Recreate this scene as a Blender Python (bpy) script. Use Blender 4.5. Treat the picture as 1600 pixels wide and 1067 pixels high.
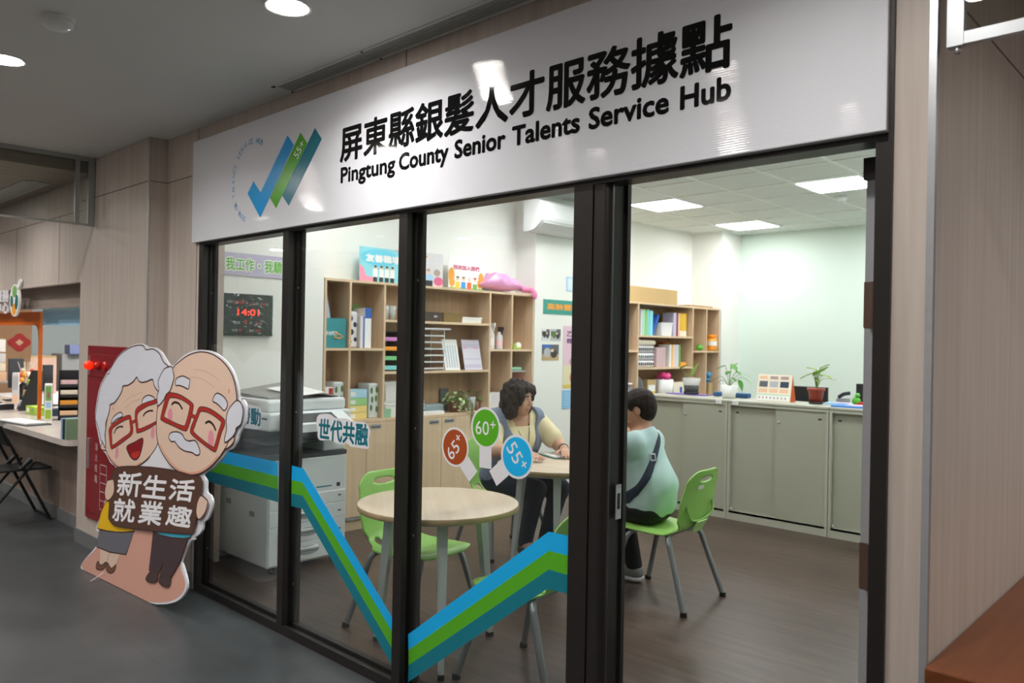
import bpy, bmesh, math, random
import numpy as np
from mathutils import Vector, Matrix
from mathutils.geometry import tessellate_polygon

for _o in list(bpy.data.objects):
    bpy.data.objects.remove(_o, do_unlink=True)
scene = bpy.context.scene
COL = scene.collection
random.seed(7)
PI = math.pi

# ------------------------------------------------------------------ camera
CAM = np.array([0.0, -2.18, 1.543])
FPX = 1237.68
YAW, PITCH, ROLL = -0.758978, 0.0, 0.0178386
_f = np.array([math.sin(YAW) * math.cos(PITCH), math.cos(YAW) * math.cos(PITCH), math.sin(PITCH)])
_r0 = np.array([math.cos(YAW), -math.sin(YAW), 0.0])
_u0 = np.cross(_r0, _f)
_R = math.cos(ROLL) * _r0 + math.sin(ROLL) * _u0
_U = -math.sin(ROLL) * _r0 + math.cos(ROLL) * _u0
cam_data = bpy.data.cameras.new('camera')
cam_data.sensor_width = 36.0
cam_data.lens = FPX * 36.0 / 1600.0
cam_data.clip_start = 0.05
cam_data.dof.use_dof = True
cam_data.dof.focus_distance = 3.4
cam_data.dof.aperture_fstop = 3.2
cam = bpy.data.objects.new('camera', cam_data)
COL.objects.link(cam)
cam.matrix_world = Matrix(((_R[0], _U[0], -_f[0], CAM[0]), (_R[1], _U[1], -_f[1], CAM[1]),
                           (_R[2], _U[2], -_f[2], CAM[2]), (0, 0, 0, 1)))
scene.camera = cam

# ------------------------------------------------------------------ world, view
w = bpy.data.worlds.new('world')
scene.world = w
w.use_nodes = True
w.node_tree.nodes['Background'].inputs[0].default_value = (0.85, 0.92, 1.0, 1)
w.node_tree.nodes['Background'].inputs[1].default_value = 0.10
scene.view_settings.view_transform = 'Standard'
scene.view_settings.look = 'None'
scene.view_settings.gamma = 1.0
scene.view_settings.exposure = 0.0
scene.view_settings.use_curve_mapping = False
ROOM_PANEL = 20.5        # emission of the office ceiling panels
HALL_WATT = 11.5        # power of each hall downlight
SERVICE_PANEL = 46.0
CEIL_ROOM = 3.023
CEIL_HALL = 2.811

# hall downlights
DOWNLIGHTS = [(-2.73, -0.585), (-4.26, -1.15), (-3.7, -2.31), (-5.75, -1.45), (-2.1, -1.75), (-7.1, -2.35), (-0.75, -0.9), (-8.6, -1.3), (-0.6, -2.9), (0.75, 0.7), (0.75, 2.8), (-6.6, -3.9), (-4.4, -3.7), (-2.2, -3.8), (-9.5, -3.2), (-7.3, -0.95), (-9.2, -0.9), (1.5, 1.7), (1.5, -0.7)]
for (lx, ly) in DOWNLIGHTS:
    ld = bpy.data.lights.new('downlight_lamp', 'AREA')
    ld.shape = 'DISK'; ld.size = 0.13; ld.energy = HALL_WATT; ld.spread = math.radians(150)
    ld.color = (1.0, 0.965, 0.93)
    lo = bpy.data.objects.new('downlight_lamp', ld)
    lo.location = (lx, ly, CEIL_HALL - 0.012)
    COL.objects.link(lo)

# ------------------------------------------------------------------ projection helper (a pixel of the photo to a point on a known plane)
def ray(px, py):
    d = _R * ((px - 800.0) / FPX) - _U * ((py - 533.5) / FPX) + _f
    return d
def on_axis(px, py, axis, val):
    d = ray(px, py)
    return CAM + d * (val - CAM[axis]) / d[axis]
def onX(px, py, v): return on_axis(px, py, 0, v)
def onY(px, py, v): return on_axis(px, py, 1, v)
def onZ(px, py, v): return on_axis(px, py, 2, v)

# ------------------------------------------------------------------ materials
def lin(c):
    if isinstance(c, str):
        c = c.lstrip('#'); c = [int(c[i:i + 2], 16) / 255 for i in (0, 2, 4)]
    return tuple((x / 12.92 if x <= 0.04045 else ((x + 0.055) / 1.055) ** 2.4) for x in c[:3])
MATS = {}
def mat(name, col, rough=0.5, metal=0.0, spec=0.5, var=0.0, vscale=6.0, vstretch=(1, 1, 1), bump=0.0, bscale=200.0, coat=0.0, emit=0.0, alpha=1.0):
    if name in MATS: return MATS[name]
    m = bpy.data.materials.new(name); m.use_nodes = True
    nt = m.node_tree; b = nt.nodes['Principled BSDF']
    c = lin(col)
    b.inputs['Base Color'].default_value = (*c, 1)
    b.inputs['Roughness'].default_value = rough
    b.inputs['Metallic'].default_value = metal
    b.inputs['Specular IOR Level'].default_value = spec
    if coat:
        b.inputs['Coat Weight'].default_value = coat; b.inputs['Coat Roughness'].default_value = 0.05
    if emit:
        b.inputs['Emission Color'].default_value = (*c, 1); b.inputs['Emission Strength'].default_value = emit
    if alpha < 1: b.inputs['Alpha'].default_value = alpha
    if var or bump:
        tc = nt.nodes.new('ShaderNodeTexCoord'); mp = nt.nodes.new('ShaderNodeMapping')
        mp.inputs['Scale'].default_value = vstretch
        nt.links.new(tc.outputs['Object'], mp.inputs[0])
    if var:
        nz = nt.nodes.new('ShaderNodeTexNoise'); nz.inputs['Scale'].default_value = vscale; nz.inputs['Detail'].default_value = 5
        nt.links.new(mp.outputs[0], nz.inputs[0])
        r = nt.nodes.new('ShaderNodeValToRGB')
        r.color_ramp.elements[0].position = 0.3; r.color_ramp.elements[1].position = 0.7
        r.color_ramp.elements[0].color = (*[max(0, x * (1 - var)) for x in c], 1)
        r.color_ramp.elements[1].color = (*[min(1, x * (1 + var)) for x in c], 1)
        nt.links.new(nz.outputs['Fac'], r.inputs[0]); nt.links.new(r.outputs[0], b.inputs['Base Color'])
    if bump:
        n2 = nt.nodes.new('ShaderNodeTexNoise'); n2.inputs['Scale'].default_value = bscale; n2.inputs['Detail'].default_value = 2
        nt.links.new(tc.outputs['Object'], n2.inputs[0])
        bp = nt.nodes.new('ShaderNodeBump'); bp.inputs['Strength'].default_value = bump; bp.inputs['Distance'].default_value = 0.002
        nt.links.new(n2.outputs['Fac'], bp.inputs['Height']); nt.links.new(bp.outputs[0], b.inputs['Normal'])
    MATS[name] = m
    return m

def wood(name, c1, c2, axis='z', scale=1.0, rough=0.45, fine=1.0, spec=0.4):
    """grain running along one axis"""
    if name in MATS: return MATS[name]
    m = bpy.data.materials.new(name); m.use_nodes = True
    nt = m.node_tree; b = nt.nodes['Principled BSDF']
    tc = nt.nodes.new('ShaderNodeTexCoord'); mp = nt.nodes.new('ShaderNodeMapping')
    s = {'z': (26, 26, 0.9), 'x': (0.9, 26, 26), 'y': (26, 0.9, 26)}[axis]
    mp.inputs['Scale'].default_value = tuple(v * scale for v in s)
    nt.links.new(tc.outputs['Object'], mp.inputs[0])
    n1 = nt.nodes.new('ShaderNodeTexNoise'); n1.inputs['Scale'].default_value = 1.0; n1.inputs['Detail'].default_value = 6; n1.inputs['Roughness'].default_value = 0.62
    n1.inputs['Distortion'].default_value = 0.25
    nt.links.new(mp.outputs[0], n1.inputs[0])
    r = nt.nodes.new('ShaderNodeValToRGB')
    r.color_ramp.elements[0].position = 0.32; r.color_ramp.elements[1].position = 0.68
    r.color_ramp.elements[0].color = (*lin(c1), 1); r.color_ramp.elements[1].color = (*lin(c2), 1)
    nt.links.new(n1.outputs['Fac'], r.inputs[0]); nt.links.new(r.outputs[0], b.inputs['Base Color'])
    b.inputs['Roughness'].default_value = rough; b.inputs['Specular IOR Level'].default_value = spec
    MATS[name] = m
    return m

def glass(name, tint=(0.965, 0.978, 0.972), refl=1.0):
    if name in MATS: return MATS[name]
    m = bpy.data.materials.new(name); m.use_nodes = True
    nt = m.node_tree
    for n in list(nt.nodes): nt.nodes.remove(n)
    out = nt.nodes.new('ShaderNodeOutputMaterial'); mx = nt.nodes.new('ShaderNodeMixShader')
    tr = nt.nodes.new('ShaderNodeBsdfTransparent'); tr.inputs[0].default_value = (*tint, 1)
    gl = nt.nodes.new('ShaderNodeBsdfGlossy'); gl.inputs['Roughness'].default_value = 0.0
    gl.inputs['Color'].default_value = (refl, refl, refl, 1)
    lw = nt.nodes.new('ShaderNodeLayerWeight'); lw.inputs[0].default_value = 0.5
    pw = nt.nodes.new('ShaderNodeMath'); pw.operation = 'POWER'; pw.inputs[1].default_value = 5.0
    ma = nt.nodes.new('ShaderNodeMath'); ma.operation = 'MULTIPLY_ADD'; ma.inputs[1].default_value = 0.96; ma.inputs[2].default_value = 0.04
    nt.links.new(lw.outputs['Facing'], pw.inputs[0]); nt.links.new(pw.outputs[0], ma.inputs[0])
    nt.links.new(ma.outputs[0], mx.inputs[0]); nt.links.new(tr.outputs[0], mx.inputs[1]); nt.links.new(gl.outputs[0], mx.inputs[2])
    nt.links.new(mx.outputs[0], out.inputs[0])
    MATS[name] = m
    return m

M_WALLWOOD = wood('greige_wood_panel', '#b9aca2', '#c9beb5', 'z', 1.0, 0.42)
M_FASCIA = wood('grey_wood_horizontal', '#83766d', '#9d9087', 'x', 1.0, 0.45)
M_SEAM = mat('panel_seam', '#766a61', 0.8)
M_FRAME = mat('dark_bronze_aluminium', '#2b2726', 0.38, 0.35, var=0.06, vscale=30)
M_FRAME2 = mat('dark_bronze_gasket', '#151312', 0.5, 0.1)
M_GLASS = glass('clear_glass')
M_GLASS2 = glass('smoke_barrier_glass', (0.86, 0.88, 0.86))
M_ALU = mat('brushed_aluminium', '#b9bcc0', 0.35, 0.6, var=0.04, vscale=40)
M_ROOMWALL = mat('cream_white_paint', '#f0f0ea', 0.75, bump=0.05, bscale=120)
M_MINT = mat('pale_mint_paint', '#d9e8de', 0.75, bump=0.05, bscale=120)
M_HALLCEIL = mat('white_ceiling_paint', '#d6d6d3', 0.85, bump=0.04, bscale=90)
M_TILE = mat('ceiling_tile', '#dfe4df', 0.9, var=0.02, vscale=3, bump=0.2, bscale=260)
M_TEE = mat('ceiling_tee_bar', '#eef1ec', 0.6)
M_WHITE = mat('white_plastic', '#e9eaea', 0.4)
M_OFFWHITE = mat('offwhite_plastic', '#dcdedd', 0.45)
M_BLACK = mat('black_plastic', '#161616', 0.45)
M_BASEBOARD = mat('grey_baseboard', '#6d6f70', 0.5)
M_PAPER = mat('white_paper', '#f2f2ef', 0.7)
M_LIGHTWOOD = wood('light_maple_board', '#d3b795', '#dfc6a7', 'z', 1.0, 0.5)
M_LIGHTWOODX = wood('light_maple_shelf', '#d9bd9b', '#e4ccac', 'y', 1.0, 0.5)
M_TABLEWOOD = wood('pale_oak_tabletop', '#c6b39b', '#d4c4ae', 'x', 0.8, 0.4)
M_EDGE = mat('tan_edge_band', '#a8916c', 0.5)
M_GREEN = mat('lime_green_plastic', '#98cc66', 0.38, bump=0.05, bscale=500)
M_GREENLIGHT = mat('pale_lime_plastic', '#b5e08a', 0.4)
M_TUBE = mat('grey_painted_steel', '#8a8f92', 0.36, 0.5)
M_CAB = mat('warm_grey_steel', '#b3b4a5', 0.42, 0.0, var=0.02, vscale=2)
M_CABDOOR = mat('warm_grey_steel_door', '#a8a998', 0.45, 0.0, var=0.02, vscale=2)

# ------------------------------------------------------------------ mesh building
class MB:
    def __init__(s): s.v = []; s.f = []; s.mi = []; s.sm = []
    def add(s, vs, fs, mi=0, smooth=False):
        o = len(s.v); s.v += [tuple(float(x) for x in p) for p in vs]
        s.f += [tuple(o + i for i in f) for f in fs]; s.mi += [mi] * len(fs); s.sm += [smooth] * len(fs)
        return s
    def box(s, x0, x1, y0, y1, z0, z1, mi=0):
        if x0 > x1: x0, x1 = x1, x0
        if y0 > y1: y0, y1 = y1, y0
        if z0 > z1: z0, z1 = z1, z0
        return s.add([(x0, y0, z0), (x1, y0, z0), (x1, y1, z0), (x0, y1, z0), (x0, y0, z1), (x1, y0, z1), (x1, y1, z1), (x0, y1, z1)],
                     [(3, 2, 1, 0), (4, 5, 6, 7), (0, 1, 5, 4), (1, 2, 6, 5), (2, 3, 7, 6), (3, 0, 4, 7)], mi)
    def rbox(s, x0, x1, y0, y1, z0, z1, r=0.01, mi=0, seg=2):
        """box with rounded edges"""
        bm = bmesh.new()
        bmesh.ops.create_cube(bm, size=1.0)
        for v in bm.verts:
            v.co = Vector(((x0 + x1) / 2 + v.co.x * abs(x1 - x0), (y0 + y1) / 2 + v.co.y * abs(y1 - y0), (z0 + z1) / 2 + v.co.z * abs(z1 - z0)))
        r = min(r, 0.49 * min(abs(x1 - x0), abs(y1 - y0), abs(z1 - z0)))
        bmesh.ops.bevel(bm, geom=list(bm.edges), offset=r, segments=seg, affect='EDGES', profile=0.5)
        return s.bm(bm, mi)
    def bm(s, bm, mi=0, smooth=False, M=None):
        bm.verts.index_update()
        vs = [(M @ v.co) if M else v.co for v in bm.verts]
        s.add(vs, [[v.index for v in f.verts] for f in bm.faces], mi, smooth)
        bm.free(); return s
    def cyl(s, c, r, h, n=24, r2=None, mi=0, smooth=True, caps=True):
        r2 = r if r2 is None else r2
        x, y, z = c
        lo = [(x + r * math.cos(2 * PI * i / n), y + r * math.sin(2 * PI * i / n), z) for i in range(n)]
        hi = [(x + r2 * math.cos(2 * PI * i / n), y + r2 * math.sin(2 * PI * i / n), z + h) for i in range(n)]
        s.add(lo + hi, [(i, (i + 1) % n, n + (i + 1) % n, n + i) for i in range(n)], mi, smooth)
        if caps:
            s.add(lo, [tuple(range(n - 1, -1, -1))], mi); s.add(hi, [tuple(range(n))], mi)
        return s
    def lathe(s, c, prof, n=24, mi=0):
        """prof: (r, z) list"""
        x, y, z = c; k = len(prof); vs = []
        for (r, h) in prof:
            for i in range(n): vs.append((x + r * math.cos(2 * PI * i / n), y + r * math.sin(2 * PI * i / n), z + h))
        fs = [(j * n + i, j * n + (i + 1) % n, (j + 1) * n + (i + 1) % n, (j + 1) * n + i) for j in range(k - 1) for i in range(n)]
        return s.add(vs, fs, mi, True)
    def tube(s, pts, r, n=10, mi=0, r2=None, caps=True):
        pts = [Vector(p) for p in pts]; k = len(pts); rings = []
        up = Vector((0, 0, 1))
        t0 = (pts[1] - pts[0]).normalized()
        a = t0.cross(up)
        if a.length < 1e-3: a = t0.cross(Vector((0, 1, 0)))
        a.normalize()
        for i, p in enumerate(pts):
            t = (pts[min(i + 1, k - 1)] - pts[max(i - 1, 0)]).normalized()
            a = (a - t * a.dot(t)).normalized(); b = t.cross(a)
            rr = r if r2 is None else r + (r2 - r) * i / (k - 1)
            rings.append([p + (a * math.cos(2 * PI * j / n) + b * math.sin(2 * PI * j / n)) * rr for j in range(n)])
        vs = [v for rg in rings for v in rg]
        fs = [(i * n + j, i * n + (j + 1) % n, (i + 1) * n + (j + 1) % n, (i + 1) * n + j) for i in range(k - 1) for j in range(n)]
        s.add(vs, fs, mi, True)
        if caps:
            s.add(rings[0], [tuple(range(n - 1, -1, -1))], mi); s.add(rings[-1], [tuple(range(n))], mi)
        return s
    def ball(s, c, r, mi=0, n=16, sx=1, sy=1, sz=1):
        bm = bmesh.new(); bmesh.ops.create_uvsphere(bm, u_segments=n, v_segments=max(6, n // 2), radius=1)
        for v in bm.verts: v.co = Vector((c[0] + v.co.x * r * sx, c[1] + v.co.y * r * sy, c[2] + v.co.z * r * sz))
        return s.bm(bm, mi, True)
    def quad(s, a, b, c, d, mi=0): return s.add([a, b, c, d], [(0, 1, 2, 3)], mi)
    def prism(s, poly, off, mi=0):
        """closed polygon (3-D points) extruded by the vector off"""
        n = len(poly); off = Vector(off)
        a = [Vector(p) for p in poly]; b = [p + off for p in a]
        tris = tessellate_polygon([a])
        s.add(a, [tuple(t) for t in tris], mi); s.add(b, [tuple(reversed(t)) for t in tris], mi)
        s.add(a + b, [(i, (i + 1) % n, n + (i + 1) % n, n + i) for i in range(n)], mi)
        return s
    def build(s, name, mats, parent=None, loc=None, fix=True):
        me = bpy.data.meshes.new(name)
        me.from_pydata(s.v, [], s.f)
        if not isinstance(mats, (list, tuple)): mats = [mats]
        for m in mats: me.materials.append(m)
        me.polygons.foreach_set('material_index', s.mi)
        me.polygons.foreach_set('use_smooth', s.sm)
        me.update()
        if fix:
            bm = bmesh.new(); bm.from_mesh(me); bmesh.ops.recalc_face_normals(bm, faces=bm.faces); bm.to_mesh(me); bm.free()
        o = bpy.data.objects.new(name, me); COL.objects.link(o)
        if parent is not None: o.parent = parent
        if loc is not None: o.location = loc
        return o

def tag(o, label=None, cat=None, group=None, kind=None):
    if label: o['label'] = label
    if cat: o['category'] = cat
    if group: o['group'] = group
    if kind: o['kind'] = kind
    return o
def empty(name, loc=(0, 0, 0), rz=0.0, label=None, cat=None, group=None, kind=None):
    o = bpy.data.objects.new(name, None); o.empty_display_size = 0.05
    COL.objects.link(o); o.location = loc; o.rotation_euler = (0, 0, rz)
    return tag(o, label, cat, group, kind)
def struct(name, mb, mats, parent=None):
    o = mb.build(name, mats, parent)
    if parent is None: o['kind'] = 'structure'
    return o
def kids(o): return [c for c in bpy.data.objects if c.parent is o]
def copy_tree(o, parent=None, children=None):
    c = o.copy(); COL.objects.link(c)
    if parent is not None: c.parent = parent
    for k in kids(o): copy_tree(k, c)
    return c

def smooth_closed(pts, sub=6):
    n = len(pts); out = []
    P = [np.array(p, float) for p in pts]
    for i in range(n):
        p0, p1, p2, p3 = P[i - 1], P[i], P[(i + 1) % n], P[(i + 2) % n]
        for j in range(sub):
            t = j / sub
            out.append(0.5 * ((2 * p1) + (-p0 + p2) * t + (2 * p0 - 5 * p1 + 4 * p2 - p3) * t * t + (-p0 + 3 * p1 - 3 * p2 + p3) * t ** 3))
    return out
def smooth_open(pts, sub=6):
    P = [np.array(p, float) for p in pts]; n = len(P); out = []
    for i in range(n - 1):
        p0 = P[i - 1] if i > 0 else 2 * P[0] - P[1]
        p3 = P[i + 2] if i + 2 < n else 2 * P[-1] - P[-2]
        p1, p2 = P[i], P[i + 1]
        for j in range(sub):
            t = j / sub
            out.append(0.5 * ((2 * p1) + (-p0 + p2) * t + (2 * p0 - 5 * p1 + 4 * p2 - p3) * t * t + (-p0 + 3 * p1 - 3 * p2 + p3) * t ** 3))
    out.append(P[-1]); return out

# ------------------------------------------------------------------ lettering
_TXT = {}
def text_mesh(body, bold=0.0, spacing=1.0):
    key = (body, bold, spacing)
    if key in _TXT: return _TXT[key]
    c = bpy.data.curves.new('lettering', 'FONT'); c.body = body; c.offset = bold; c.resolution_u = 3; c.space_character = spacing
    o = bpy.data.objects.new('lettering', c); COL.objects.link(o)
    dg = bpy.context.evaluated_depsgraph_get()
    m = bpy.data.meshes.new_from_object(o.evaluated_get(dg))
    v = np.array([tuple(q.co) for q in m.vertices]); f = [tuple(p.vertices) for p in m.polygons]
    bpy.data.objects.remove(o); bpy.data.curves.remove(c); bpy.data.meshes.remove(m)
    _TXT[key] = (v, f)
    return v, f
def put_text(mb, body, p0, ex, ey, mi=0, bold=0.0, spacing=1.0, off=None, bold_by=0.0):
    """fit the lettering's box to the parallelogram p0 + s*ex + t*ey"""
    v, f = text_mesh(body, bold, spacing)
    lo = v.min(0); hi = v.max(0); sz = np.maximum(hi - lo, 1e-6)
    p0 = np.array(p0, float); ex = np.array(ex, float); ey = np.array(ey, float)
    n = np.cross(ex, ey); n /= np.linalg.norm(n)
    o = n * (0.0 if off is None else off)
    wgt = 0.0 if not bold_by else bold_by
    shifts = [(0, 0)] if not wgt else [(0, 0)] + [(wgt * math.cos(a), wgt * math.sin(a)) for a in [k * PI / 4 for k in range(8)]]
    eu = ex / np.linalg.norm(ex); ev = ey / np.linalg.norm(ey)
    for i, (sx_, sy_) in enumerate(shifts):
        sh = eu * sx_ + ev * sy_ + n * (1e-5 * i)
        pts = [p0 + o + sh + ex * (q[0] - lo[0]) / sz[0] + ey * (q[1] - lo[1]) / sz[1] for q in v]
        mb.add(pts, f, mi)
    return mb

# ================================================================== THE SETTING
# floors ---------------------------------------------------------------------
def floor_material_hall():
    m = bpy.data.materials.new('hall_vinyl_tile'); m.use_nodes = True
    nt = m.node_tree; b = nt.nodes['Principled BSDF']
    tc = nt.nodes.new('ShaderNodeTexCoord')
    n1 = nt.nodes.new('ShaderNodeTexNoise'); n1.inputs['Scale'].default_value = 2.2; n1.inputs['Detail'].default_value = 8; n1.inputs['Roughness'].default_value = 0.65
    nt.links.new(tc.outputs['Object'], n1.inputs[0])
    r = nt.nodes.new('ShaderNodeValToRGB'); r.color_ramp.elements[0].position = 0.3; r.color_ramp.elements[1].position = 0.72
    r.color_ramp.elements[0].color = (*lin('#34383a'), 1); r.color_ramp.elements[1].color = (*lin('#4a4e50'), 1)
    nt.links.new(n1.outputs['Fac'], r.inputs[0])
    br = nt.nodes.new('ShaderNodeTexBrick'); br.inputs['Scale'].default_value = 1.0
    br.offset = 0.0
    br.inputs['Brick Width'].default_value = 0.6; br.inputs['Row Height'].default_value = 0.6; br.inputs['Mortar Size'].default_value = 0.0025
    br.inputs['Color1'].default_value = (1, 1, 1, 1); br.inputs['Color2'].default_value = (0.93, 0.93, 0.93, 1); br.inputs['Mortar'].default_value = (0.6, 0.6, 0.6, 1)
    nt.links.new(tc.outputs['Object'], br.inputs[0])
    mx = nt.nodes.new('ShaderNodeMix'); mx.data_type = 'RGBA'; mx.blend_type = 'MULTIPLY'; mx.inputs[0].default_value = 0.8
    nt.links.new(r.outputs[0], mx.inputs[6]); nt.links.new(br.outputs[0], mx.inputs[7]); nt.links.new(mx.outputs[2], b.inputs['Base Color'])
    b.inputs['Roughness'].default_value = 0.38
    return m
def floor_material_room():
    m = bpy.data.materials.new('dark_plank_floor'); m.use_nodes = True
    nt = m.node_tree; b = nt.nodes['Principled BSDF']
    tc = nt.nodes.new('ShaderNodeTexCoord')
    br = nt.nodes.new('ShaderNodeTexBrick'); br.inputs['Scale'].default_value = 1.0; br.offset = 0.37
    br.inputs['Brick Width'].default_value = 1.22; br.inputs['Row Height'].default_value = 0.152; br.inputs['Mortar Size'].default_value = 0.0016; br.inputs['Bias'].default_value = -0.1
    br.inputs['Color1'].default_value = (*lin('#33261f'), 1); br.inputs['Color2'].default_value = (*lin('#4c3b32'), 1); br.inputs['Mortar'].default_value = (*lin('#211a17'), 1)
    nt.links.new(tc.outputs['Object'], br.inputs[0])
    mp = nt.nodes.new('ShaderNodeMapping'); mp.inputs['Scale'].default_value = (1.6, 16, 1)
    nt.links.new(tc.outputs['Object'], mp.inputs[0])
    n1 = nt.nodes.new('ShaderNodeTexNoise'); n1.inputs['Scale'].default_value = 1.3; n1.inputs['Detail'].default_value = 8; n1.inputs['Roughness'].default_value = 0.7
    nt.links.new(mp.outputs[0], n1.inputs[0])
    r = nt.nodes.new('ShaderNodeValToRGB'); r.color_ramp.elements[0].position = 0.3; r.color_ramp.elements[1].position = 0.72
    r.color_ramp.elements[0].color = (*lin('#2b211d'), 1); r.color_ramp.elements[1].color = (*lin('#69564b'), 1)
    nt.links.new(n1.outputs['Fac'], r.inputs[0])
    mx = nt.nodes.new('ShaderNodeMix'); mx.data_type = 'RGBA'; mx.inputs[0].default_value = 0.6
    nt.links.new(br.outputs[0], mx.inputs[6]); nt.links.new(r.outputs[0], mx.inputs[7]); nt.links.new(mx.outputs[2], b.inputs['Base Color'])
    b.inputs['Roughness'].default_value = 0.36
    return m
m_ = MB(); m_.box(-14, 3, -5, 0.0, -0.1, 0); m_.box(-14, -5.72, 0, 4.0, -0.1, 0); m_.box(-0.61, 3, 0, 8, -0.1, 0)
struct('floor', m_, floor_material_hall())
m_ = MB(); m_.box(-5.72, -0.61, 0.0, 7.85, -0.1, 0)
struct('floor', m_, floor_material_room())

# ceilings ---------------------------------------------------------------------
m_ = MB(); m_.box(-6.17, 3, -5, 0.0, CEIL_HALL, CEIL_HALL + 0.08); m_.box(-0.61, 3, 0, 8, CEIL_HALL, CEIL_HALL + 0.08)
struct('ceiling', m_, M_HALLCEIL)
m_ = MB(); m_.box(-14, -6.17, -5, 0.0, 2.70, 2.9)
struct('ceiling', m_, wood('greige_ceiling_plank', '#8a7d72', '#a2958a', 'y', 1.0, 0.5))
c_ = MB(); c_.box(-5.72, -0.61, 0.0, 7.85, CEIL_ROOM + 0.004, CEIL_ROOM + 0.08)
ceil_room = struct('ceiling', c_, M_TILE)
t_ = MB()
gx = [-2.519 + 0.6 * k for k in range(-6, 4)]; gy = [4.742 + 0.6 * k for k in range(-8, 6)]
for x in gx:
    if -5.6 < x < -0.7: t_.box(x - 0.012, x + 0.012, 0.1, 7.7, CEIL_ROOM - 0.004, CEIL_ROOM + 0.004)
for y in gy:
    if 0.1 < y < 7.7: t_.box(-5.57, -0.72, y - 0.012, y + 0.012, CEIL_ROOM - 0.0035, CEIL_ROOM + 0.0035)
struct('ceiling_grid', t_, M_TEE, ceil_room)
m_ = MB(); m_.box(-14, -5.72, 0.1, 4.0, 2.6, 2.7)
struct('ceiling', m_, M_HALLCEIL)

# front wall of the office, greige wood panels ------------------------------------
SEAM_Z = 2.53
m_ = MB()
m_.box(-5.18, -4.705, 0.0, 0.12, 0, CEIL_ROOM + 0.08)
m_.box(-4.705, -0.73, 0.0, 0.12, 2.112, CEIL_ROOM + 0.08)
for (x, z0, z1) in [(-4.735, 0, CEIL_HALL), (-2.734, 2.71, CEIL_HALL)]:
    m_.box(x - 0.003, x + 0.003, -0.0012, 0.0, z0, z1, 1)
m_.box(-5.18, -4.705, -0.0012, 0.0, SEAM_Z - 0.003, SEAM_Z + 0.003, 1)
struct('wall_front', m_, [M_WALLWOOD, M_SEAM])
# pillar left of it
m_ = MB(); m_.box(-6.41, -5.18, -0.112, 0.40, 0, CEIL_HALL + 0.06)
m_.box(-6.41, -5.18, -0.1132, -0.112, SEAM_Z - 0.003, SEAM_Z + 0.003, 1); m_.box(-5.1812, -5.1788, -0.112, 0.0, SEAM_Z - 0.003, SEAM_Z + 0.003, 1)
struct('wall_pillar', m_, [M_WALLWOOD, M_SEAM])
m_ = MB(); m_.box(-5.186, -5.178, -0.115, -0.106, 0, CEIL_HALL)
struct('trim_1', m_, M_ALU)
# upper wall above the service counter
m_ = MB(); m_.box(-14, -6.41, -0.112, -0.06, 1.93, 2.75); m_.box(-14, -6.41, -0.06, 0.06, 1.95, 2.75)
m_.box(-14, -6.41, -0.1132, -0.112, SEAM_Z - 0.07, SEAM_Z - 0.064, 1)
for x in (-6.9, -8.05): m_.box(x - 0.003, x + 0.003, -0.1132, -0.112, 1.93, SEAM_Z - 0.067, 1)
struct('wall_counter', m_, [M_WALLWOOD, M_SEAM])
m_ = MB(); m_.box(-14, -6.41, 0.0, 0.05, 1.757, 1.95)
struct('wall_fascia', m_, M_FASCIA)
# right pier and the wall that runs back along the corridor
m_ = MB(); m_.box(-0.706, -0.61, 0.0, 8.0, 0, CEIL_ROOM + 0.08)
m_.box(-0.61, -0.6088, 0.02, 8.0, 2.478, 2.484, 1)
for y in (2.4, 4.8): m_.box(-0.61, -0.6088, y - 0.003, y + 0.003, 0, 2.81, 1)
struct('wall_right', m_, [M_WALLWOOD, M_SEAM])
m_ = MB(); m_.box(-0.624, -0.606, -0.004, 0.014, 0, CEIL_HALL)
struct('trim_2', m_, M_ALU)
# hall walls behind the viewer (they show as reflections)
m_ = MB(); m_.box(-14, 3, -5.1, -5.0, 0, 2.9)
for x in np.arange(-13, 3, 1.2): m_.box(x - 0.004, x + 0.004, -5.0, -4.998, 0, 2.9, 1)
struct('wall_hall_back', m_, [M_WALLWOOD, M_SEAM])
m_ = MB(); m_.box(3.0, 3.1, -5, 8, 0, 2.9)
struct('wall_hall_right', m_, M_WALLWOOD)
# office walls
m_ = MB()
m_.box(-5.72, -5.30, 0.12, 1.275, 0, CEIL_ROOM + 0.05)        # clock wall
m_.box(-5.72, -5.57, 1.275, 3.73, 0, CEIL_ROOM + 0.05)        # niche of the left shelves
m_.box(-5.72, -5.30, 3.73, 4.75, 0, CEIL_ROOM + 0.05)         # pier under the air conditioner
m_.box(-5.72, -5.57, 4.75, 7.17, 0, CEIL_ROOM + 0.05)         # niche of the right shelves
m_.box(-5.72, -5.12, 7.17, 7.66, 0, CEIL_ROOM + 0.05)         # column in the corner
struct('wall_left', m_, M_ROOMWALL)
m_ = MB(); m_.box(-5.72, -0.61, 7.66, 7.85, 0, CEIL_ROOM + 0.05)
struct('wall_back', m_, M_MINT)
m_ = MB(); m_.box(-0.76, -0.706, 1.1, 7.66, 0, CEIL_ROOM)
struct('wall_office_right', m_, M_MINT)
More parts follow.
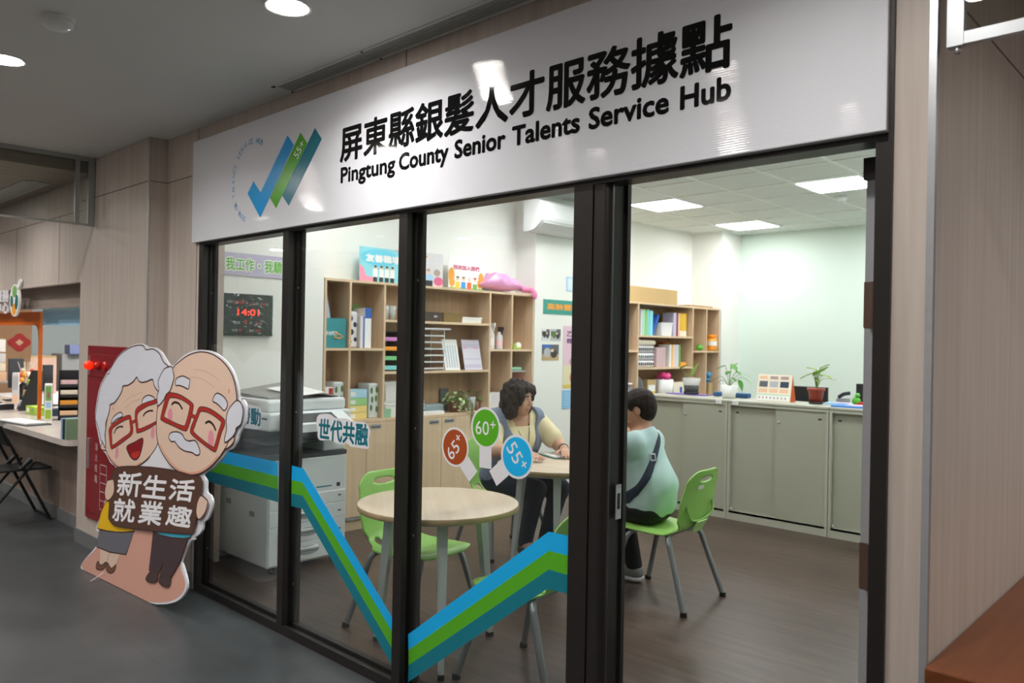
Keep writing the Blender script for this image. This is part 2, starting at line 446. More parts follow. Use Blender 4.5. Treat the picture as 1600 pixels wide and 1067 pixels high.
# service room behind the counter
m_ = MB(); m_.box(-14, -5.72, 3.6, 3.75, 0, 2.7); m_.box(-5.78, -5.72, 0.4, 3.6, 0, 2.7); m_.box(-14.1, -14, -5, 3.75, 0, 2.9)
struct('wall_service', m_, mat('pale_blue_grey_paint', '#c3d0d4', 0.8))
m_ = MB(); m_.box(-14, -6.41, 0.02, 0.08, 0, 0.71)
struct('wall_counter_front', m_, wood('grey_brown_wood_panel', '#7d6c61', '#94847a', 'z', 1.0, 0.45))
m_ = MB(); m_.box(-14, -6.41, 0.008, 0.02, 0, 0.1); m_.box(-6.41, -5.178, -0.124, -0.112, 0, 0.1); m_.box(-5.18, -5.168, -0.112, 0, 0, 0.1); m_.box(-5.168, -4.72, -0.012, 0, 0, 0.1)
struct('baseboard_front', m_, M_BASEBOARD)

# ------------------------------------------------------------------ storefront glazing
ZT = 2.108          # underside of sign / top of glazing
GY = 0.032          # outer face of the panes
def post(mb, x0, x1, depth=0.085):
    mb.box(x0, x1, 0.0, 0.03, 0.0, ZT)                            # front cap
    mb.box(x0 + 0.004, x1 - 0.004, 0.03, depth, 0.0, ZT)          # body
    mb.box(x1 - 0.004, x1 + 0.012, GY + 0.012, depth - 0.02, 0.0, ZT, 1)   # gasket side
    mb.box(x1 - 0.004, x1 + 0.03, depth - 0.02, depth, 0.0, ZT)   # inner stile
    for z in (0.25, 0.68, 1.15, 1.80):
        mb.box(x1 - 0.004, x1 + 0.0125, 0.052, 0.058, z, z + 0.008, 2)
PX = [(-4.702, -4.655), (-3.735, -3.68), (-2.765, -2.708), (-1.777, -1.694)]
M_SCREW = mat('bright_screw', '#c9c9c9', 0.3, 0.9)
for i in range(3):
    a, b = PX[i], PX[i + 1]
    wroot = empty('window_%d' % (i + 1), (0, 0, 0), kind='structure')
    m_ = MB(); post(m_, *a)
    if i == 2: post(m_, b[0], b[1], 0.085)
    m_.box(a[1], b[0], 0.0, 0.085, 2.094, ZT)                                  # head
    m_.box(a[1], b[0], 0.0, 0.020, 0.0, 0.046); m_.box(a[1], b[0], 0.020, 0.085, 0.0, 0.034); m_.box(a[1], b[0], 0.055, 0.085, 0.034, 0.052)
    m_.box(a[1], b[0], 0.020, 0.026, 0.034, 0.040)
    struct('window_frame', m_, [M_FRAME, M_FRAME2, M_SCREW], wroot)
    m_ = MB(); m_.box(a[1] - 0.003, b[0] + 0.003, GY, GY + 0.008, 0.036, 2.097)
    p_ = struct('pane', m_, M_GLASS, wroot)

# door (open): jambs, head, leaf folded back into the office
door = empty('door_1', (0, 0, 0), kind='structure')
m_ = MB()
m_.box(-1.690, -1.655, 0.004, 0.05, 0, ZT); m_.box(-1.694, -1.64, 0.05, 0.14, 0, ZT); m_.cyl((-1.655, 0.03, 0), 0.026, ZT, 20); m_.box(-1.64, -1.63, 0.12, 0.14, 0, ZT)
m_.box(-0.752, -0.706, 0.0, 0.13, 0, ZT); m_.box(-0.716, -0.706, -0.012, 0.0, 0.0, CEIL_HALL)
m_.box(-1.694, -0.752, 0.0, 0.085, 2.092, ZT)
struct('door_frame', m_, [M_FRAME], door)
m_ = MB(); m_.box(-1.6295, -1.6265, 0.075, 0.105, 0.93, 1.05); m_.box(-1.6266, -1.625, 0.083, 0.097, 0.965, 1.02, 1)
struct('strike_plate', m_, [M_ALU, M_FRAME2], door)
m_ = MB(); m_.box(-0.825, -0.785, 0.145, 0.99, 0.012, 2.075)
struct('door_leaf', m_, mat('grey_door_edge', '#9b9da0', 0.45, 0.2), door)
m_ = MB(); m_.box(-0.832, -0.783, 0.137, 0.2, 2.02, 2.082)
struct('pivot_bracket', m_, M_FRAME, door)
for z in (1.60, 0.86):
    m_ = MB(); m_.box(-0.8265, -0.79, 0.1425, 0.146, z, z + 0.13); m_.cyl((-0.80, 0.138, z), 0.008, 0.13, 10)
    struct('hinge', m_, mat('bronze_hinge', '#6e5a50', 0.35, 0.7), door)

# ------------------------------------------------------------------ hall ceiling fittings
for k, (lx, ly) in enumerate(DOWNLIGHTS):
    lab = {0: 'round recessed downlight in the hall ceiling above the left part of the sign', 1: 'round recessed downlight at the left edge of the photo'}.get(k)
    if lab is None: continue
    r_ = empty('downlight', (lx, ly, CEIL_HALL), 0, lab, 'ceiling light', 'hall downlights')
    m_ = MB(); m_.lathe((0, 0, 0), [(0.092, 0.0), (0.092, -0.004), (0.086, -0.006), (0.078, -0.003), (0.074, 0.0)], 32); m_.build('trim_ring', M_WHITE, r_)
    m_ = MB(); m_.cyl((0, 0, -0.004), 0.0745, 0.003, 32); m_.build('diffuser', mat('downlight_diffuser', '#fff8f0', 0.5, emit=75), r_)
for k, (lx, ly) in enumerate(DOWNLIGHTS):  # unseen downlights: a few inferred from reflections, the others added to brighten the walls
    if k < 2: continue
    r_ = empty('downlight', (lx, ly, CEIL_HALL if lx > -6.2 else 2.70), 0, 'round hall downlight out of the frame, in a set partly added as fill light', 'ceiling light', 'hall downlights')
    m_ = MB(); m_.lathe((0, 0, 0), [(0.092, 0.0), (0.092, -0.004), (0.074, -0.001)], 24); m_.build('trim_ring', M_WHITE, r_)
    m_ = MB(); m_.cyl((0, 0, -0.004), 0.0745, 0.003, 24); m_.build('diffuser', MATS['downlight_diffuser'], r_)
for o in bpy.data.objects:
    if o.name.startswith('downlight_lamp') and o.location.x < -6.2: o.location.z = 2.688

def detector(x, y, z, lab, r=0.055):
    t = empty('smoke_detector', (x, y, z), 0.4, lab, 'smoke detector', 'ceiling smoke detectors')
    m_ = MB(); m_.lathe((0, 0, 0), [(r * 1.05, 0), (r * 1.05, -0.012), (r, -0.016)], 28); m_.build('base', M_OFFWHITE, t)
    m_ = MB(); m_.lathe((0, 0, 0), [(r * 0.98, -0.016), (r * 0.98, -0.034), (r * 0.75, -0.045), (r * 0.3, -0.05), (0.0, -0.05)], 28)
    m_.build('sensor_head', M_OFFWHITE, t)
    m_ = MB(); m_.cyl((r * 0.6, 0.02, -0.0465), 0.004, 0.003, 8); m_.build('indicator', mat('tiny_indicator', '#ffffff', 0.3, emit=1.0), t)
detector(-3.53, -1.14, CEIL_HALL, 'white smoke detector on the hall ceiling left of the bright downlight')
detector(-3.02, 5.66, CEIL_ROOM - 0.004, 'small white smoke detector on the tiled office ceiling', 0.05)

# linear air grille along the ceiling above the sign
g_ = empty('air_grille', (0, 0, CEIL_HALL), 0, 'long slotted air conditioning grille in the hall ceiling above the sign', 'vent')
m_ = MB(); m_.box(-3.66, -0.72, -0.125, -0.112, -0.004, 0); m_.box(-3.66, -0.72, -0.022, -0.006, -0.004, 0); m_.box(-3.66, -3.63, -0.125, -0.006, -0.004, 0)
m_.build('frame', M_HALLCEIL, g_)
m_ = MB(); m_.box(-3.63, -0.72, -0.112, -0.022, -0.0012, -0.0002); m_.build('backing', mat('vent_dark', '#1c1d1c', 0.8), g_)
m_ = MB()
for k in range(7): m_.box(-3.63, -0.72, -0.1115 + 0.0135 * k, -0.1030 + 0.0135 * k, -0.0042, -0.0012)
m_.build('slats', mat('vent_grey', '#b4b6b2', 0.5, 0.2), g_)
for (x, y) in ((-3.645, -0.118), (-3.645, -0.014), (-2.9, -0.118), (-2.9, -0.013)):
    m_ = MB(); m_.cyl((x, y, -0.006), 0.006, 0.002, 10); m_.build('screw', M_FRAME2, g_)
# grille beyond the smoke barrier
g_ = empty('air_grille', (-7.3, -0.3, 2.70), 0, 'aluminium air grille on the lower ceiling behind the left glass smoke barrier', 'vent')
m_ = MB(); m_.box(-1.2, 0.5, -0.09, 0.09, -0.006, -0.0005); m_.build('frame', M_ALU, g_)
m_ = MB()
for k in range(5): m_.box(-1.18, 0.48, -0.075 + 0.03 * k, -0.06 + 0.03 * k, -0.009, -0.006)
m_.build('slats', MATS['vent_grey'], g_)

# glass smoke barriers hanging from the ceiling
s_ = empty('smoke_barrier', (-6.15, -0.13, CEIL_HALL), 0, 'glass smoke barrier with grey metal frame hanging across the hall at the left', 'smoke barrier')
m_ = MB(); m_.box(-0.012, 0.012, -3.4, 0.01, -0.03, -0.001); m_.box(-0.01, 0.01, -3.4, 0.01, -0.49, -0.478)
m_.box(-0.014, 0.014, -0.03, 0.012, -0.492, -0.001); m_.box(-0.012, 0.012, -0.115, -0.085, -0.492, -0.03); m_.build('frame', mat('grey_metal_frame', '#a8adaa', 0.4, 0.5), s_)
m_ = MB(); m_.box(-0.004, 0.004, -3.4, -0.02, -0.48, -0.03); m_.build('glass_panel', M_GLASS2, s_)
s_ = empty('smoke_barrier', (-0.59, 0.03, CEIL_HALL), 0, 'glass smoke barrier with white frame across the corridor at the top right', 'smoke barrier')
m_ = MB(); m_.box(0.0, 2.5, -0.012, 0.012, -0.505, -0.475); m_.box(0.0, 0.038, -0.014, 0.014, -0.507, -0.001); m_.build('frame', mat('white_aluminium_frame', '#c2c7cb', 0.35, 0.2), s_)
m_ = MB(); m_.box(0.036, 2.5, -0.004, 0.004, -0.478, -0.001); m_.build('glass_panel', M_GLASS2, s_)
m_ = MB(); m_.lathe((0.022, 0.0, -0.52), [(0.0, -0.004), (0.006, -0.004), (0.008, 0.004), (0.005, 0.013)], 12); m_.build('fixing_screw', M_ALU, s_)

# office ceiling light panels
M_PANEL = mat('led_panel_diffuser', '#fdfeff', 0.5, emit=ROOM_PANEL)
PANELS = [(-4.62, 5.03, 'square LED ceiling panel nearest the air conditioner'), (-2.815, 5.05, 'square LED ceiling panel at the right beside the door jamb'), (-4.61, 6.845, 'farthest square LED ceiling panel, near the corner column'),
          (-4.62, 3.23, None), (-4.62, 1.43, None), (-2.815, 3.23, None), (-2.815, 1.43, None), (-1.32, 5.05, None), (-2.815, 6.845, None), (-1.32, 3.23, None)]
for (x, y, lab) in PANELS:
    t = empty('ceiling_panel_light', (x, y, CEIL_ROOM - 0.005), 0, lab or 'square LED ceiling panel out of the frame', 'ceiling light', 'office LED panels')
    m_ = MB()
    for a in ((-0.29, -0.278, -0.29, 0.29), (0.278, 0.29, -0.29, 0.29), (-0.278, 0.278, -0.29, -0.278), (-0.278, 0.278, 0.278, 0.29)): m_.box(a[0], a[1], a[2], a[3], -0.006, 0.004)
    m_.build('frame', M_WHITE, t)
    m_ = MB(); m_.rbox(-0.282, 0.282, -0.282, 0.282, -0.005, 0.002, 0.001); m_.build('diffuser', M_PANEL, t)
for (x, y) in [(-7.5, 1.6), (-9.6, 1.6), (-11.5, 2.0)]:
    t = empty('ceiling_panel_light', (x, y, 2.598), 0, 'square LED panel in the service room out of the frame', 'ceiling light', 'service room LED panels')
    m_ = MB(); m_.box(-0.29, 0.29, -0.29, 0.29, -0.01, 0.0); m_.build('diffuser', mat('led_panel_diffuser_service', '#fff8ee', 0.5, emit=SERVICE_PANEL), t)

# ------------------------------------------------------------------ the sign
SY = -0.030
sign = empty('sign_board', (0, 0, 0), 0, 'long white glossy sign board with Chinese and English lettering over the storefront', 'sign')
def sign_mat():
    m = bpy.data.materials.new('glossy_white_ribbed_sheet'); m.use_nodes = True
    nt = m.node_tree; b = nt.nodes['Principled BSDF']
    b.inputs['Base Color'].default_value = (*lin('#e6e8ef'), 1); b.inputs['Roughness'].default_value = 0.035; b.inputs['Specular IOR Level'].default_value = 0.5
    tc = nt.nodes.new('ShaderNodeTexCoord'); wv = nt.nodes.new('ShaderNodeTexWave'); wv.bands_direction = 'Z'; wv.inputs['Scale'].default_value = 42.0; wv.inputs['Distortion'].default_value = 0.6; wv.inputs['Detail'].default_value = 1.0
    nt.links.new(tc.outputs['Object'], wv.inputs[0])
    bp = nt.nodes.new('ShaderNodeBump'); bp.inputs['Strength'].default_value = 0.10; bp.inputs['Distance'].default_value = 0.002
    nt.links.new(wv.outputs['Fac'], bp.inputs['Height']); nt.links.new(bp.outputs[0], b.inputs['Normal'])
    return m
m_ = MB(); m_.rbox(-4.745, -0.7165, SY, -0.001, 2.108, 2.722, 0.003)
m_.build('board', sign_mat(), sign)
def gp(px, py, y=SY): return onY(px, py, y)
def on_sign(body, x0, x1, z0, z1, mb, bold, by=0.0):
    put_text(mb, body, (x0, SY - 0.0012, z0), (x1 - x0, 0, 0), (0, 0, z1 - z0), 0, bold, bold_by=by)
def signpt(px, py): p = onY(px, py, SY); return p[0], p[2]
M_INK = mat('black_vinyl', '#0e0e0f', 0.06, spec=0.3)
xl, zt = signpt(533, 198); _, zb = signpt(536, 252)
xr, zt2 = signpt(1143, 22); _, zb2 = signpt(1143, 104)
zt = (zt + zt2) / 2; zb = (zb + zb2) / 2
m_ = MB(); on_sign('屏東縣銀髮人才服務據點', xl, xr, zb, zt, m_, 0.0, 0.0046)
m_.build('chinese_lettering', M_INK, sign)
xl, ztE = signpt(533, 261); _, zbE = signpt(533, 286)
xr, ztE2 = signpt(1141, 122)
_, base2 = signpt(1141, 156)
m_ = MB()
words_ = [('Pingtung', 533, 617), ('County', 624, 700), ('Senior', 711, 789), ('Talents', 801, 905), ('Service', 921, 1044), ('Hub', 1064, 1141)]
def word_h(wd):
    v, f = text_mesh(wd, 0.0); return v[:, 1].min(), v[:, 1].max()
H_ = text_mesh('H', 0.0)[0]; cap = H_[:, 1].max() - H_[:, 1].min(); capz = ztE2 - base2
base_z = (base2 + onY(533, 284.5, SY)[2]) / 2; capz = ((ztE2 - base2) + (ztE - onY(533, 284.5, SY)[2])) / 2
for (wd, a, b) in words_:
    lo, hi = word_h(wd)
    ya = 286 + (156 - 286) * (a - 533) / (1141 - 533); yb = 286 + (156 - 286) * (b - 533) / (1141 - 533)
    xa = onY(a, ya, SY)[0]; xb = onY(b, yb, SY)[0]
    k = capz / cap
    m_ = MB(); on_sign(wd, xa, xb, base_z + lo * k, base_z + hi * k, m_, 0.0, 0.0034); m_.build('english_lettering', M_INK, sign)
# logo
def sign_poly(pts, d=0.0012):
    return [(*[onY(px, py, SY)[0]], SY - d, onY(px, py, SY)[2]) for (px, py) in pts]
def R4(x, y): return (300 + x / 3.5575, 180 + y / 3.5575)
BLUE = mat('logo_blue', '#1ea2ea', 0.22); LGREEN = mat('logo_green', '#55ae28', 0.22); TEAL = mat('logo_teal', '#0d788c', 0.22)
m_ = MB(); m_.prism(sign_poly([R4(*p) for p in [(343, 367), (382, 430), (532, 112), (567, 165), (380, 570), (310, 436)]]), (0, 0.001, 0)); m_.build('blue_check_mark', BLUE, sign)
m_ = MB(); m_.prism(sign_poly([R4(*p) for p in [(604, 96), (641, 155), (468, 518), (434, 460)]]), (0, 0.001, 0)); m_.build('green_bar', LGREEN, sign)
m_ = MB(); m_.prism(sign_poly([R4(*p) for p in [(684, 72), (722, 132), (538, 503), (502, 446)]]), (0, 0.001, 0)); m_.build('teal_bar', TEAL, sign)
m_ = MB()
a0 = np.array(sign_poly([R4(588, 246)], 0.0022)[0]); a1 = np.array(sign_poly([R4(630, 158)], 0.0022)[0]); a2 = np.array(sign_poly([R4(566, 222)], 0.0022)[0])
put_text(m_, '55+', a0, a1 - a0, a2 - a0, 0, 0.0); m_.build('white_number', M_PAPER, sign)
m_ = MB()
arc_px = [R4(*p) for p in [(302, 580), (285, 568), (272, 553), (260, 533), (250, 508), (240, 478), (234, 448), (232, 415), (232, 382), (234, 348), (238, 315), (244, 285), (252, 258), (262, 230), (274, 206), (290, 182), (308, 163), (330, 149), (352, 143), (375, 147), (394, 160)]]
arc = [np.array((onY(px, py, SY)[0], onY(px, py, SY)[2])) for (px, py) in arc_px]
arc = [np.array(p) for p in smooth_open(arc, 8)]
cum = [0]
for i in range(1, len(arc)): cum.append(cum[-1] + np.linalg.norm(arc[i] - arc[i - 1]))
phrase = 'SENIOR TALENTS SERVICE HUB'
for k, ch in enumerate(phrase):
    if ch == ' ':
        m_.build('arched_lettering', mat('logo_pale_blue', '#4f9fd0', 0.3), sign); m_ = MB(); continue
    s = cum[-1] * (k + 0.2) / len(phrase)
    i = max(1, int(np.searchsorted(cum, s))); i = min(i, len(arc) - 2)
    t = arc[i + 1] - arc[i - 1]; t /= np.linalg.norm(t); nrm = np.array((-t[1], t[0]))
    v, f = text_mesh(ch, 0.0); wch = 0.030 * (v[:, 0].max() - v[:, 0].min()) / 0.7; p = arc[i] - nrm * 0.012
    put_text(m_, ch, (p[0], SY - 0.0012, p[1]), (t[0] * wch, 0, t[1] * wch), (nrm[0] * 0.030, 0, nrm[1] * 0.030), 0)
m_.build('arched_lettering', mat('logo_pale_blue', '#4f9fd0', 0.3), sign)

# ================================================================== FURNITURE
def slab(mb, x0, x1, y0, y1, z0, z1, mi=0): return mb.box(x0, x1, y0, y1, z0, z1, mi)

# ---- wall shelf units: base cupboard with doors, two cubby modules and one wide bay
def shelf_unit(name, label, xf, xb, ys, z0, zt, zmid, bay_shelves, doors, handle_lip=True):
    """ys: y of left end, first divider, bay start, bay end, right divider, right end"""
    t = empty(name, (0, 0, 0), 0, label, 'shelf unit', 'maple wall shelf units')
    th = 0.02
    m_ = MB()
    slab(m_, xb, xf, ys[0], ys[-1], zt - th, zt)
    for y in ys: 
        a = min(max(y - th / 2, ys[0]), ys[-1] - th)
        slab(m_, xb, xf, a, a + th, z0, zt - th)
    m_.build('carcass', M_LIGHTWOOD, t)
    m_ = MB(); slab(m_, xb - 0.0, xb + 0.006, ys[0], ys[-1], z0, zt - th); m_.build('back_panel', wood('maple_back', '#b4916f', '#c6a584', 'z', 1.0, 0.55), t)
    for (a, b) in ((ys[0], ys[1]), (ys[1], ys[2]), (ys[3], ys[4]), (ys[4], ys[5])):
        m_ = MB(); slab(m_, xb + 0.006, xf - 0.002, a + th / 2, b - th / 2, zmid - th, zmid); m_.build('shelf', M_LIGHTWOODX, t)
    for z in bay_shelves:
        m_ = MB(); slab(m_, xb + 0.006, xf - 0.002, ys[2] + th / 2, ys[3] - th / 2, z - th, z); m_.build('shelf', M_LIGHTWOODX, t)
    m_ = MB(); slab(m_, xb, xf, ys[0], ys[-1], 0.085, z0 - 0.022); slab(m_, xb, xf + 0.012, ys[0], ys[-1], z0 - 0.022, z0); m_.build('base_cupboard', M_LIGHTWOOD, t)
    m_ = MB(); slab(m_, xb, xf - 0.004, ys[0], ys[-1], 0, 0.085); m_.build('plinth', M_LIGHTWOODX, t)
    n = doors; w_ = (ys[-1] - ys[0]) / n
    for k in range(n):
        m_ = MB(); m_.rbox(xf, xf + 0.018, ys[0] + k * w_ + 0.002, ys[0] + (k + 1) * w_ - 0.002, 0.11, z0 - 0.028, 0.002)
        d = m_.build('cupboard_door', M_LIGHTWOOD, t)
        hy = ys[0] + (k + (0.78 if k % 2 == 0 else 0.22)) * w_
        m_ = MB(); m_.box(xf + 0.018, xf + 0.021, hy - 0.055, hy + 0.055, z0 - 0.078, z0 - 0.042, 0); m_.box(xf + 0.0205, xf + 0.0225, hy - 0.048, hy + 0.048, z0 - 0.07, z0 - 0.056, 1)
        m_.build('handle', [M_ALU, mat('recess_shadow_metal', '#6f7274', 0.4, 0.6)], d)
    m_ = MB(); m_.box(xf, xf + 0.02, ys[0], ys[-1], 0.09, 0.106); m_.build('metal_strip', M_ALU, t)
    return t
LX, LB = -5.30, -5.562
RX, RB = -5.12, -5.50
YL = [1.283, 1.525, 1.866, 3.104, 3.405, 3.722]
YR = [4.785, 5.03, 5.29, 6.47, 6.80, 7.13]
shelf_unit('shelf_unit', 'light maple shelf unit behind the copier and tables, with posters standing on top', LX, LB, YL, 0.885, 2.015, 1.467, (1.707, 1.272), 6)
shelf_unit('shelf_unit', 'light maple shelf unit in the far corner, with a cardboard box on top', RX, RB, YR, 0.885, 2.015, 1.467, (1.64, 1.27), 6)

# ---- grey steel sliding door cabinets forming a counter
def steel_cabinet(x0, label):
    t = empty('steel_cabinet', (x0, 4.27, 0), 0, label, 'cabinet', 'grey steel sliding door cabinets')
    W, D, H = 0.896, 0.45, 1.056
    m_ = MB()
    m_.box(0, 0.022, 0, D, 0, H - 0.02); m_.box(W - 0.022, W, 0, D, 0, H - 0.02); m_.box(0.022, W - 0.022, D - 0.01, D, 0, H - 0.02)
    m_.box(0.022, W - 0.022, 0.0, 0.02, 0, 0.075); m_.box(0.022, W - 0.022, 0.0, D - 0.01, 0.06, 0.075); m_.box(0.022, W - 0.022, 0.0, 0.03, H - 0.045, H - 0.02)
    m_.build('cabinet_body', M_CAB, t)
    m_ = MB(); m_.rbox(-0.0, W, -0.006, D, H - 0.02, H, 0.004); m_.build('top', M_CAB, t)
    for k, (a, b, y) in enumerate(((0.024, 0.475, 0.036), (0.44, W - 0.024, 0.010))):
        m_ = MB(); m_.box(a, b, y, y + 0.014, 0.062, H - 0.03); d = m_.build('sliding_door', M_CABDOOR, t)
        hx = a + 0.05 if k == 0 else b - 0.05
        m_ = MB(); m_.box(hx - 0.02, hx + 0.02, y - 0.0015, y, H - 0.13, H - 0.095, 1); m_.box(hx - 0.016, hx + 0.016, y - 0.0022, y - 0.0014, H - 0.117, H - 0.099, 0)
        m_.build('finger_pull', [mat('dark_pull', '#4a4a44', 0.5), M_CAB], d)
        if k == 1:
            m_ = MB(); m_.lathe((0, 0, 0), [(0.011, 0.0), (0.011, 0.006), (0.006, 0.008), (0.0, 0.008)], 14)
            lk = m_.build('lock', M_ALU, d); lk.rotation_euler = (PI / 2, 0, 0); lk.location = (a + 0.03, y, H - 0.16)
    m_ = MB(); m_.ball((0.035, 0.02, 0.095), 0.008, 0, 8); m_.build('runner_stop', M_WHITE, t)
    return t
steel_cabinet(-4.354, 'grey steel sliding door cabinet behind the seated person in teal')
steel_cabinet(-3.452, 'grey steel sliding door cabinet under the desk calendar and the red flowerpot')
steel_cabinet(-2.550, 'grey steel sliding door cabinet next to the open door, with blue papers on it')

# ---- round tables
def round_table(loc, ang, label):
    t = empty('round_table', (loc[0], loc[1], 0), ang, label, 'table', 'round oak tables with white legs')
    m_ = MB(); m_.lathe((0, 0, 0), [(0.0, 0.74), (0.392, 0.74), (0.397, 0.738)], 72, 0); m_.lathe((0, 0, 0), [(0.397, 0.738), (0.40, 0.733), (0.40, 0.716), (0.397, 0.712), (0.0, 0.712)], 72, 1)
    m_.build('tabletop', [M_TABLEWOOD, M_EDGE], t)
    m_ = MB(); m_.lathe((0, 0, 0), [(0.29, 0.712), (0.29, 0.682), (0.255, 0.682), (0.255, 0.712)], 40); m_.build('under_frame', M_OFFWHITE, t)
    for k in range(3):
        a = 2 * PI * k / 3
        R = Matrix.Rotation(a, 4, 'Z')
        m_ = MB(); top = (0.262, 0.70); bot = (0.335, 0.02)
        def sec(r, z, wd, dp): return [Vector((r - dp / 2, -wd / 2, z)), Vector((r + dp / 2, -wd / 2, z)), Vector((r + dp / 2, wd / 2, z)), Vector((r - dp / 2, wd / 2, z))]
        vs = sec(bot[0], bot[1], 0.026, 0.026) + sec(top[0], top[1], 0.052, 0.05)
        m_.add([R @ v for v in vs], [(0, 1, 2, 3), (7, 6, 5, 4), (0, 4, 5, 1), (1, 5, 6, 2), (2, 6, 7, 3), (3, 7, 4, 0)])
        lg = m_.build('leg', mat('white_grey_steel_leg', '#c9cfcf', 0.4, 0.1), t)
        m_ = MB(); m_.add([R @ v for v in sec(bot[0] + 0.001, 0.0, 0.03, 0.03) + sec(bot[0], 0.022, 0.03, 0.03)], [(3, 2, 1, 0), (4, 5, 6, 7), (0, 1, 5, 4), (1, 2, 6, 5), (2, 3, 7, 6), (3, 0, 4, 7)])
        m_.build('foot_cap', M_BLACK, lg)
    return t
T1 = (-2.965, 0.437); T2 = (-3.40, 1.86)
round_table(T1, math.atan2(0.25 - 0.437, -2.72 + 2.965), 'round pale oak table with white legs, empty, nearest the glass')
round_table(T2, math.radians(191), 'round pale oak table where the two people sit')

# ---- green shell chairs
def shell_mesh():
    prof = smooth_open([(0.235, 0.418), (0.226, 0.438), (0.19, 0.447), (0.08, 0.444), (-0.05, 0.438), (-0.13, 0.440), (-0.182, 0.462), (-0.212, 0.515), (-0.232, 0.60), (-0.252, 0.70), (-0.270, 0.775), (-0.280, 0.812)], 8)
    prof = [np.array(p) for p in prof]
    L = [0]
    for i in range(1, len(prof)): L.append(L[-1] + np.linalg.norm(prof[i] - prof[i - 1]))
    tot = L[-1]; NV, NU = 76, 38
    def at(s):
        i = min(max(int(np.searchsorted(L, s)), 1), len(prof) - 1)
        a = (s - L[i - 1]) / max(1e-9, L[i] - L[i - 1]); return prof[i - 1] * (1 - a) + prof[i] * a
    wk = [(0, 0.20), (0.10, 0.222), (0.35, 0.222), (0.44, 0.214), (0.50, 0.180), (0.56, 0.176), (0.63, 0.205), (0.75, 0.212), (0.9, 0.196), (1.0, 0.168)]
    def width(v):
        for i in range(len(wk) - 1):
            if v <= wk[i + 1][0]:
                a = (v - wk[i][0]) / (wk[i + 1][0] - wk[i][0]); a = a * a * (3 - 2 * a); return wk[i][1] * (1 - a) + wk[i + 1][1] * a
        return wk[-1][1]
    V = []; UV = []
    for j in range(NV + 1):
        v = j / NV; s = v * tot; p = at(s); hw = width(v)
        for (end, r) in ((s, 0.07), (tot - s, 0.075)):
            if end < r: hw = hw - r + math.sqrt(max(0, r * r - (r - end) ** 2))
        for i in range(NU + 1):
            u = (i / NU * 2 - 1) * hw
            back = max(0.0, min(1.0, (v - 0.5) / 0.12)); seat = 1 - back
            q = (u / 0.22) ** 2
            dx = 0.030 * q * back                       # back wraps forward at its sides
            dz = seat * (0.010 * q - 0.018 * max(0, abs(u / 0.22) - 0.8) / 0.2)
            dip = -0.010 * (1 - q) * seat * max(0, 1 - abs(v - 0.25) / 0.22)
            V.append((p[0] + dx, u, p[1] + dz + dip)); UV.append((u, s))
    F = []
    holes = [(0.0, tot - 0.058, 0.078, 0.017), (0.118, 0.50 * tot, 0.026, 0.042), (-0.118, 0.50 * tot, 0.026, 0.042)]
    def inside(u, s): return [h for h in holes if ((u - h[0]) / h[2]) ** 2 + ((s - h[1]) / h[3]) ** 2 < 1]
    n = NU + 1; cut = set()
    for j in range(NV):
        for i in range(NU):
            ids = (j * n + i, j * n + i + 1, (j + 1) * n + i + 1, (j + 1) * n + i)
            cu = sum(UV[k][0] for k in ids) / 4; cs = sum(UV[k][1] for k in ids) / 4
            if inside(cu, cs): cut.update(ids)
            else: F.append(ids)
    V = [np.array(p) for p in V]
    used = set(k for f in F for k in f)
    for k in cut & used:                              # snap the rim of each hole onto its ellipse
        u, s = UV[k]
        h = min(holes, key=lambda h: abs(((u - h[0]) / h[2]) ** 2 + ((s - h[1]) / h[3]) ** 2 - 1))
        r = math.sqrt(((u - h[0]) / h[2]) ** 2 + ((s - h[1]) / h[3]) ** 2)
        if r < 1e-6: continue
        nu, ns = h[0] + (u - h[0]) / r, h[1] + (s - h[1]) / r
        j = k // n; i = k % n
        du = V[min(k + 1, len(V) - 1)] - V[k] if i < NU else V[k] - V[k - 1]
        dv = V[k + n] - V[k] if j < NV else V[k] - V[k - n]
        ku = UV[k + 1][0] - u if i < NU else u - UV[k - 1][0]
        kv = UV[k + n][1] - s if j < NV else s - UV[k - n][1]
        V[k] = V[k] + du * (nu - u) / max(1e-6, ku) + dv * (ns - s) / max(1e-6, kv)
    mb = MB(); mb.add(V, F, 0, True)
    return mb
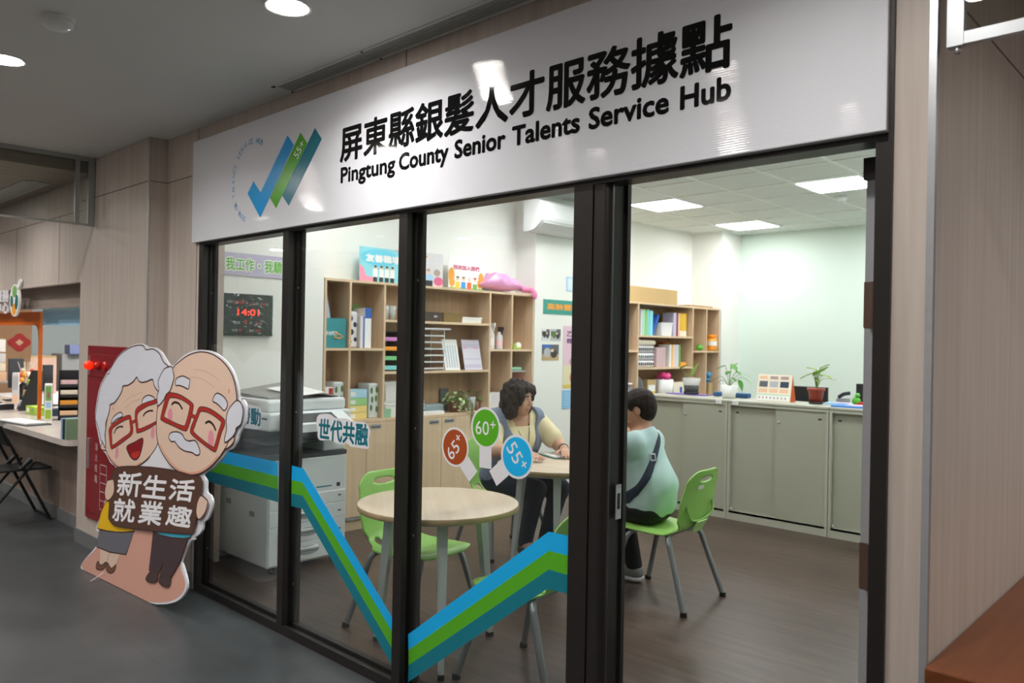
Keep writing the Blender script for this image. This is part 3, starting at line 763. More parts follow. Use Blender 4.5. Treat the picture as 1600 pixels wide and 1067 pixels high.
def green_chair(loc, rz, label):
    t = empty('green_chair', (loc[0], loc[1], 0), rz, label, 'chair', 'lime green shell chairs')
    o = shell_mesh().build('seat_shell', M_GREEN, t)
    bm = bmesh.new(); bm.from_mesh(o.data)
    bmesh.ops.delete(bm, geom=[v for v in bm.verts if not v.link_faces], context='VERTS')
    bmesh.ops.solidify(bm, geom=list(bm.faces), thickness=0.009)
    bmesh.ops.recalc_face_normals(bm, faces=bm.faces)
    bm.to_mesh(o.data); bm.free()
    for p in o.data.polygons: p.use_smooth = True
    # raised curved rib low on the rear of the back, and the pale mounting plate
    m_ = MB(); pts = smooth_open([(-0.230, 0.165, 0.60), (-0.238, 0.145, 0.545), (-0.232, 0.09, 0.513), (-0.226, 0.0, 0.502), (-0.232, -0.09, 0.513), (-0.238, -0.145, 0.545), (-0.230, -0.165, 0.60)], 8)
    m_.tube(pts, 0.007, 8); m_.build('back_rib', M_GREEN, t)
    m_ = MB(); m_.prism([Vector((-0.243, -0.062, 0.505)), Vector((-0.243, 0.062, 0.505)), Vector((-0.205, 0.055, 0.436)), Vector((-0.205, -0.055, 0.436))], (-0.007, 0, -0.004)); o2 = m_.build('mounting_plate', M_GREENLIGHT, t); o2['label'] = 'pale lime mounting plate'
    m_ = MB(); m_.prism([Vector((-0.2785, 0.055, 0.727)), Vector((-0.2745, 0.115, 0.727)), Vector((-0.2680, 0.115, 0.703)), Vector((-0.2715, 0.055, 0.703))], (-0.0012, 0, 0.0003)); o3 = m_.build('label_sticker', M_PAPER, t); o3['label'] = 'small white sticker'; o3.location = (-0.0045, 0, 0)
    m_ = MB()
    for (x, y) in ((0.10, 0.15), (0.10, -0.15), (-0.10, 0.15), (-0.10, -0.15)): pass
    m_.tube([(0.11, -0.165, 0.418), (0.11, 0.165, 0.418)], 0.013, 10); m_.tube([(-0.10, -0.165, 0.418), (-0.10, 0.165, 0.418)], 0.013, 10)
    m_.tube([(0.11, 0.12, 0.418), (-0.10, 0.12, 0.418)], 0.011, 10); m_.tube([(0.11, -0.12, 0.418), (-0.10, -0.12, 0.418)], 0.011, 10)
    m_.build('under_frame', M_TUBE, t)
    for (sx, fx, tx) in ((1, 0.255, 0.11), (-1, -0.265, -0.10)):
        for sy in (1, -1):
            m_ = MB(); pts = smooth_open([(tx, 0.10 * sy, 0.416), (tx + 0.012 * sx, 0.165 * sy, 0.414), (tx + 0.035 * sx, 0.198 * sy, 0.385), (tx + 0.062 * sx, 0.210 * sy, 0.31), (fx, 0.252 * sy, 0.012)], 6)
            m_.tube(pts, 0.0165, 12); lg = m_.build('leg', M_TUBE, t)
            m_ = MB(); m_.cyl((fx + 0.001 * sx, 0.252 * sy, 0), 0.021, 0.026, 14, 0.019); m_.build('foot_cap', M_BLACK, lg)
    return t
PC = (-2.645, 2.0)
green_chair(PC, math.radians(183.5), 'lime green shell chair on which the person in teal sits')
green_chair((-2.42, 0.56), math.radians(185), 'lime green shell chair beside the near table, right next to the glass')
green_chair((-3.30, 0.575), math.radians(4), 'lime green shell chair on the copier side of the near table')
green_chair((-4.07, 2.05), math.radians(-14), 'lime green shell chair under the woman in the grey vest')

# ---- photocopier
cp = empty('photocopier', (-4.62, 0.44, 0), 0, 'large white office photocopier on castors behind the left panes', 'photocopier')
M_COPY = mat('copier_white', '#dfe4e5', 0.4); M_COPYG = mat('copier_grey', '#474c4f', 0.45); M_COPYD = mat('copier_dark', '#23272a', 0.5)
m_ = MB(); m_.rbox(-0.66, 0.0, 0.0, 0.60, 0.05, 0.745, 0.012); m_.build('body', M_COPY, cp)
m_ = MB(); m_.box(-0.655, 0.004, 0.004, 0.596, 0.745, 0.772); m_.box(-0.66, -0.06, 0.02, 0.42, 0.772, 0.775); m_.build('output_tray', M_COPYG, cp)
m_ = MB(); m_.rbox(-0.66, -0.42, 0.0, 0.60, 0.772, 0.935, 0.008); m_.box(-0.42, -0.40, 0.02, 0.42, 0.775, 0.92); m_.build('rear_column', M_COPYD, cp)
m_ = MB(); m_.rbox(-0.45, -0.02, 0.425, 0.598, 0.772, 0.93, 0.012); m_.build('side_column', M_COPY, cp)
m_ = MB(); m_.rbox(-0.40, -0.06, 0.03, 0.41, 0.835, 0.85, 0.004); m_.build('inner_tray', M_COPYG, cp)
m_ = MB(); m_.rbox(-0.66, 0.02, -0.012, 0.62, 0.935, 1.055, 0.016); m_.box(-0.3, 0.0, -0.0135, -0.011, 1.01, 1.022, 1); m_.build('scanner', [M_COPY, M_COPYG], cp)
m_ = MB(); m_.prism([(0.02, 0.06, 1.05), (0.02, 0.54, 1.05), (0.16, 0.54, 0.985), (0.16, 0.06, 0.985), ], (0, 0, -0.05)); pn = m_.build('control_panel', M_COPY, cp)
m_ = MB(); m_.prism([(0.04, 0.16, 1.0425), (0.04, 0.44, 1.0425), (0.14, 0.44, 0.9965), (0.14, 0.16, 0.9965)], (0.0005, 0, 0.0015)); m_.build('touch_screen', M_COPYD, pn)
m_ = MB(); m_.rbox(-0.64, -0.02, 0.0, 0.60, 1.055, 1.135, 0.02); m_.build('document_feeder', M_COPY, cp)
m_ = MB(); m_.prism([(-0.60, 0.05, 1.15), (-0.10, 0.05, 1.135), (-0.05, 0.42, 1.165), (-0.58, 0.42, 1.205)], (0, 0, 0.012)); m_.prism([(-0.58, 0.38, 1.20), (-0.06, 0.40, 1.165), (-0.06, 0.56, 1.135), (-0.58, 0.56, 1.135)], (0, 0, 0.01)); m_.build('feeder_tray', mat('copier_taupe', '#8f8f88', 0.5), cp)
m_ = MB(); m_.prism([(-0.40, 0.20, 1.187), (-0.02, 0.22, 1.155), (0.0, 0.42, 1.172), (-0.38, 0.42, 1.207)], (0, 0, 0.003)); m_.build('paper_sheet', M_PAPER, cp)
for k, (z0, z1) in enumerate(((0.42, 0.50), (0.315, 0.415), (0.19, 0.31), (0.065, 0.185))):
    m_ = MB(); m_.rbox(-0.01, 0.006, 0.01, 0.59, z0, z1, 0.003); d = m_.build('paper_drawer', M_COPY, cp)
    if k > 0:
        m_ = MB(); zc = (z0 + z1) / 2; m_.add(*[[(0.0062, 0.30 + 0.085 * math.cos(a), zc + 0.030 * math.sin(a)) for a in [PI * 2 * i / 28 for i in range(28)]], [tuple(range(28))]], 0)
        m_.rbox(0.0055, 0.016, 0.225, 0.375, zc + 0.004, zc + 0.024, 0.005, 1); m_.build('handle', [mat('copier_recess', '#9ba2a4', 0.5), M_COPY], d)
    m_ = MB(); m_.box(0.006, 0.0068, 0.53, 0.555, z0 + 0.04, z0 + 0.05); m_.build('size_mark', M_COPYG, d)
m_ = MB(); m_.box(0.0, 0.0008, 0.52, 0.548, 0.525, 0.552, 0); m_.box(0.0, 0.0008, 0.36, 0.48, 0.532, 0.54, 1); m_.build('nameplate', [M_COPYD, TEAL], cp)
m_ = MB()
for k in range(8): m_.box(-0.61, -0.52, -0.0008, 0.001, 0.50 + k * 0.012, 0.505 + k * 0.012)
m_.build('side_vent', M_COPYG, cp)
for (x, z) in ((-0.20, 0.36), (-0.52, 0.40)):
    m_ = MB(); m_.rbox(x - 0.035, x + 0.035, -0.001, 0.004, z, z + 0.035, 0.002); m_.build('side_grip', mat('copier_recess2', '#7f8688', 0.5), cp)
for (x, y) in ((-0.06, 0.06), (-0.06, 0.54), (-0.6, 0.06), (-0.6, 0.54)):
    m_ = MB(); m_.tube([(x, y - 0.012, 0.025), (x, y + 0.012, 0.025)], 0.025, 14); m_.box(x - 0.018, x + 0.018, y - 0.016, y + 0.016, 0.03, 0.052); m_.build('castor', M_BLACK, cp)

# ---- air conditioner
ac = empty('air_conditioner', (-5.298, 3.54, 2.63), 0, 'white split air conditioner high on the office wall above the posters', 'air conditioner')
m_ = MB()
prof = smooth_open([(0.0, 0.30), (0.15, 0.302), (0.215, 0.285), (0.235, 0.24), (0.238, 0.13), (0.225, 0.085), (0.15, 0.02), (0.06, 0.0), (0.0, 0.0)], 5)
nP = len(prof); L_ = 1.30
m_.add([(p[0], 0, p[1]) for p in prof] + [(p[0], L_, p[1]) for p in prof], [(i, i + 1, nP + i + 1, nP + i) for i in range(nP - 1)] + [(nP - 1, 0, nP, 2 * nP - 1)], 0)
m_.add([(p[0], 0, p[1]) for p in prof], [tuple(range(nP))], 0); m_.add([(p[0], L_, p[1]) for p in prof], [tuple(range(nP))], 0)
m_.build('housing', M_WHITE, ac)
m_ = MB(); m_.prism([(0.222, 0.05, 0.080), (0.222, 1.25, 0.080), (0.155, 1.25, 0.022), (0.155, 0.05, 0.022)], (0.004, 0, -0.005)); m_.build('louver', M_OFFWHITE, ac)
m_ = MB(); m_.box(0.2335, 0.2395, 0.02, 1.28, 0.118, 0.121); m_.build('panel_gap', mat('gap_grey', '#a4a8a8', 0.6), ac)

# ================================================================== CUTOUT OF THE OLD COUPLE
SA_ = onZ(238, 944.5, 0.0); _e1 = np.array([1.0, 0.05, 0.0]); _e1 /= np.linalg.norm(_e1)
_n0 = np.array([_e1[1], -_e1[0], 0.0]); _th = math.radians(4)
_e2 = np.array([0, 0, 1.0]) * math.cos(_th) - _n0 * math.sin(_th); _nn = _n0 * math.cos(_th) + np.array([0, 0, 1.0]) * math.sin(_th)
def st(px, py):
    d = ray(px, py); p = CAM + d * (np.dot(SA_ - CAM, _nn) / np.dot(d, _nn)); q = p - SA_
    return np.array([np.dot(q, _e1), np.dot(q, _e2)])
def sp(q, lay): return SA_ + _e1 * q[0] + _e2 * max(q[1], 0.003) + _nn * lay
def A_(*pts): return [st(130 + x / 5.926, 530 + y / 5.926) for x, y in pts]
def B_(*pts): return [st(130 + x / 5.926, 650 + y / 5.926) for x, y in pts]
def C_(*pts): return [st(100 + x / 5.929, 780 + y / 5.929) for x, y in pts]
SPAL = {}
SCOL = dict(white='#e6e6ec', skin='#e6c8b4', blush='#e2a28a', hair='#dbdee8', line='#4a3230', glass='#b3342d', mouth='#8d1c22', tongue='#c5362f', cheek='#e594a6', eye='#3a221d', board='#5c4034', boardedge='#4a322a', yellow='#efbf12', skirt='#6d6d76', trouser='#4b3c40', shoe='#7d563c', dshoe='#4f403f', patch='#dba695', shirt='#45b2cf', wrinkle='#c8a08c')
_names = list(SCOL)
SMATS = [mat('print_' + k, SCOL[k], 0.32) for k in _names]
class Art:
    def __init__(s, base): s.mb = MB(); s.l = base
    def fill(s, pts, col, sub=4, closed=True, line=0.0075, lc='line'):
        q = smooth_closed(pts, sub) if sub > 1 else pts
        s.l += 0.00008
        P = [Vector(sp(p, s.l)) for p in q]
        s.mb.add(P, [tuple(t) for t in tessellate_polygon([P])], _names.index(col))
        if line: s.stroke(q, lc, line, True, 1)
        return s
    def stroke(s, pts, col, wd, closed=False, sub=5):
        q = [np.array(p) for p in (pts if sub == 1 else smooth_open(pts, sub))]
        s.l += 0.00008; n = len(q); L = []; R = []
        for i in range(n):
            a = q[i - 1] if (i > 0 or closed) else q[i]; b = q[(i + 1) % n] if (i < n - 1 or closed) else q[i]
            t = b - a; t = t / (np.linalg.norm(t) + 1e-9); m = np.array([-t[1], t[0]]) * wd / 2
            L.append(sp(q[i] + m, s.l)); R.append(sp(q[i] - m, s.l))
        k = n if closed else n - 1
        s.mb.add(L + R, [(i, (i + 1) % n, n + (i + 1) % n, n + i) for i in range(k)], _names.index(col))
        return s
    def ring(s, outer, inner, col):
        def rs(pts, n=64):
            q = smooth_closed(pts, 5); q.append(q[0]); d = [0]
            for i in range(1, len(q)): d.append(d[-1] + np.linalg.norm(q[i] - q[i - 1]))
            out = []
            for k in range(n):
                v = d[-1] * k / n; i = min(max(int(np.searchsorted(d, v)), 1), len(q) - 1); a = (v - d[i - 1]) / max(1e-9, d[i] - d[i - 1]); out.append(q[i - 1] * (1 - a) + q[i] * a)
            return out
        o, i_ = rs(outer), rs(inner); s.l += 0.00008; n = len(o)
        s.mb.add([sp(p, s.l) for p in o] + [sp(p, s.l) for p in i_], [(k, (k + 1) % n, n + (k + 1) % n, n + k) for k in range(n)], _names.index(col))
        s.stroke(o, 'line', 0.005, True, 1); s.stroke(i_, 'line', 0.004, True, 1); return s
    def oval(s, c, rx, ry, col, rot=0.0):
        cs, sn = math.cos(rot), math.sin(rot)
        return s.fill([np.array([c[0] + rx * math.cos(a) * cs - ry * math.sin(a) * sn, c[1] + rx * math.cos(a) * sn + ry * math.sin(a) * cs]) for a in [PI * 2 * k / 16 for k in range(16)]], col, 2, True, 0)
    def build(s, name, parent):
        used = sorted(set(s.mb.mi)); s.mb.mi = [used.index(i) for i in s.mb.mi]
        return s.mb.build(name, [SMATS[i] for i in used], parent, fix=False)

cut = empty('cutout_display', (0, 0, 0), 0, 'life-size cardboard cutout of a smiling old couple holding a brown sign', 'cutout display')
outline = A_((110, 720), (122, 600), (152, 445), (212, 322), (252, 268), (325, 152), (418, 76), (498, 42), (560, 47), (597, 72), (662, 76), (722, 120), (765, 190), (800, 238), (842, 235), (872, 205), (930, 152), (1010, 111), (1105, 98), (1205, 118), (1300, 182), (1372, 272), (1412, 370), (1436, 470), (1443, 552), (1480, 560), (1508, 620), (1505, 715)) \
    + B_((1490, 75), (1442, 165), (1425, 225), (1380, 300), (1332, 322), (1288, 385), (1200, 478), (1112, 540), (1140, 600), (1142, 700), (1180, 740), (1196, 800)) \
    + C_((1362, 100), (1330, 180), (1291, 215), (1281, 280), (1243, 330), (1208, 352), (1205, 376), (1165, 392), (1092, 560), (1098, 610), (1130, 720), (1140, 810), (1110, 882), (1048, 942), (950, 970), (800, 970), (650, 945), (500, 895), (350, 825), (230, 750), (168, 682), (156, 620), (190, 560), (300, 432), (309, 380), (325, 300), (296, 290), (309, 230)) \
    + B_((175, 870), (205, 770), (214, 700), (226, 622), (262, 580), (300, 478), (252, 430), (210, 350), (170, 308), (150, 230), (130, 130))
m_ = MB(); q = smooth_closed(outline, 3)
m_.prism([sp(p, 0) for p in q], -_nn * 0.012); m_.build('board', mat('print_white', SCOL['white']), cut)
a = Art(0.0004)
a.fill(C_((310, 440), (180, 575), (168, 630), (240, 738), (370, 815), (520, 880), (660, 926), (800, 952), (940, 952), (1038, 922), (1098, 868), (1124, 800), (1112, 720), (1078, 600), (1150, 385), (1000, 330), (660, 285), (340, 300)), 'patch', 3, line=0)
a.build('floor_patch_print', cut)
# --- woman
a = Art(0.0008)
a.fill(C_((335, 455), (420, 480), (400, 590), (352, 615), (328, 590)), 'skin', 1, line=0.003).fill(C_((425, 480), (522, 505), (478, 630), (440, 645), (400, 590)), 'skin', 1, line=0.003)
a.fill(C_((315, 575), (345, 612), (392, 582), (380, 632), (340, 656), (298, 636)), 'shoe').fill(C_((402, 585), (440, 640), (482, 606), (470, 662), (430, 685), (392, 650)), 'shoe')
a.fill(C_((332, 285), (480, 303), (650, 300), (578, 512), (430, 490), (302, 440)), 'skirt', 1)
a.fill(C_((395, 10), (345, 120), (310, 270), (400, 292), (480, 303), (560, 305), (655, 296), (640, 255), (490, 225), (440, 180), (440, 0)), 'yellow', 1)
a.fill(B_((690, 250), (830, 500), (520, 475), (610, 400)), 'white', 1, line=0.003)
a.fill(B_((186, 246), (164, 275), (176, 312), (215, 312), (220, 250)), 'skin')
a.fill(A_((250, 600), (330, 480), (420, 380), (520, 330), (640, 340), (720, 470), (705, 620)) + B_((692, 100), (692, 255), (620, 372), (540, 443), (462, 484), (388, 492), (308, 462), (248, 392), (210, 300), (206, 180), (225, 30)), 'skin', 4)
a.stroke(B_((225, 340), (262, 398), (318, 452), (388, 480), (462, 472), (540, 430)), 'blush', 0.008)
for l_ in (((365, 600), (430, 540), (550, 490)), ((390, 640), (450, 582), (530, 556))): a.stroke(A_(*l_), 'wrinkle', 0.003)
a.fill(A_((552, 600), (556, 552), (600, 518), (650, 532), (664, 562), (604, 590)), 'hair').fill(A_((262, 785), (278, 730), (318, 690), (354, 677), (368, 712), (310, 742)), 'hair')
a.oval(B_((315, 342))[0], 0.022, 0.036, 'cheek').oval(B_((648, 150))[0], 0.022, 0.040, 'cheek')
a.oval(A_((283, 643))[0], 0.006, 0.009, 'blush')
a.stroke(A_((560, 712), (578, 682), (618, 662), (652, 662)), 'eye', 0.010).stroke(B_((290, 162), (308, 120), (342, 98), (374, 100)), 'eye', 0.010)
a.fill(B_((408, 282), (480, 242), (556, 205), (550, 285), (525, 370), (490, 404), (452, 388), (425, 345)), 'mouth', 3)
a.fill(B_((452, 350), (495, 330), (532, 330), (515, 372), (488, 396), (462, 384)), 'tongue', 3, line=0)
a.ring(A_((488, 662), (560, 598), (640, 570), (700, 566)) + B_((700, 48), (690, 62), (610, 115), (512, 155), (495, 120)), A_((508, 690), (580, 630), (655, 602), (690, 598)) + B_((690, 35), (680, 48), (600, 88), (520, 118), (512, 80)), 'glass')
a.ring(A_((248, 822), (325, 750), (430, 702), (452, 745)) + B_((462, 155), (380, 232), (280, 300), (258, 285), (246, 180)), B_((272, 125), (340, 66), (425, 26), (434, 60), (438, 145), (362, 208), (280, 268), (272, 230)), 'glass')
a.fill(A_((450, 758), (484, 745), (487, 768), (455, 782)), 'glass', 1, line=0.003)
a.fill(A_((118, 731), (135, 610), (165, 450), (225, 330), (247, 318), (264, 266), (336, 156), (425, 86), (500, 58), (560, 60), (588, 99), (650, 90), (710, 130), (746, 205), (790, 248), (830, 300), (760, 420), (712, 478), (690, 470), (664, 430), (648, 372), (600, 388), (550, 399), (520, 385), (501, 350), (470, 390), (420, 425), (371, 434), (364, 480), (330, 540), (290, 590), (254, 606), (248, 660), (232, 720), (214, 775)) + B_((214, 120), (206, 180), (213, 245), (205, 290), (186, 240), (168, 215), (150, 132), (130, 60)), 'hair', 3)
for l_ in (((380, 205), (410, 218), (440, 190)), ((512, 240), (545, 272), (585, 235)), ((280, 405), (310, 400), (335, 370)), ((185, 540), (215, 550), (240, 535))): a.stroke(A_(*l_), 'white', 0.006)
a.build('printed_woman', cut)
# --- man
a = Art(0.0066)
a.fill(C_((838, 280), (1000, 340), (985, 430), (940, 560), (872, 705), (835, 690), (798, 655), (822, 450)), 'trouser', 1).fill(C_((1000, 340), (1158, 365), (1082, 575), (1000, 718), (945, 735), (890, 738), (940, 560), (972, 430)), 'trouser', 1)
a.fill(C_((800, 680), (830, 658), (866, 680), (876, 742), (830, 768), (768, 742)), 'dshoe').fill(C_((888, 758), (930, 708), (970, 698), (996, 740), (980, 802), (930, 800)), 'dshoe')
a.fill(C_((835, 275), (850, 300), (900, 330), (1000, 353), (1110, 362), (1178, 356), (1186, 315), (1010, 295)), 'shirt', 1)
a.fill(B_((1400, 185), (1408, 230), (1370, 282), (1322, 302), (1325, 235)), 'skin')
a.fill(A_((838, 275), (900, 210), (980, 152), (1050, 126), (1120, 118), (1210, 140), (1300, 202), (1370, 292), (1410, 390), (1428, 490), (1430, 570)) + B_((1390, 100), (1350, 250), (1330, 292), (1270, 382), (1190, 468), (1100, 528), (1010, 545), (920, 526), (840, 472), (762, 372), (712, 272), (690, 150), (692, 20)) + A_((705, 620), (760, 450)), 'skin', 4)
a.stroke(B_((725, 270), (775, 360), (848, 455), (922, 508), (1010, 527), (1100, 510), (1185, 452), (1262, 368)), 'blush', 0.010)
for l_ in (((1030, 278), (1130, 295), (1220, 340), (1270, 385)), ((1000, 350), (1100, 365), (1180, 410), (1230, 450))): a.stroke(A_(*l_), 'wrinkle', 0.003)
a.oval(A_((1362, 480))[0], 0.010, 0.013, 'blush')
a.fill(A_((868, 382), (888, 355), (935, 341), (970, 356), (1001, 376), (995, 420), (985, 462), (950, 445), (905, 428), (870, 428)), 'hair', 3).fill(A_((1212, 572), (1228, 522), (1255, 500), (1300, 520), (1335, 560), (1350, 610), (1320, 662), (1280, 622), (1245, 592)), 'hair', 3)
a.oval(A_((818, 705))[0], 0.027, 0.040, 'cheek', 0.2).oval(B_((1196, 210))[0], 0.030, 0.045, 'cheek', 0.2)
a.stroke(A_((830, 605), (858, 584), (898, 596), (932, 648)), 'eye', 0.013).stroke(B_((1144, 66), (1180, 50), (1218, 82), (1242, 134)), 'eye', 0.013)
a.stroke(B_((932, 162), (952, 205), (985, 226), (1012, 222)), 'line', 0.003)
a.fill(B_((805, 192), (830, 152), (890, 147), (928, 168), (958, 215), (1000, 232), (1050, 226), (1085, 288), (1094, 345), (1062, 363), (1020, 336), (960, 325), (902, 290), (862, 236), (830, 236)), 'hair', 3)
a.ring(A_((800, 494), (905, 512), (1020, 588), (1032, 640), (985, 820), (952, 846), (850, 802), (738, 748), (736, 700), (782, 520)), A_((828, 540), (905, 553), (990, 602), (998, 640), (962, 780), (940, 800), (860, 770), (770, 722), (768, 690), (808, 560)), 'glass')
a.ring(A_((1095, 628), (1190, 645), (1308, 728), (1326, 780)) + B_((1292, 160), (1252, 300), (1222, 326), (1104, 242), (1012, 162), (1010, 110)) + A_((1062, 690)), A_((1105, 667), (1185, 685), (1282, 755), (1290, 785)) + B_((1262, 160), (1232, 270), (1215, 285), (1124, 222), (1038, 145), (1040, 110)) + A_((1082, 710)), 'glass')
a.fill(A_((1010, 688), (1055, 704), (1050, 736), (1004, 716)), 'glass', 1, line=0.003)
a.fill(A_((798, 260), (835, 256), (846, 300), (856, 350), (838, 420), (816, 480), (782, 512), (760, 560), (710, 616), (700, 580), (700, 520), (716, 470), (708, 400), (724, 350), (760, 282)), 'hair', 3)
a.fill(A_((1440, 566), (1476, 590), (1496, 650), (1490, 720), (1472, 790), (1432, 822)) + B_((1425, 145), (1395, 195), (1330, 246), (1326, 200), (1342, 130)) + A_((1340, 740), (1358, 660), (1398, 602)), 'hair', 3)
a.build('printed_man', cut)
# --- brown sign and hands
a = Art(0.0124)
brd = B_((315, 482), (540, 466), (828, 497), (1010, 545), (1095, 560), (1119, 602), (1110, 720), (1085, 800)) + C_((1250, 130), (1226, 270), (1185, 316), (1000, 305), (840, 290), (640, 265), (490, 238), (440, 190), (432, 130)) + B_((285, 600))
a.fill(brd, 'board', 3)
a.fill(B_((240, 602), (268, 590), (300, 592), (306, 690), (285, 746), (250, 780), (224, 760), (220, 690)), 'skin', 4)
a.fill(B_((1090, 762), (1110, 735), (1140, 750), (1166, 775)) + C_((1352, 30), (1332, 110), (1292, 172), (1262, 182), (1244, 120), (1252, 40)), 'skin', 4)
bp_ = a.build('brown_sign', cut)
m_ = MB()
def put_char(ch, conv, BL, BR, TL):
    p0, p1, p2 = [sp(conv(k)[0], 0.0138) for k in (BL, BR, TL)]
    put_text(m_, ch, p0, p1 - p0, p2 - p0, 0, bold_by=0.0042)
put_char('新', B_, (330, 728), (545, 746), (354, 516)); put_char('生', B_, (564, 745), (780, 768), (592, 545)); put_char('活', B_, (808, 768), (1030, 790), (840, 582))
put_char('就', C_, (466, 192), (665, 214), (492, -8)); put_char('業', C_, (704, 216), (912, 243), (740, 12)); put_char('趣', C_, (960, 232), (1185, 262), (992, 55))
m_.build('sign_lettering', mat('print_white2', '#f0f0f4', 0.4), bp_)
m_ = MB(); m_.tube([sp(st(158, 890), -0.013), (-5.33, -0.19, 0.006), sp(st(250, 890), -0.013)], 0.004, 8); m_.tube([(-5.33, -0.195, 0.005), tuple(onZ(141, 908, 0.005)), sp(st(162, 893), -0.012)], 0.003, 8)
m_.build('wire_stand', M_WHITE, cut)

# ================================================================== FIRE HYDRANT CABINET
M_RED = mat('fire_red_steel', '#8e1620', 0.28, coat=0.4)
hy = empty('hydrant_cabinet', (-6.19, -0.112, 0.22), 0, 'dark red fire hydrant cabinet set in the wall behind the cutout', 'fire cabinet')
m_ = MB(); m_.rbox(0, 0.98, -0.014, -0.0005, 0, 1.24, 0.003); m_.build('cabinet_frame', M_RED, hy)
m_ = MB(); m_.rbox(0.03, 0.95, -0.020, -0.014, 1.02, 1.18, 0.003); m_.build('alarm_panel', M_RED, hy)
m_ = MB(); m_.rbox(0.03, 0.95, -0.020, -0.014, 0.05, 0.985, 0.003); d_ = m_.build('door', M_RED, hy)
m_ = MB(); m_.rbox(0.085, 0.098, -0.036, -0.020, 0.36, 0.58, 0.003); m_.build('handle', M_ALU, d_)
m_ = MB()
x0 = 0.20
for r_ in range(4): put_text(m_, '消火栓箱'[r_], (x0, -0.0215, 0.50 - r_ * 0.075), (0.05, 0, 0), (0, 0, 0.055), 0)
m_.build('lettering', mat('red_box_white_print', '#d9c9c4', 0.5), d_)
m_ = MB()
for k in range(6):
    m_.box(0.30, 0.42, -0.0212, -0.0204, 0.10 + k * 0.062, 0.104 + k * 0.062)
m_.box(0.30, 0.303, -0.0212, -0.0204, 0.10, 0.414); m_.box(0.42, 0.423, -0.0212, -0.0204, 0.10, 0.414); m_.build('instruction_print', MATS['red_box_white_print'], d_)
m_ = MB(); m_.ball((0.115, -0.045, 1.10), 0.032, 0, 20); m_.build('red_lamp', mat('lit_red_lamp', '#ff2a08', 0.15, emit=0.9), hy)
m_ = MB(); m_.box(0.05, 0.065, -0.022, -0.019, 1.03, 1.17); m_.build('lamp_plate', M_ALU, hy)
m_ = MB(); m_.ball((0.25, -0.03, 1.10), 0.026, 0, 16); m_.build('alarm_button', mat('red_plastic', '#c41a14', 0.2), hy)
m_ = MB(); m_.lathe((0, 0, 0), [(0.032, 0), (0.032, 0.01), (0.02, 0.014), (0, 0.014)], 18); b_ = m_.build('alarm_bell', MATS['red_plastic'], hy); b_.rotation_euler = (PI / 2, 0, 0); b_.location = (0.36, -0.02, 1.10)

# ================================================================== STICKERS ON THE GLASS
DY = GY - 0.0006
def dpt(px, py, lay=0): return onY(px, py, DY - lay)
def decal(pts, lay=0.0): return [Vector(onY(px, py, DY - lay)) for px, py in pts]
def dfill(mb, pts, lay=0.0, mi=0):
    P = decal(pts, lay); mb.add(P, [tuple(t) for t in tessellate_polygon([P])], mi); return mb
D_BLUE = mat('sticker_blue', '#12b2f4', 0.35); D_GREEN = mat('sticker_green', '#57b021', 0.35); D_TEAL = mat('sticker_teal', '#0c7a8c', 0.35); D_WHITE = mat('sticker_white', '#e6e6ea', 0.4)
def band(label, rows):
    t = empty('striped_sticker', (0, 0, 0), 0, label, 'window sticker', 'striped bands on the storefront glass')
    for k, (nm, m) in enumerate((('blue_stripe', D_BLUE), ('green_stripe', D_GREEN), ('teal_stripe', D_TEAL))):
        mb = MB(); dfill(mb, rows[k] + list(reversed(rows[k + 1]))); mb.build(nm, m, t, fix=False)
    return t
band('blue, green and teal band on the left pane, beside the cutout', [[(322, 698.5), (434.6, 722)], [(322, 717), (434.6, 744.2)], [(322, 734.8), (434.6, 764.5)], [(322, 751), (434.6, 784.8)]])
band('blue, green and teal band sloping steeply down the second pane', [[(456, 727.4), (474, 731.8), (613.4, 965.5)], [(455.5, 750), (472.2, 753.3), (613.2, 988)], [(455.2, 771), (473, 774.4), (613, 1014)], [(455, 790.5), (472.4, 795), (612.6, 1040)]])
band('blue, green and teal band rising to the right on the pane by the door', [[(637.6, 991), (857.4, 830.6), (889, 837.2)], [(638.2, 1015.6), (857.4, 860.5), (888.5, 868.2)], [(638.4, 1039.4), (857.4, 889.8), (888, 898.5)], [(637.4, 1066), (855, 920), (887.5, 927.8)]])
def K(x, y): return (330 + x / 6.276, 590 + y / 6.276)
def word_sticker(label, outline_px, body, BL, BR, TL):
    t = empty('word_sticker', (0, 0, 0), 0, label, 'window sticker')
    mb = MB(); q = smooth_closed([np.array(K(*p)) for p in outline_px], 4); dfill(mb, [tuple(p) for p in q]); mb.build('white_backing', D_WHITE, t, fix=False)
    mb = MB(); p0, p1, p2 = dpt(*K(*BL), 0.0006), dpt(*K(*BR), 0.0006), dpt(*K(*TL), 0.0006)
    put_text(mb, body, p0, p1 - p0, p2 - p0, 0, bold_by=0.0032); mb.build('teal_lettering', mat('sticker_teal_text', '#0f6f80', 0.35), t)
word_sticker('white sticker with teal Chinese characters on the second pane, right of the copier', [(1045, 375), (1100, 355), (1170, 360), (1215, 392), (1270, 400), (1330, 402), (1375, 422), (1440, 436), (1510, 440), (1540, 475), (1560, 530), (1545, 610), (1545, 690), (1500, 696), (1430, 684), (1370, 676), (1330, 645), (1270, 655), (1210, 630), (1150, 612), (1080, 615), (1046, 590), (1044, 520), (1030, 450)], '世代共融', (1052, 598), (1530, 672), (1062, 402))
word_sticker('white sticker with teal Chinese characters half hidden by the cutout', [(250, 262), (330, 258), (420, 275), (478, 300), (496, 360), (490, 440), (478, 492), (440, 508), (360, 498), (280, 482), (240, 400)], '勞動', (290, 438), (482, 476), (292, 278))
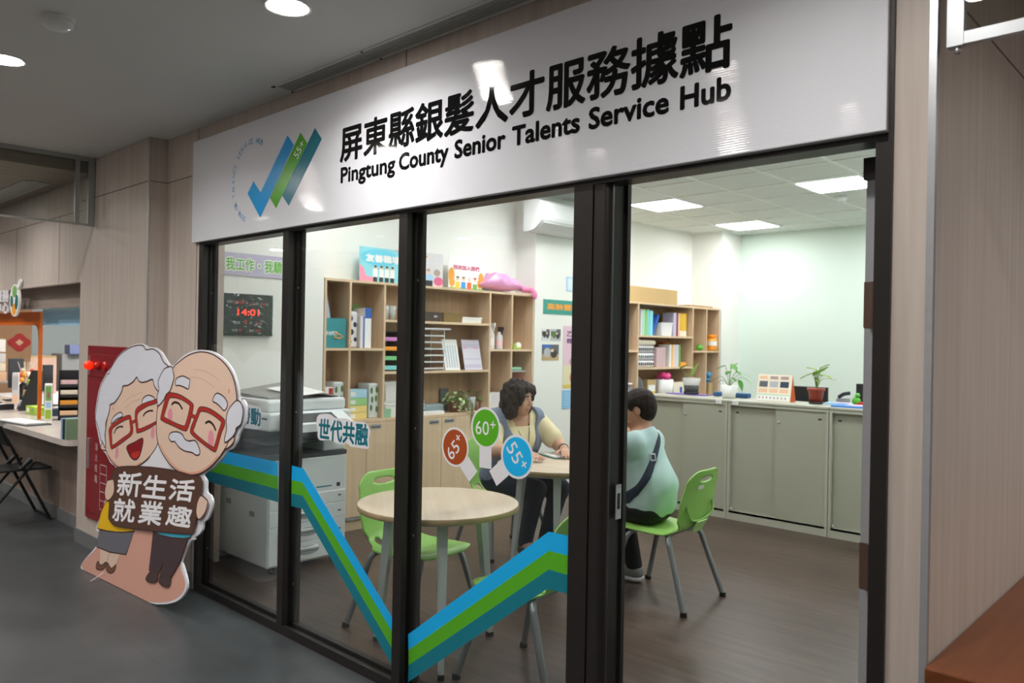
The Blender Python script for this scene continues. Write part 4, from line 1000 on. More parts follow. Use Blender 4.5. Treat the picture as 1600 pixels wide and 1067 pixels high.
def badge(label, cx, cy, r, col, body, rot, hl, scale=1.0):
    t = empty('badge_sticker', (0, 0, 0), 0, label, 'window sticker', 'round age badges on the glass')
    c = onY(cx, cy, DY); ex = np.array([math.cos(rot), 0, math.sin(rot)]); ey = np.array([-math.sin(rot), 0, math.cos(rot)])
    mb = MB(); h0 = -r * 0.94; w_ = 0.034
    mb.add([c + ex * a + ey * b + np.array([0, 0.0001, 0]) for a, b in ((-w_, h0), (w_, h0), (w_, h0 - hl), (-w_, h0 - hl))], [(0, 1, 2, 3)]); mb.build('white_handle', D_WHITE, t, fix=False)
    def disc(rr, lay): return [c + np.array([rr * math.cos(2 * PI * k / 56), -lay, rr * math.sin(2 * PI * k / 56)]) for k in range(56)]
    mb = MB(); mb.add(disc(r, 0.0003), [tuple(range(56))]); mb.build('white_rim', D_WHITE, t, fix=False)
    mb = MB(); mb.add(disc(r * 0.885, 0.0006), [tuple(range(56))]); mb.build('coloured_disc', col, t, fix=False)
    mb = MB(); o = c + np.array([0, -0.0009, 0]); hgt = r * 0.66
    put_text(mb, body, o - ex * r * 0.68 - ey * hgt * 0.52, ex * r * 0.92, ey * hgt, 0, bold_by=0.0005)
    put_text(mb, '+', o + ex * r * 0.34 + ey * hgt * 0.02, ex * r * 0.34, ey * r * 0.34, 0, bold_by=0.0005); mb.build('white_number', D_WHITE, t)
badge('round green sticker with a white 60 plus, middle and highest of three', 758.7, 668.4, 0.0825, D_GREEN, '60', math.radians(1), 0.082)
badge('round brown-red sticker with a white 65 plus, tilted left', 711.0, 698.4, 0.0815, mat('sticker_rust', '#ab4c1e', 0.35), '65', math.radians(46), 0.078)
badge('round bright blue sticker with a white 55 plus, tilted right', 807.8, 713.6, 0.0845, mat('sticker_sky', '#14b6f4', 0.35), '55', math.radians(-52), 0.082)

# ================================================================== PRINTS ON THE OFFICE WALLS
def sheet(name, label, cat, x, px, col, thick=0.003, group=None, extra=None, lean=0.0, zbase=None, edge=None):
    """flat print facing +x; px: left, top, right, bottom pixels measured on the plane x"""
    pL = onX(px[0], (px[1] + px[3]) / 2, x); pR = onX(px[2], (px[1] + px[3]) / 2, x)
    zt = (onX(px[0], px[1], x)[2]); zb = onX(px[0], px[3], x)[2] if zbase is None else zbase
    t = empty(name, (x, pL[1], zb), 0, label, cat, group)
    if lean: t.rotation_euler = (0, -lean, 0)
    W, H = pR[1] - pL[1], zt - zb
    m_ = MB(); m_.box(-thick, 0, 0, W, 0, H); m_.build('sheet', col, t)
    return t, W, H
def prt(t, name, items, W, H, x0=0.0006):
    """coloured shapes printed on a sheet: list of (polygon in 0..1 units, material)"""
    mats = []; mb = MB(); lay = x0
    for poly, m in items:
        if m not in mats: mats.append(m)
        P = [Vector((lay, u * W, v * H)) for u, v in poly]; lay += 0.00012
        mb.add(P, [tuple(q) for q in tessellate_polygon([P])], mats.index(m))
    return mb.build(name, mats, t, fix=False)
def el(cx, cy, rx, ry, n=20): return [(cx + rx * math.cos(2 * PI * k / n), cy + ry * math.sin(2 * PI * k / n)) for k in range(n)]
def rc(a, b, c, d): return [(a, b), (c, b), (c, d), (a, d)]
def words_on(t, body, W, H, u0, v0, u1, v1, m, by=0.0, name='lettering', x=0.0022):
    mb = MB(); put_text(mb, body, (x, u0 * W, v0 * H), (0, (u1 - u0) * W, 0), (0, 0, (v1 - v0) * H), 0, bold_by=by); return mb.build(name, m, t)
C = {k: mat('c_' + k, v, 0.5) for k, v in dict(cyan='#8fdbe8', pink='#f29ab4', white='#f3f3f1', black='#26282c', navy='#25364f', grey='#b9bcc0', lgrey='#dcdadd', blue='#4a97dd', sky='#a8d2f2', orange='#f0a43c', red='#e8694c', green='#79b05c', lime='#a5c83f', yellow='#eacb4f', magenta='#d8678f', rose='#f6cfd4', skin='#f0cdb4', brown='#8a6a52', tan='#c4a778', teal='#2f9a8c', dteal='#20726e', purple='#c9a6dc', cream='#f4ead6', taupe='#b39a92', lilac='#c6bfd6', dgrey='#5a5f63', wine='#8d3050', bottle='#0d6b52', peach='#f3c9a4', mint='#9fdcb8', aqua='#7fcfcb', dred='#c22a2a', leafd='#4f7a34', royal='#2b62b8', darkb='#3f3026').items()}

# lilac banner and the LED clock on the near wall
t, W, H = sheet('wall_banner', 'lilac banner with green Chinese lettering above the LED clock', 'banner', -5.292, (343, 392, 462, 428), C['lilac'], 0.006)
mb = MB(); put_text(mb, '我工作・我驕傲', (0.0012, 0.075 * W, 0.22 * H), (0, 0.86 * W, 0), (0, 0, 0.55 * H), 0, bold_by=0.010); mb.build('white_outline', C['white'], t)
mb = MB(); put_text(mb, '我工作・我驕傲', (0.0026, 0.075 * W, 0.22 * H), (0, 0.86 * W, 0), (0, 0, 0.55 * H), 0, bold_by=0.001); mb.build('green_lettering', mat('banner_green', '#6cbf3e', 0.5), t)
t, W, H = sheet('led_clock', 'black LED clock wrapped in shiny plastic film, showing red digits', 'clock', -5.27, (344, 457, 426, 524), mat('clock_black', '#2b3230', 0.25), 0.03)
LED = mat('led_red', '#ff3a2c', 0.4, emit=1.6); LEDD = mat('led_red_dim', '#c8322c', 0.5, emit=0.35); CW = mat('clock_white_print', '#b9c0bd', 0.6)
words_on(t, '14:01', W, H, 0.32, 0.49, 0.73, 0.64, LED, 0.0012, 'big_digits', 0.0015)
mb = MB()
for body, u0, v0, u1, v1 in (('2025', 0.23, 0.76, 0.44, 0.83), ('12', 0.57, 0.75, 0.63, 0.81), ('10', 0.76, 0.745, 0.84, 0.81), ('8', 0.45, 0.285, 0.50, 0.37), ('2', 0.67, 0.28, 0.72, 0.345), ('3', 0.34, 0.10, 0.39, 0.16), ('25', 0.66, 0.10, 0.76, 0.16)): put_text(mb, body, (0.0015, u0 * W, v0 * H), (0, (u1 - u0) * W, 0), (0, 0, (v1 - v0) * H), 0)
mb.build('small_digits', LEDD, t)
mb = MB()
for body, u0, v0, u1, v1 in (('國曆', 0.12, 0.77, 0.21, 0.83), ('年', 0.47, 0.76, 0.52, 0.82), ('月', 0.66, 0.75, 0.71, 0.81), ('日', 0.86, 0.74, 0.90, 0.80), ('農曆', 0.25, 0.28, 0.37, 0.345), ('月', 0.54, 0.28, 0.59, 0.34), ('日', 0.74, 0.27, 0.78, 0.33), ('星期', 0.22, 0.10, 0.32, 0.16), ('溫度', 0.54, 0.10, 0.64, 0.16)): put_text(mb, body, (0.0015, u0 * W, v0 * H), (0, (u1 - u0) * W, 0), (0, 0, (v1 - v0) * H), 0)
mb.build('white_print', CW, t)
mb = MB(); rnd = random.Random(3)
NU_, NV_ = 40, 30; film = []
for j in range(NV_ + 1):
    for i in range(NU_ + 1):
        u, v = i / NU_, j / NV_
        film.append((0.008 + 0.0035 * math.sin(17 * u + 23 * v * (0.5 + u)) * math.sin(9 * v - 6 * u) + 0.0022 * math.sin(41 * v + 13 * u + 5 * math.sin(7 * u)), -0.006 + u * (W + 0.012), -0.012 + v * (H + 0.018)))
mb.add(film, [(j * (NU_ + 1) + i, j * (NU_ + 1) + i + 1, (j + 1) * (NU_ + 1) + i + 1, (j + 1) * (NU_ + 1) + i) for j in range(NV_) for i in range(NU_)], 0, True)
mb.build('plastic_film', glass('plastic_film', (0.97, 0.98, 0.98), 1.0), t)

# posters standing on the left shelf unit
t, W, H = sheet('poster', 'cyan and pink poster with white Chinese title standing on the shelf unit', 'poster', -5.44, (562, 384, 634, 434), C['cyan'], 0.005, 'posters on top of the shelf unit', zbase=2.016)
prt(t, 'print', [([(0, 0), (0.42, 0), (0.30, 0.14), (0.14, 0.20), (0.08, 0.42), (0, 0.5)], C['pink']), (el(0.42, 0.72, 0.40, 0.24), mat('c_cyan2', '#6fd2ea', 0.5)), ([(0.75, 1), (1, 1), (1, 0.75), (0.9, 0.9)], C['pink'])] +
    [(el(x, 0.44, 0.035, 0.05), C['skin']) for x in (0.33, 0.46, 0.58, 0.7)] + [(rc(x - 0.05, 0.16, x + 0.05, 0.40), C['white']) for x in (0.33, 0.46, 0.58, 0.7)] + [(rc(x - 0.045, 0.02, x + 0.04, 0.17), C['black']) for x in (0.33, 0.46, 0.58, 0.7)] + [(el(x, 0.47, 0.03, 0.03), C['black']) for x in (0.33, 0.46, 0.58, 0.7)], W, H)
words_on(t, '友善職場', W, H, 0.13, 0.60, 0.86, 0.80, C['white'], 0.004)
t, W, H = sheet('poster', 'pale grey poster with a figure in blue and one in magenta, partly behind the mullion', 'poster', -5.44, (629, 390, 692, 443), C['lgrey'], 0.005, 'posters on top of the shelf unit', zbase=2.016)
prt(t, 'print', [(rc(0, 0, 1, 0.10), C['rose']), (el(0.63, 0.44, 0.055, 0.055), C['skin']), (el(0.63, 0.50, 0.05, 0.04), C['taupe']), (el(0.66, 0.29, 0.10, 0.10), C['sky']), (el(0.85, 0.44, 0.085, 0.10), C['taupe']), (el(0.89, 0.19, 0.12, 0.13), C['magenta']), (rc(0.40, 0.18, 0.55, 0.30), C['navy']), (rc(0.56, 0.03, 0.74, 0.20), C['black']), (rc(0.40, 0.03, 0.55, 0.14), C['red']), (el(0.58, 0.88, 0.02, 0.03), C['orange'])], W, H)
words_on(t, '就業', W, H, 0.30, 0.64, 0.56, 0.74, C['navy'], 0.002)
t, W, H = sheet('poster', 'white poster with orange trees and four cartoon figures standing on the shelf unit', 'poster', -5.44, (701, 398, 754, 451), C['white'], 0.005, 'posters on top of the shelf unit', zbase=2.016)
prt(t, 'print', [(rc(0.02, 0.0, 1, 0.07), C['lime']), (el(0.08, 0.42, 0.09, 0.22), C['orange']), (el(0.10, 0.22, 0.08, 0.14), C['orange']), (el(0.95, 0.36, 0.08, 0.20), C['orange']), (el(0.92, 0.22, 0.08, 0.14), C['orange'])] + [(rc(x - 0.065, 0.0, x + 0.065, h), m) for x, h, m in ((0.26, 0.24, C['yellow']), (0.43, 0.24, C['blue']), (0.60, 0.24, C['red']), (0.77, 0.20, C['green']))] + [(el(x, 0.32, 0.045, 0.055), C['skin']) for x in (0.26, 0.43, 0.60, 0.77)] + [(el(x, 0.37, 0.045, 0.03), m) for x, m in ((0.26, C['dgrey']), (0.43, C['brown']), (0.60, C['lgrey']), (0.77, C['dred']))], W, H)
mb = MB(); put_text(mb, '快來加入我們', (0.0022, 0.13 * W, 0.60 * H), (0, 0.76 * W, 0), (0, 0, 0.13 * H), 0, bold_by=0.002); mb.build('lettering', C['magenta'], t)

# prints on the pier under the air conditioner
PXW = -5.296
t, W, H = sheet('wall_banner', 'teal banner with orange Chinese lettering under the air conditioner', 'banner', PXW, (849, 467, 960, 490), C['teal'], 0.003)
words_on(t, '高齡暨老化職場', W, H, 0.05, 0.32, 0.80, 0.72, C['orange'], 0.004)
t, W, H = sheet('wall_poster', 'pale blue notice high on the wall beside the door post', 'poster', PXW, (885, 432, 915, 455), C['sky'], 0.002)
prt(t, 'print', [(rc(0.06, 0.08, 0.94, 0.9), mat('c_pale', '#dcecf5', 0.5))], W, H)
for lab, px, ms in (('dark photo print tilted left on the white wall, upper left of three', (847, 514, 859, 531), (C['dgrey'], C['lgrey'], C['black'])), ('photo print with blue-grey tones on the white wall, upper right of three', (861, 514, 876, 532), (C['dgrey'], C['grey'], C['leafd'])), ('larger square photo with a blue sky strip, lowest of the three on the wall', (847, 538, 873, 563), (C['dgrey'], C['tan'], C['grey']))):
    t, W, H = sheet('photo_print', lab, 'photo', PXW, px, ms[0], 0.002, 'photos on the pier')
    prt(t, 'print', [(rc(0, 0, 1, 0.4), ms[1]), (el(0.3, 0.5, 0.2, 0.3), ms[2]), (el(0.7, 0.4, 0.2, 0.25), C['black']), (rc(0.0, 0.8, 0.55, 1.0), C['royal'] if 'blue sky' in lab else ms[1]), (el(0.6, 0.62, 0.1, 0.1), C['skin'])], W, H)
t, W, H = sheet('wall_poster', 'pink poster with purple characters beside the door post', 'poster', PXW, (880, 509, 921, 606), mat('c_palepink', '#ecc8d8', 0.5), 0.002)
prt(t, 'print', [(rc(0, 0, 1, 0.36), mat('c_paleyel', '#eae2b8', 0.5)), (el(0.55, 0.42, 0.32, 0.10), C['taupe']), (el(0.55, 0.16, 0.30, 0.15), mat('c_coral', '#dd6b68', 0.5)), (rc(0, 0, 1, 0.05), C['yellow'])], W, H)
words_on(t, '乙級', W, H, 0.12, 0.83, 0.60, 0.92, mat('c_plum', '#5c3a78', 0.5), 0.002); words_on(t, '證照', W, H, 0.12, 0.72, 0.60, 0.80, MATS['c_plum'], 0.002)
t, W, H = sheet('wall_poster', 'light blue leaflet below the pink poster', 'poster', PXW, (878, 610, 918, 639), mat('c_leaflet', '#8cc3e8', 0.5), 0.002)
prt(t, 'print', [(rc(0.1, 0.2 + 0.15 * k, 0.9, 0.26 + 0.15 * k), C['sky']) for k in range(5)], W, H)

# ================================================================== THINGS ON THE SHELVES
def item_box(name, label, cat, x_front, y0, y1, z, h, depth, m, group=None, top=None, r=0.003, parts=None, tilt=0.0):
    t = empty(name, (x_front, (y0 + y1) / 2, z), 0, label, cat, group)
    if tilt: t.rotation_euler = (tilt, 0, 0)
    w_ = (y1 - y0) / 2
    mb = MB(); mb.rbox(-depth, 0, -w_, w_, 0.0005, h, r); mb.build('body', m, t)
    for nm, (a, b, c, d), mm in (parts or []):
        mb = MB(); mb.box(0, 0.0008, -w_ + a * 2 * w_, -w_ + c * 2 * w_, b * h, d * h); mb.build(nm, mm, t)
    return t
def yx(px, x): return float(onX(px, 540, x)[1])
def zx(px, py, x): return float(onX(px, py, x)[2])
Z1, Z2 = 1.4675, 0.8855
XA = -5.345
# left module
t = item_box('paper_box', 'teal square box with white and orange print, standing in the top left cubby', 'box', -5.325, 1.306, 1.508, Z1, 0.235, 0.07, mat('teal_box', '#2f8f96', 0.4))
mb = MB(); put_text(mb, 'PAPER', (0.001, -0.085, 0.10), (0, 0.10, 0), (0, 0, 0.03), 0, bold_by=0.001); mb.build('lettering', C['white'], t)
mb = MB(); mb.tube([(0.0012, -0.02, 0.085), (0.0012, 0.03, 0.075), (0.0012, 0.07, 0.09), (0.0012, 0.03, 0.105), (0.0012, -0.01, 0.125)], 0.006, 6); mb.build('orange_swoosh', C['orange'], t)
t = empty('plastic_roll', (-5.44, 1.375, Z1), 0, 'rolled clear plastic sheet leaning behind the teal box', 'roll')
mb = MB(); mb.tube([(0, 0.06, 0.025), (0.0, -0.025, 0.46)], 0.034, 18, caps=False); mb.build('film', mat('clear_film', '#b8c4d6', 0.12, spec=0.8), t)
item_box('document_file', 'pink file at the far left of the top left cubby', 'file', -5.46, 1.306, 1.322, Z1, 0.28, 0.08, C['rose'])
item_box('binder', 'white binder with blue top in the second cubby', 'binder', XA, 1.70, 1.765, Z1, 0.33, 0.16, C['white'], parts=[('blue_label', (0, 0.74, 1, 1.0), C['royal'])])
item_box('binder', 'narrow white and blue file left of the binder in the second cubby', 'binder', XA, 1.655, 1.695, Z1, 0.26, 0.16, C['lgrey'], parts=[('blue_spine', (0.7, 0, 1, 1.0), C['royal'])])
t = empty('cow_print_bag', (-5.37, 1.60, Z1), 0.0, 'black and white patterned pouch in the second cubby', 'pouch')
mb = MB(); mb.rbox(-0.10, 0.0, -0.045, 0.05, 0.0, 0.30, 0.02); mb.build('pouch_body', C['lgrey'], t)
mb = MB()
for (a, b, r_) in ((-0.02, 0.24, 0.02), (0.02, 0.19, 0.018), (-0.01, 0.13, 0.02), (0.025, 0.07, 0.016), (-0.025, 0.05, 0.014)): mb.ball((0.0, a, b), r_, 0, 10, 0.12, 1, 1.2)
mb.build('black_spots', C['black'], t)
t = empty('paper_leaf', (LB + 0.008, 1.72, 1.80), 0, 'pale green paper leaf stuck on the shelf back', 'leaf cutout')
mb = MB(); P = [Vector((0.001, 0.11 * math.cos(a), 0.035 * math.sin(a) * (1 + 0.3 * math.cos(a)))) for a in [2 * PI * k / 24 for k in range(24)]]; mb.prism(P, (0.002, 0, 0)); mb.build('leaf', mat('c_paleleaf', '#8fb673', 0.6), t)
for k in range(4):
    item_box('tissue_box', ['lowest', 'second from bottom', 'third from bottom', 'topmost'][k] + ' white box with red end in the stack behind the copier', 'box', -5.35, 1.308, 1.405, Z2 + 0.068 * k, 0.066, 0.14, C['white'], 'red and white boxes', parts=[('red_label', (0.62, 0.1, 0.98, 0.9), C['dred'])])
def leafpack(label, y0, y1, h):
    t = item_box('tissue_pack', label, 'pack', -5.345, y0, y1, Z2, h, 0.17, mat('pack_pale', '#dfe6e4', 0.4), 'leaf patterned packs', r=0.012)
    mb = MB(); w_ = (y1 - y0) / 2
    for (a, b) in ((-0.6, 0.9), (0.7, 0.93), (0.75, 0.08), (-0.4, 0.5), (0.55, 0.55), (-0.65, 0.15)):
        cy, cz = a * w_ * 0.85, 0.06 + b * (h - 0.1); mb.prism([Vector((0.0004, cy + 0.012 * math.cos(q), cz + 0.028 * math.sin(q))) for q in [2 * PI * k / 10 for k in range(10)]], (0.0006, 0, 0))
    mb.build('leaf_print', C['leafd'], t); return t
leafpack('tall pale pack with leaf print left of the stack of yellow and green boxes', 1.41, 1.508, 0.31)
leafpack('tall pale pack with leaf print right of the yellow and green boxes', 1.755, 1.85, 0.29)
for k, (m, h, lab) in enumerate(((mat('c_paleyellow', '#f0d98a', 0.5), 0.055, 'lowest pale yellow box in the second lower cubby'), (MATS['c_paleyellow'], 0.055, 'upper pale yellow box in the second lower cubby'), (mat('c_boxgreen', '#9ed48a', 0.5), 0.06, 'green box between the yellow boxes and the blue one'), (mat('c_boxblue', '#aed8ec', 0.5), 0.07, 'pale blue box topmost in the second lower cubby'))):
    item_box('tissue_box', lab, 'box', -5.345, 1.545, 1.735, Z2 + (0, 0.056, 0.112, 0.173)[k], h, 0.14, m, 'boxes in the second cubby', parts=[('print', (0.15, 0.25, 0.4, 0.75), C['white'])])
# wide bay
for k, y in enumerate((1.93, 2.005)):
    t = empty('drinking_glass', (-5.38, y, 1.7075), 0, ('clear drinking glass nearest the left end of the top bay shelf', 'second clear drinking glass on the top bay shelf')[k], 'glass', 'drinking glasses')
    mb = MB(); mb.lathe((0, 0, 0), [(0.0, 0.002), (0.026, 0.0), (0.034, 0.12), (0.032, 0.12), (0.024, 0.006), (0, 0.006)], 20); mb.build('glass_wall', mat('tumbler', '#cfd6d2', 0.1, alpha=0.55), t)
t = empty('drawer_organizer', (-5.35, 1.885, 1.2725), 0, 'clear organizer with pink, orange, green and blue drawers, left in the bay', 'organizer')
mb = MB(); mb.box(-0.18, -0.004, 0, 0.19, 0.0005, 0.006); mb.box(-0.18, -0.004, 0, 0.19, 0.335, 0.341); mb.box(-0.18, -0.004, 0, 0.005, 0.006, 0.335); mb.box(-0.18, -0.004, 0.185, 0.19, 0.006, 0.335); mb.box(-0.18, -0.174, 0.005, 0.185, 0.006, 0.335); mb.build('case', mat('smoke_plastic', '#4b524f', 0.3), t)
for k, c_ in enumerate(('aqua', 'mint', 'orange', 'purple')):
    mb = MB(); mb.rbox(-0.17, 0.003, 0.007, 0.183, 0.012 + 0.081 * k, 0.046 + 0.081 * k, 0.006); mb.build('drawer', mat('drawer_' + c_, {'aqua': '#7fd3d6', 'mint': '#79cf8c', 'orange': '#f4a32c', 'purple': '#d98ad0'}[c_], 0.4), t)
def papers(label, y0, y1, z, h, x=-5.36, d=0.17, m=None, group='paper stacks'):
    t = empty('paper_stack', (x, (y0 + y1) / 2, z), 0, label, 'paper stack', group)
    mb = MB(); n = max(2, int(h / 0.012)); w_ = (y1 - y0) / 2; r_ = random.Random(label)
    for k in range(n):
        a = r_.uniform(-0.006, 0.006); mb.box(-d + a, a, -w_ + a, w_ + a, 0.0005 + h * k / n, h * (k + 0.93) / n)
    mb.build('sheets', m or M_PAPER, t); return t
papers('tall pile of white paper in the lower bay, left behind the mullion', 1.93, 2.15, Z2, 0.30)
item_box('small_box', 'small green box in front of the tall paper pile', 'box', -5.318, 1.89, 1.965, Z2, 0.075, 0.03, mat('c_sage', '#8fbf9a', 0.5))
item_box('storage_box', 'dark brown flat box on the top bay shelf', 'box', -5.36, 2.30, 2.56, 1.7075, 0.085, 0.16, C['darkb'], parts=[('label', (0.6, 0.45, 0.75, 0.65), C['grey'])])
item_box('storage_box', 'olive flat box beside the brown one on the top bay shelf', 'box', -5.36, 2.57, 2.80, 1.7075, 0.085, 0.16, mat('c_olive', '#7c6535', 0.5))
papers('short stack of white paper at the right of the top bay shelf', 2.80, 3.05, 1.7075, 0.055)
t = empty('letter_tray_tower', (-5.335, 2.27, 1.2725), 0, 'white wire tower of letter trays in the middle bay', 'letter trays')
mb = MB(); 
for yy in (0.0, 0.30):
    for xx in (-0.19, -0.01): mb.tube([(xx, yy, 0.0), (xx, yy, 0.36)], 0.004, 8)
mb.build('posts', C['white'], t)
for k in range(6):
    mb = MB(); mb.box(-0.19, -0.005, 0.0, 0.30, 0.012 + 0.058 * k, 0.018 + 0.058 * k); mb.box(-0.008, -0.004, 0.0, 0.30, 0.018 + 0.058 * k, 0.026 + 0.058 * k); mb.build('tray', mat('tray_wire', '#d4d8da', 0.4), t)
mb = MB(); mb.rbox(-0.20, 0.015, -0.015, 0.36, 0.36, 0.378, 0.006); mb.build('top_board', C['lgrey'], t)
def leaning(label, name, y0, y1, z, h, m, pr, cat):
    t = empty(name, (-5.335, y0, z), 0, label, cat); t.rotation_euler = (0, math.radians(-13), 0)
    mb = MB(); mb.box(-0.006, 0, 0, y1 - y0, 0.001, h); mb.build('card', m, t); prt(t, 'print', pr, y1 - y0, h); return t
leaning('white printed timetable sheet leaning in the middle bay', 'printed_sheet', 2.585, 2.765, 1.2735, 0.285, C['white'], [(rc(0.1 + 0.17 * k, 0.08, 0.2 + 0.17 * k, 0.8), mat('c_print', '#b9c3c8', 0.6)) for k in range(5)], 'sheet')
leaning('lilac printed calendar leaning right of the timetable sheet', 'wall_calendar', 2.825, 3.05, 1.2735, 0.285, mat('c_cal', '#d9d5e4', 0.5), [(rc(0.03, 0.72, 0.97, 0.86), C['lilac']), (rc(0.05, 0.70, 0.25, 0.74), C['pink']), (rc(0.65, 0.70, 0.9, 0.74), C['pink']), (rc(0.05, 0.34, 0.95, 0.38), C['lilac']), (rc(0.05, 0.05, 0.95, 0.18), C['lilac'])] + [(rc(0.08, 0.42 + 0.07 * k, 0.92, 0.45 + 0.07 * k), C['lgrey']) for k in range(4)], 'calendar')
papers('short stack of white paper in the lower bay, right of the mullion', 2.22, 2.36, Z2, 0.13)
item_box('storage_box', 'blue-grey round-cornered box in the lower bay', 'box', -5.36, 2.36, 2.60, Z2, 0.085, 0.14, mat('c_bluegrey', '#7f9093', 0.45), r=0.02)
papers('low white paper pad at the front edge of the lower bay', 2.32, 2.56, Z2, 0.028, x=-5.31, d=0.05)
# plants
def leaf_mesh(mb, base, tip, wd, up=(0, 0, 1), mi=0, heart=True, droop=0.15):
    base = Vector(base); tip = Vector(tip); ax = tip - base; L = ax.length; ax.normalize()
    s = ax.cross(Vector(up)); 
    if s.length < 1e-3: s = ax.cross(Vector((0, 1, 0)))
    s.normalize(); n = s.cross(ax)
    prof = [(0, 0.02), (0.06, 0.32), (0.2, 0.5), (0.38, 0.5), (0.6, 0.38), (0.8, 0.2), (1, 0.0)] if heart else [(0, 0.03), (0.2, 0.28), (0.45, 0.42), (0.7, 0.32), (0.88, 0.15), (1, 0.0)]
    V = []; k = len(prof)
    for t_, w_ in prof:
        c = base + ax * L * t_ - n * droop * L * (t_ ** 2)
        V += [c - s * w_ * wd + n * 0.06 * wd, c - n * 0.05 * wd, c + s * w_ * wd + n * 0.06 * wd]
    mb.add(V, [(3 * j + i, 3 * j + i + 1, 3 * j + i + 4, 3 * j + i + 3) for j in range(k - 1) for i in range(2)], mi, True)
M_LEAF = mat('leaf_green', '#4f8f33', 0.42, var=0.2, vscale=18); M_LEAFL = mat('leaf_light', '#93b84a', 0.42, var=0.2, vscale=18); M_LEAFV = mat('leaf_variegated', '#a8c288', 0.45, var=0.3, vscale=30); M_STEM = mat('stem_green', '#6f8f3f', 0.5); M_TERRA = mat('terracotta_plastic', '#9c4230', 0.45); M_SOIL = mat('soil_dark', '#3a3029', 0.9)
def plant(name, label, loc, pot, leaves, leafm=M_LEAF, group=None, stems=True, stem0=(0, 0, 0)):
    """pot: list of (mat, profile); leaves: (base xyz, tip xyz, width)"""
    t = empty(name, loc, 0, label, 'plant', group)
    for nm, m, prof in pot:
        mb = MB(); mb.lathe((0, 0, 0), prof, 28); mb.build(nm, m, t)
    mb = MB()
    for b_, tp, wd in leaves: leaf_mesh(mb, b_, tp, wd)
    mb.build('foliage', leafm, t)
    mb = MB()
    for b_, tp, wd in leaves:
        b = Vector(b_); s0 = Vector(stem0); mid = (s0 + b) / 2 + Vector((0, 0, 0.02))
        path = [s0 + (b - s0) * 0.02, mid, b] if b.z > 0.06 else [s0 + Vector((0.01, 0, 0.01)), Vector((0.09, b.y * 0.8, 0.12)), Vector((b.x, b.y, 0.06)), b]
        mb.tube(smooth_open(path, 4), 0.0022, 6)
    mb.build('stems', M_STEM, t); return t
rr = random.Random(11)
lv = []
for k in range(58):
    a = rr.uniform(0, 2 * PI); r_ = rr.uniform(0.03, 0.13); z_ = rr.uniform(0.08, 0.2) - max(0, r_ - 0.07) * 1.2
    b = (max(-0.09, r_ * math.cos(a) * 0.8), r_ * math.sin(a) * 1.15, z_); lv.append((b, (b[0] + 0.02 * math.cos(a) + 0.01, b[1] + 0.05 * math.sin(a), b[2] - rr.uniform(0, 0.04)), 0.035))
for k in range(7): lv.append(((0.125, 0.10 + 0.012 * rr.uniform(-1, 1), 0.08 - 0.035 * k), (0.132, 0.12 * rr.uniform(0.8, 1.15), 0.05 - 0.035 * k), 0.035))
plant('potted_pothos', 'trailing variegated plant in a brown pot in the lower bay', (-5.40, 2.765, Z2), [('pot', mat('brown_pot', '#7d4a3a', 0.5), [(0, 0.0), (0.05, 0.0), (0.066, 0.10), (0.062, 0.10), (0.0, 0.085)])], lv, M_LEAFV, stem0=(0, 0, 0.09))
plant('potted_plant', 'small plant in a grey-white cup right of the trailing plant', (-5.41, 2.975, Z2 + 0.0), [('pot', C['grey'], [(0, 0.0), (0.035, 0.0), (0.045, 0.13), (0.041, 0.13), (0.0, 0.11)])], [((0.01, 0.01, 0.17), (0.03, 0.04, 0.19), 0.035), ((0, -0.02, 0.17), (0.02, -0.06, 0.2), 0.035)], M_LEAF, stem0=(0, 0, 0.12))
plant('potted_plant', 'small plant in a brown jar at the right end of the lower bay', (-5.42, 3.05, Z2), [('jar', C['brown'], [(0, 0.0), (0.03, 0.0), (0.032, 0.08), (0.0, 0.075)])], [((0, 0.0, 0.16), (0.05, 0.02, 0.19), 0.04), ((0.02, 0.02, 0.12), (0.06, 0.03, 0.09), 0.035)], M_LEAF, stem0=(0, 0, 0.07))
item_box('picture_frame', 'small dark frame behind the trailing plant', 'frame', -5.53, 2.70, 2.80, Z2, 0.21, 0.012, C['dgrey'])
# right module of the left unit
def spray(label, y, m, head, h):
    t = empty('spray_bottle', (-5.39, y, Z1), 0.3, label, 'spray bottle', 'spray bottles')
    mb = MB(); mb.lathe((0, 0, 0), [(0, 0), (0.034, 0), (0.036, 0.01), (0.036, h * 0.55), (0.018, h * 0.72), (0.015, h * 0.78), (0, h * 0.78)], 20); mb.build('bottle', m, t)
    mb = MB(); mb.box(-0.012, 0.045, -0.012, 0.012, h * 0.84, h); mb.cyl((0, 0, h * 0.78), 0.016, h * 0.07, 14); mb.prism([Vector((0.02, -0.006, h * 0.84)), Vector((0.04, -0.006, h * 0.84)), Vector((0.03, -0.006, h * 0.66)), Vector((0.022, -0.006, h * 0.66))], (0, 0.012, 0)); mb.build('trigger_head', head, t)
    mb = MB(); mb.lathe((0, 0, 0), [(0.0365, h * 0.15), (0.0365, h * 0.42)], 20); mb.build('label', C['rose'] if head is C['black'] else C['white'], t)
spray('spray bottle with white and red trigger in the right module', 3.205, C['lgrey'], C['white'], 0.25)
spray('spray bottle with black trigger in the right module', 3.32, C['lgrey'], C['black'], 0.215)
t = empty('tape_dispenser', (-5.38, 3.58, Z1), 0, 'small white and green tape dispenser in the right end cubby', 'tape dispenser')
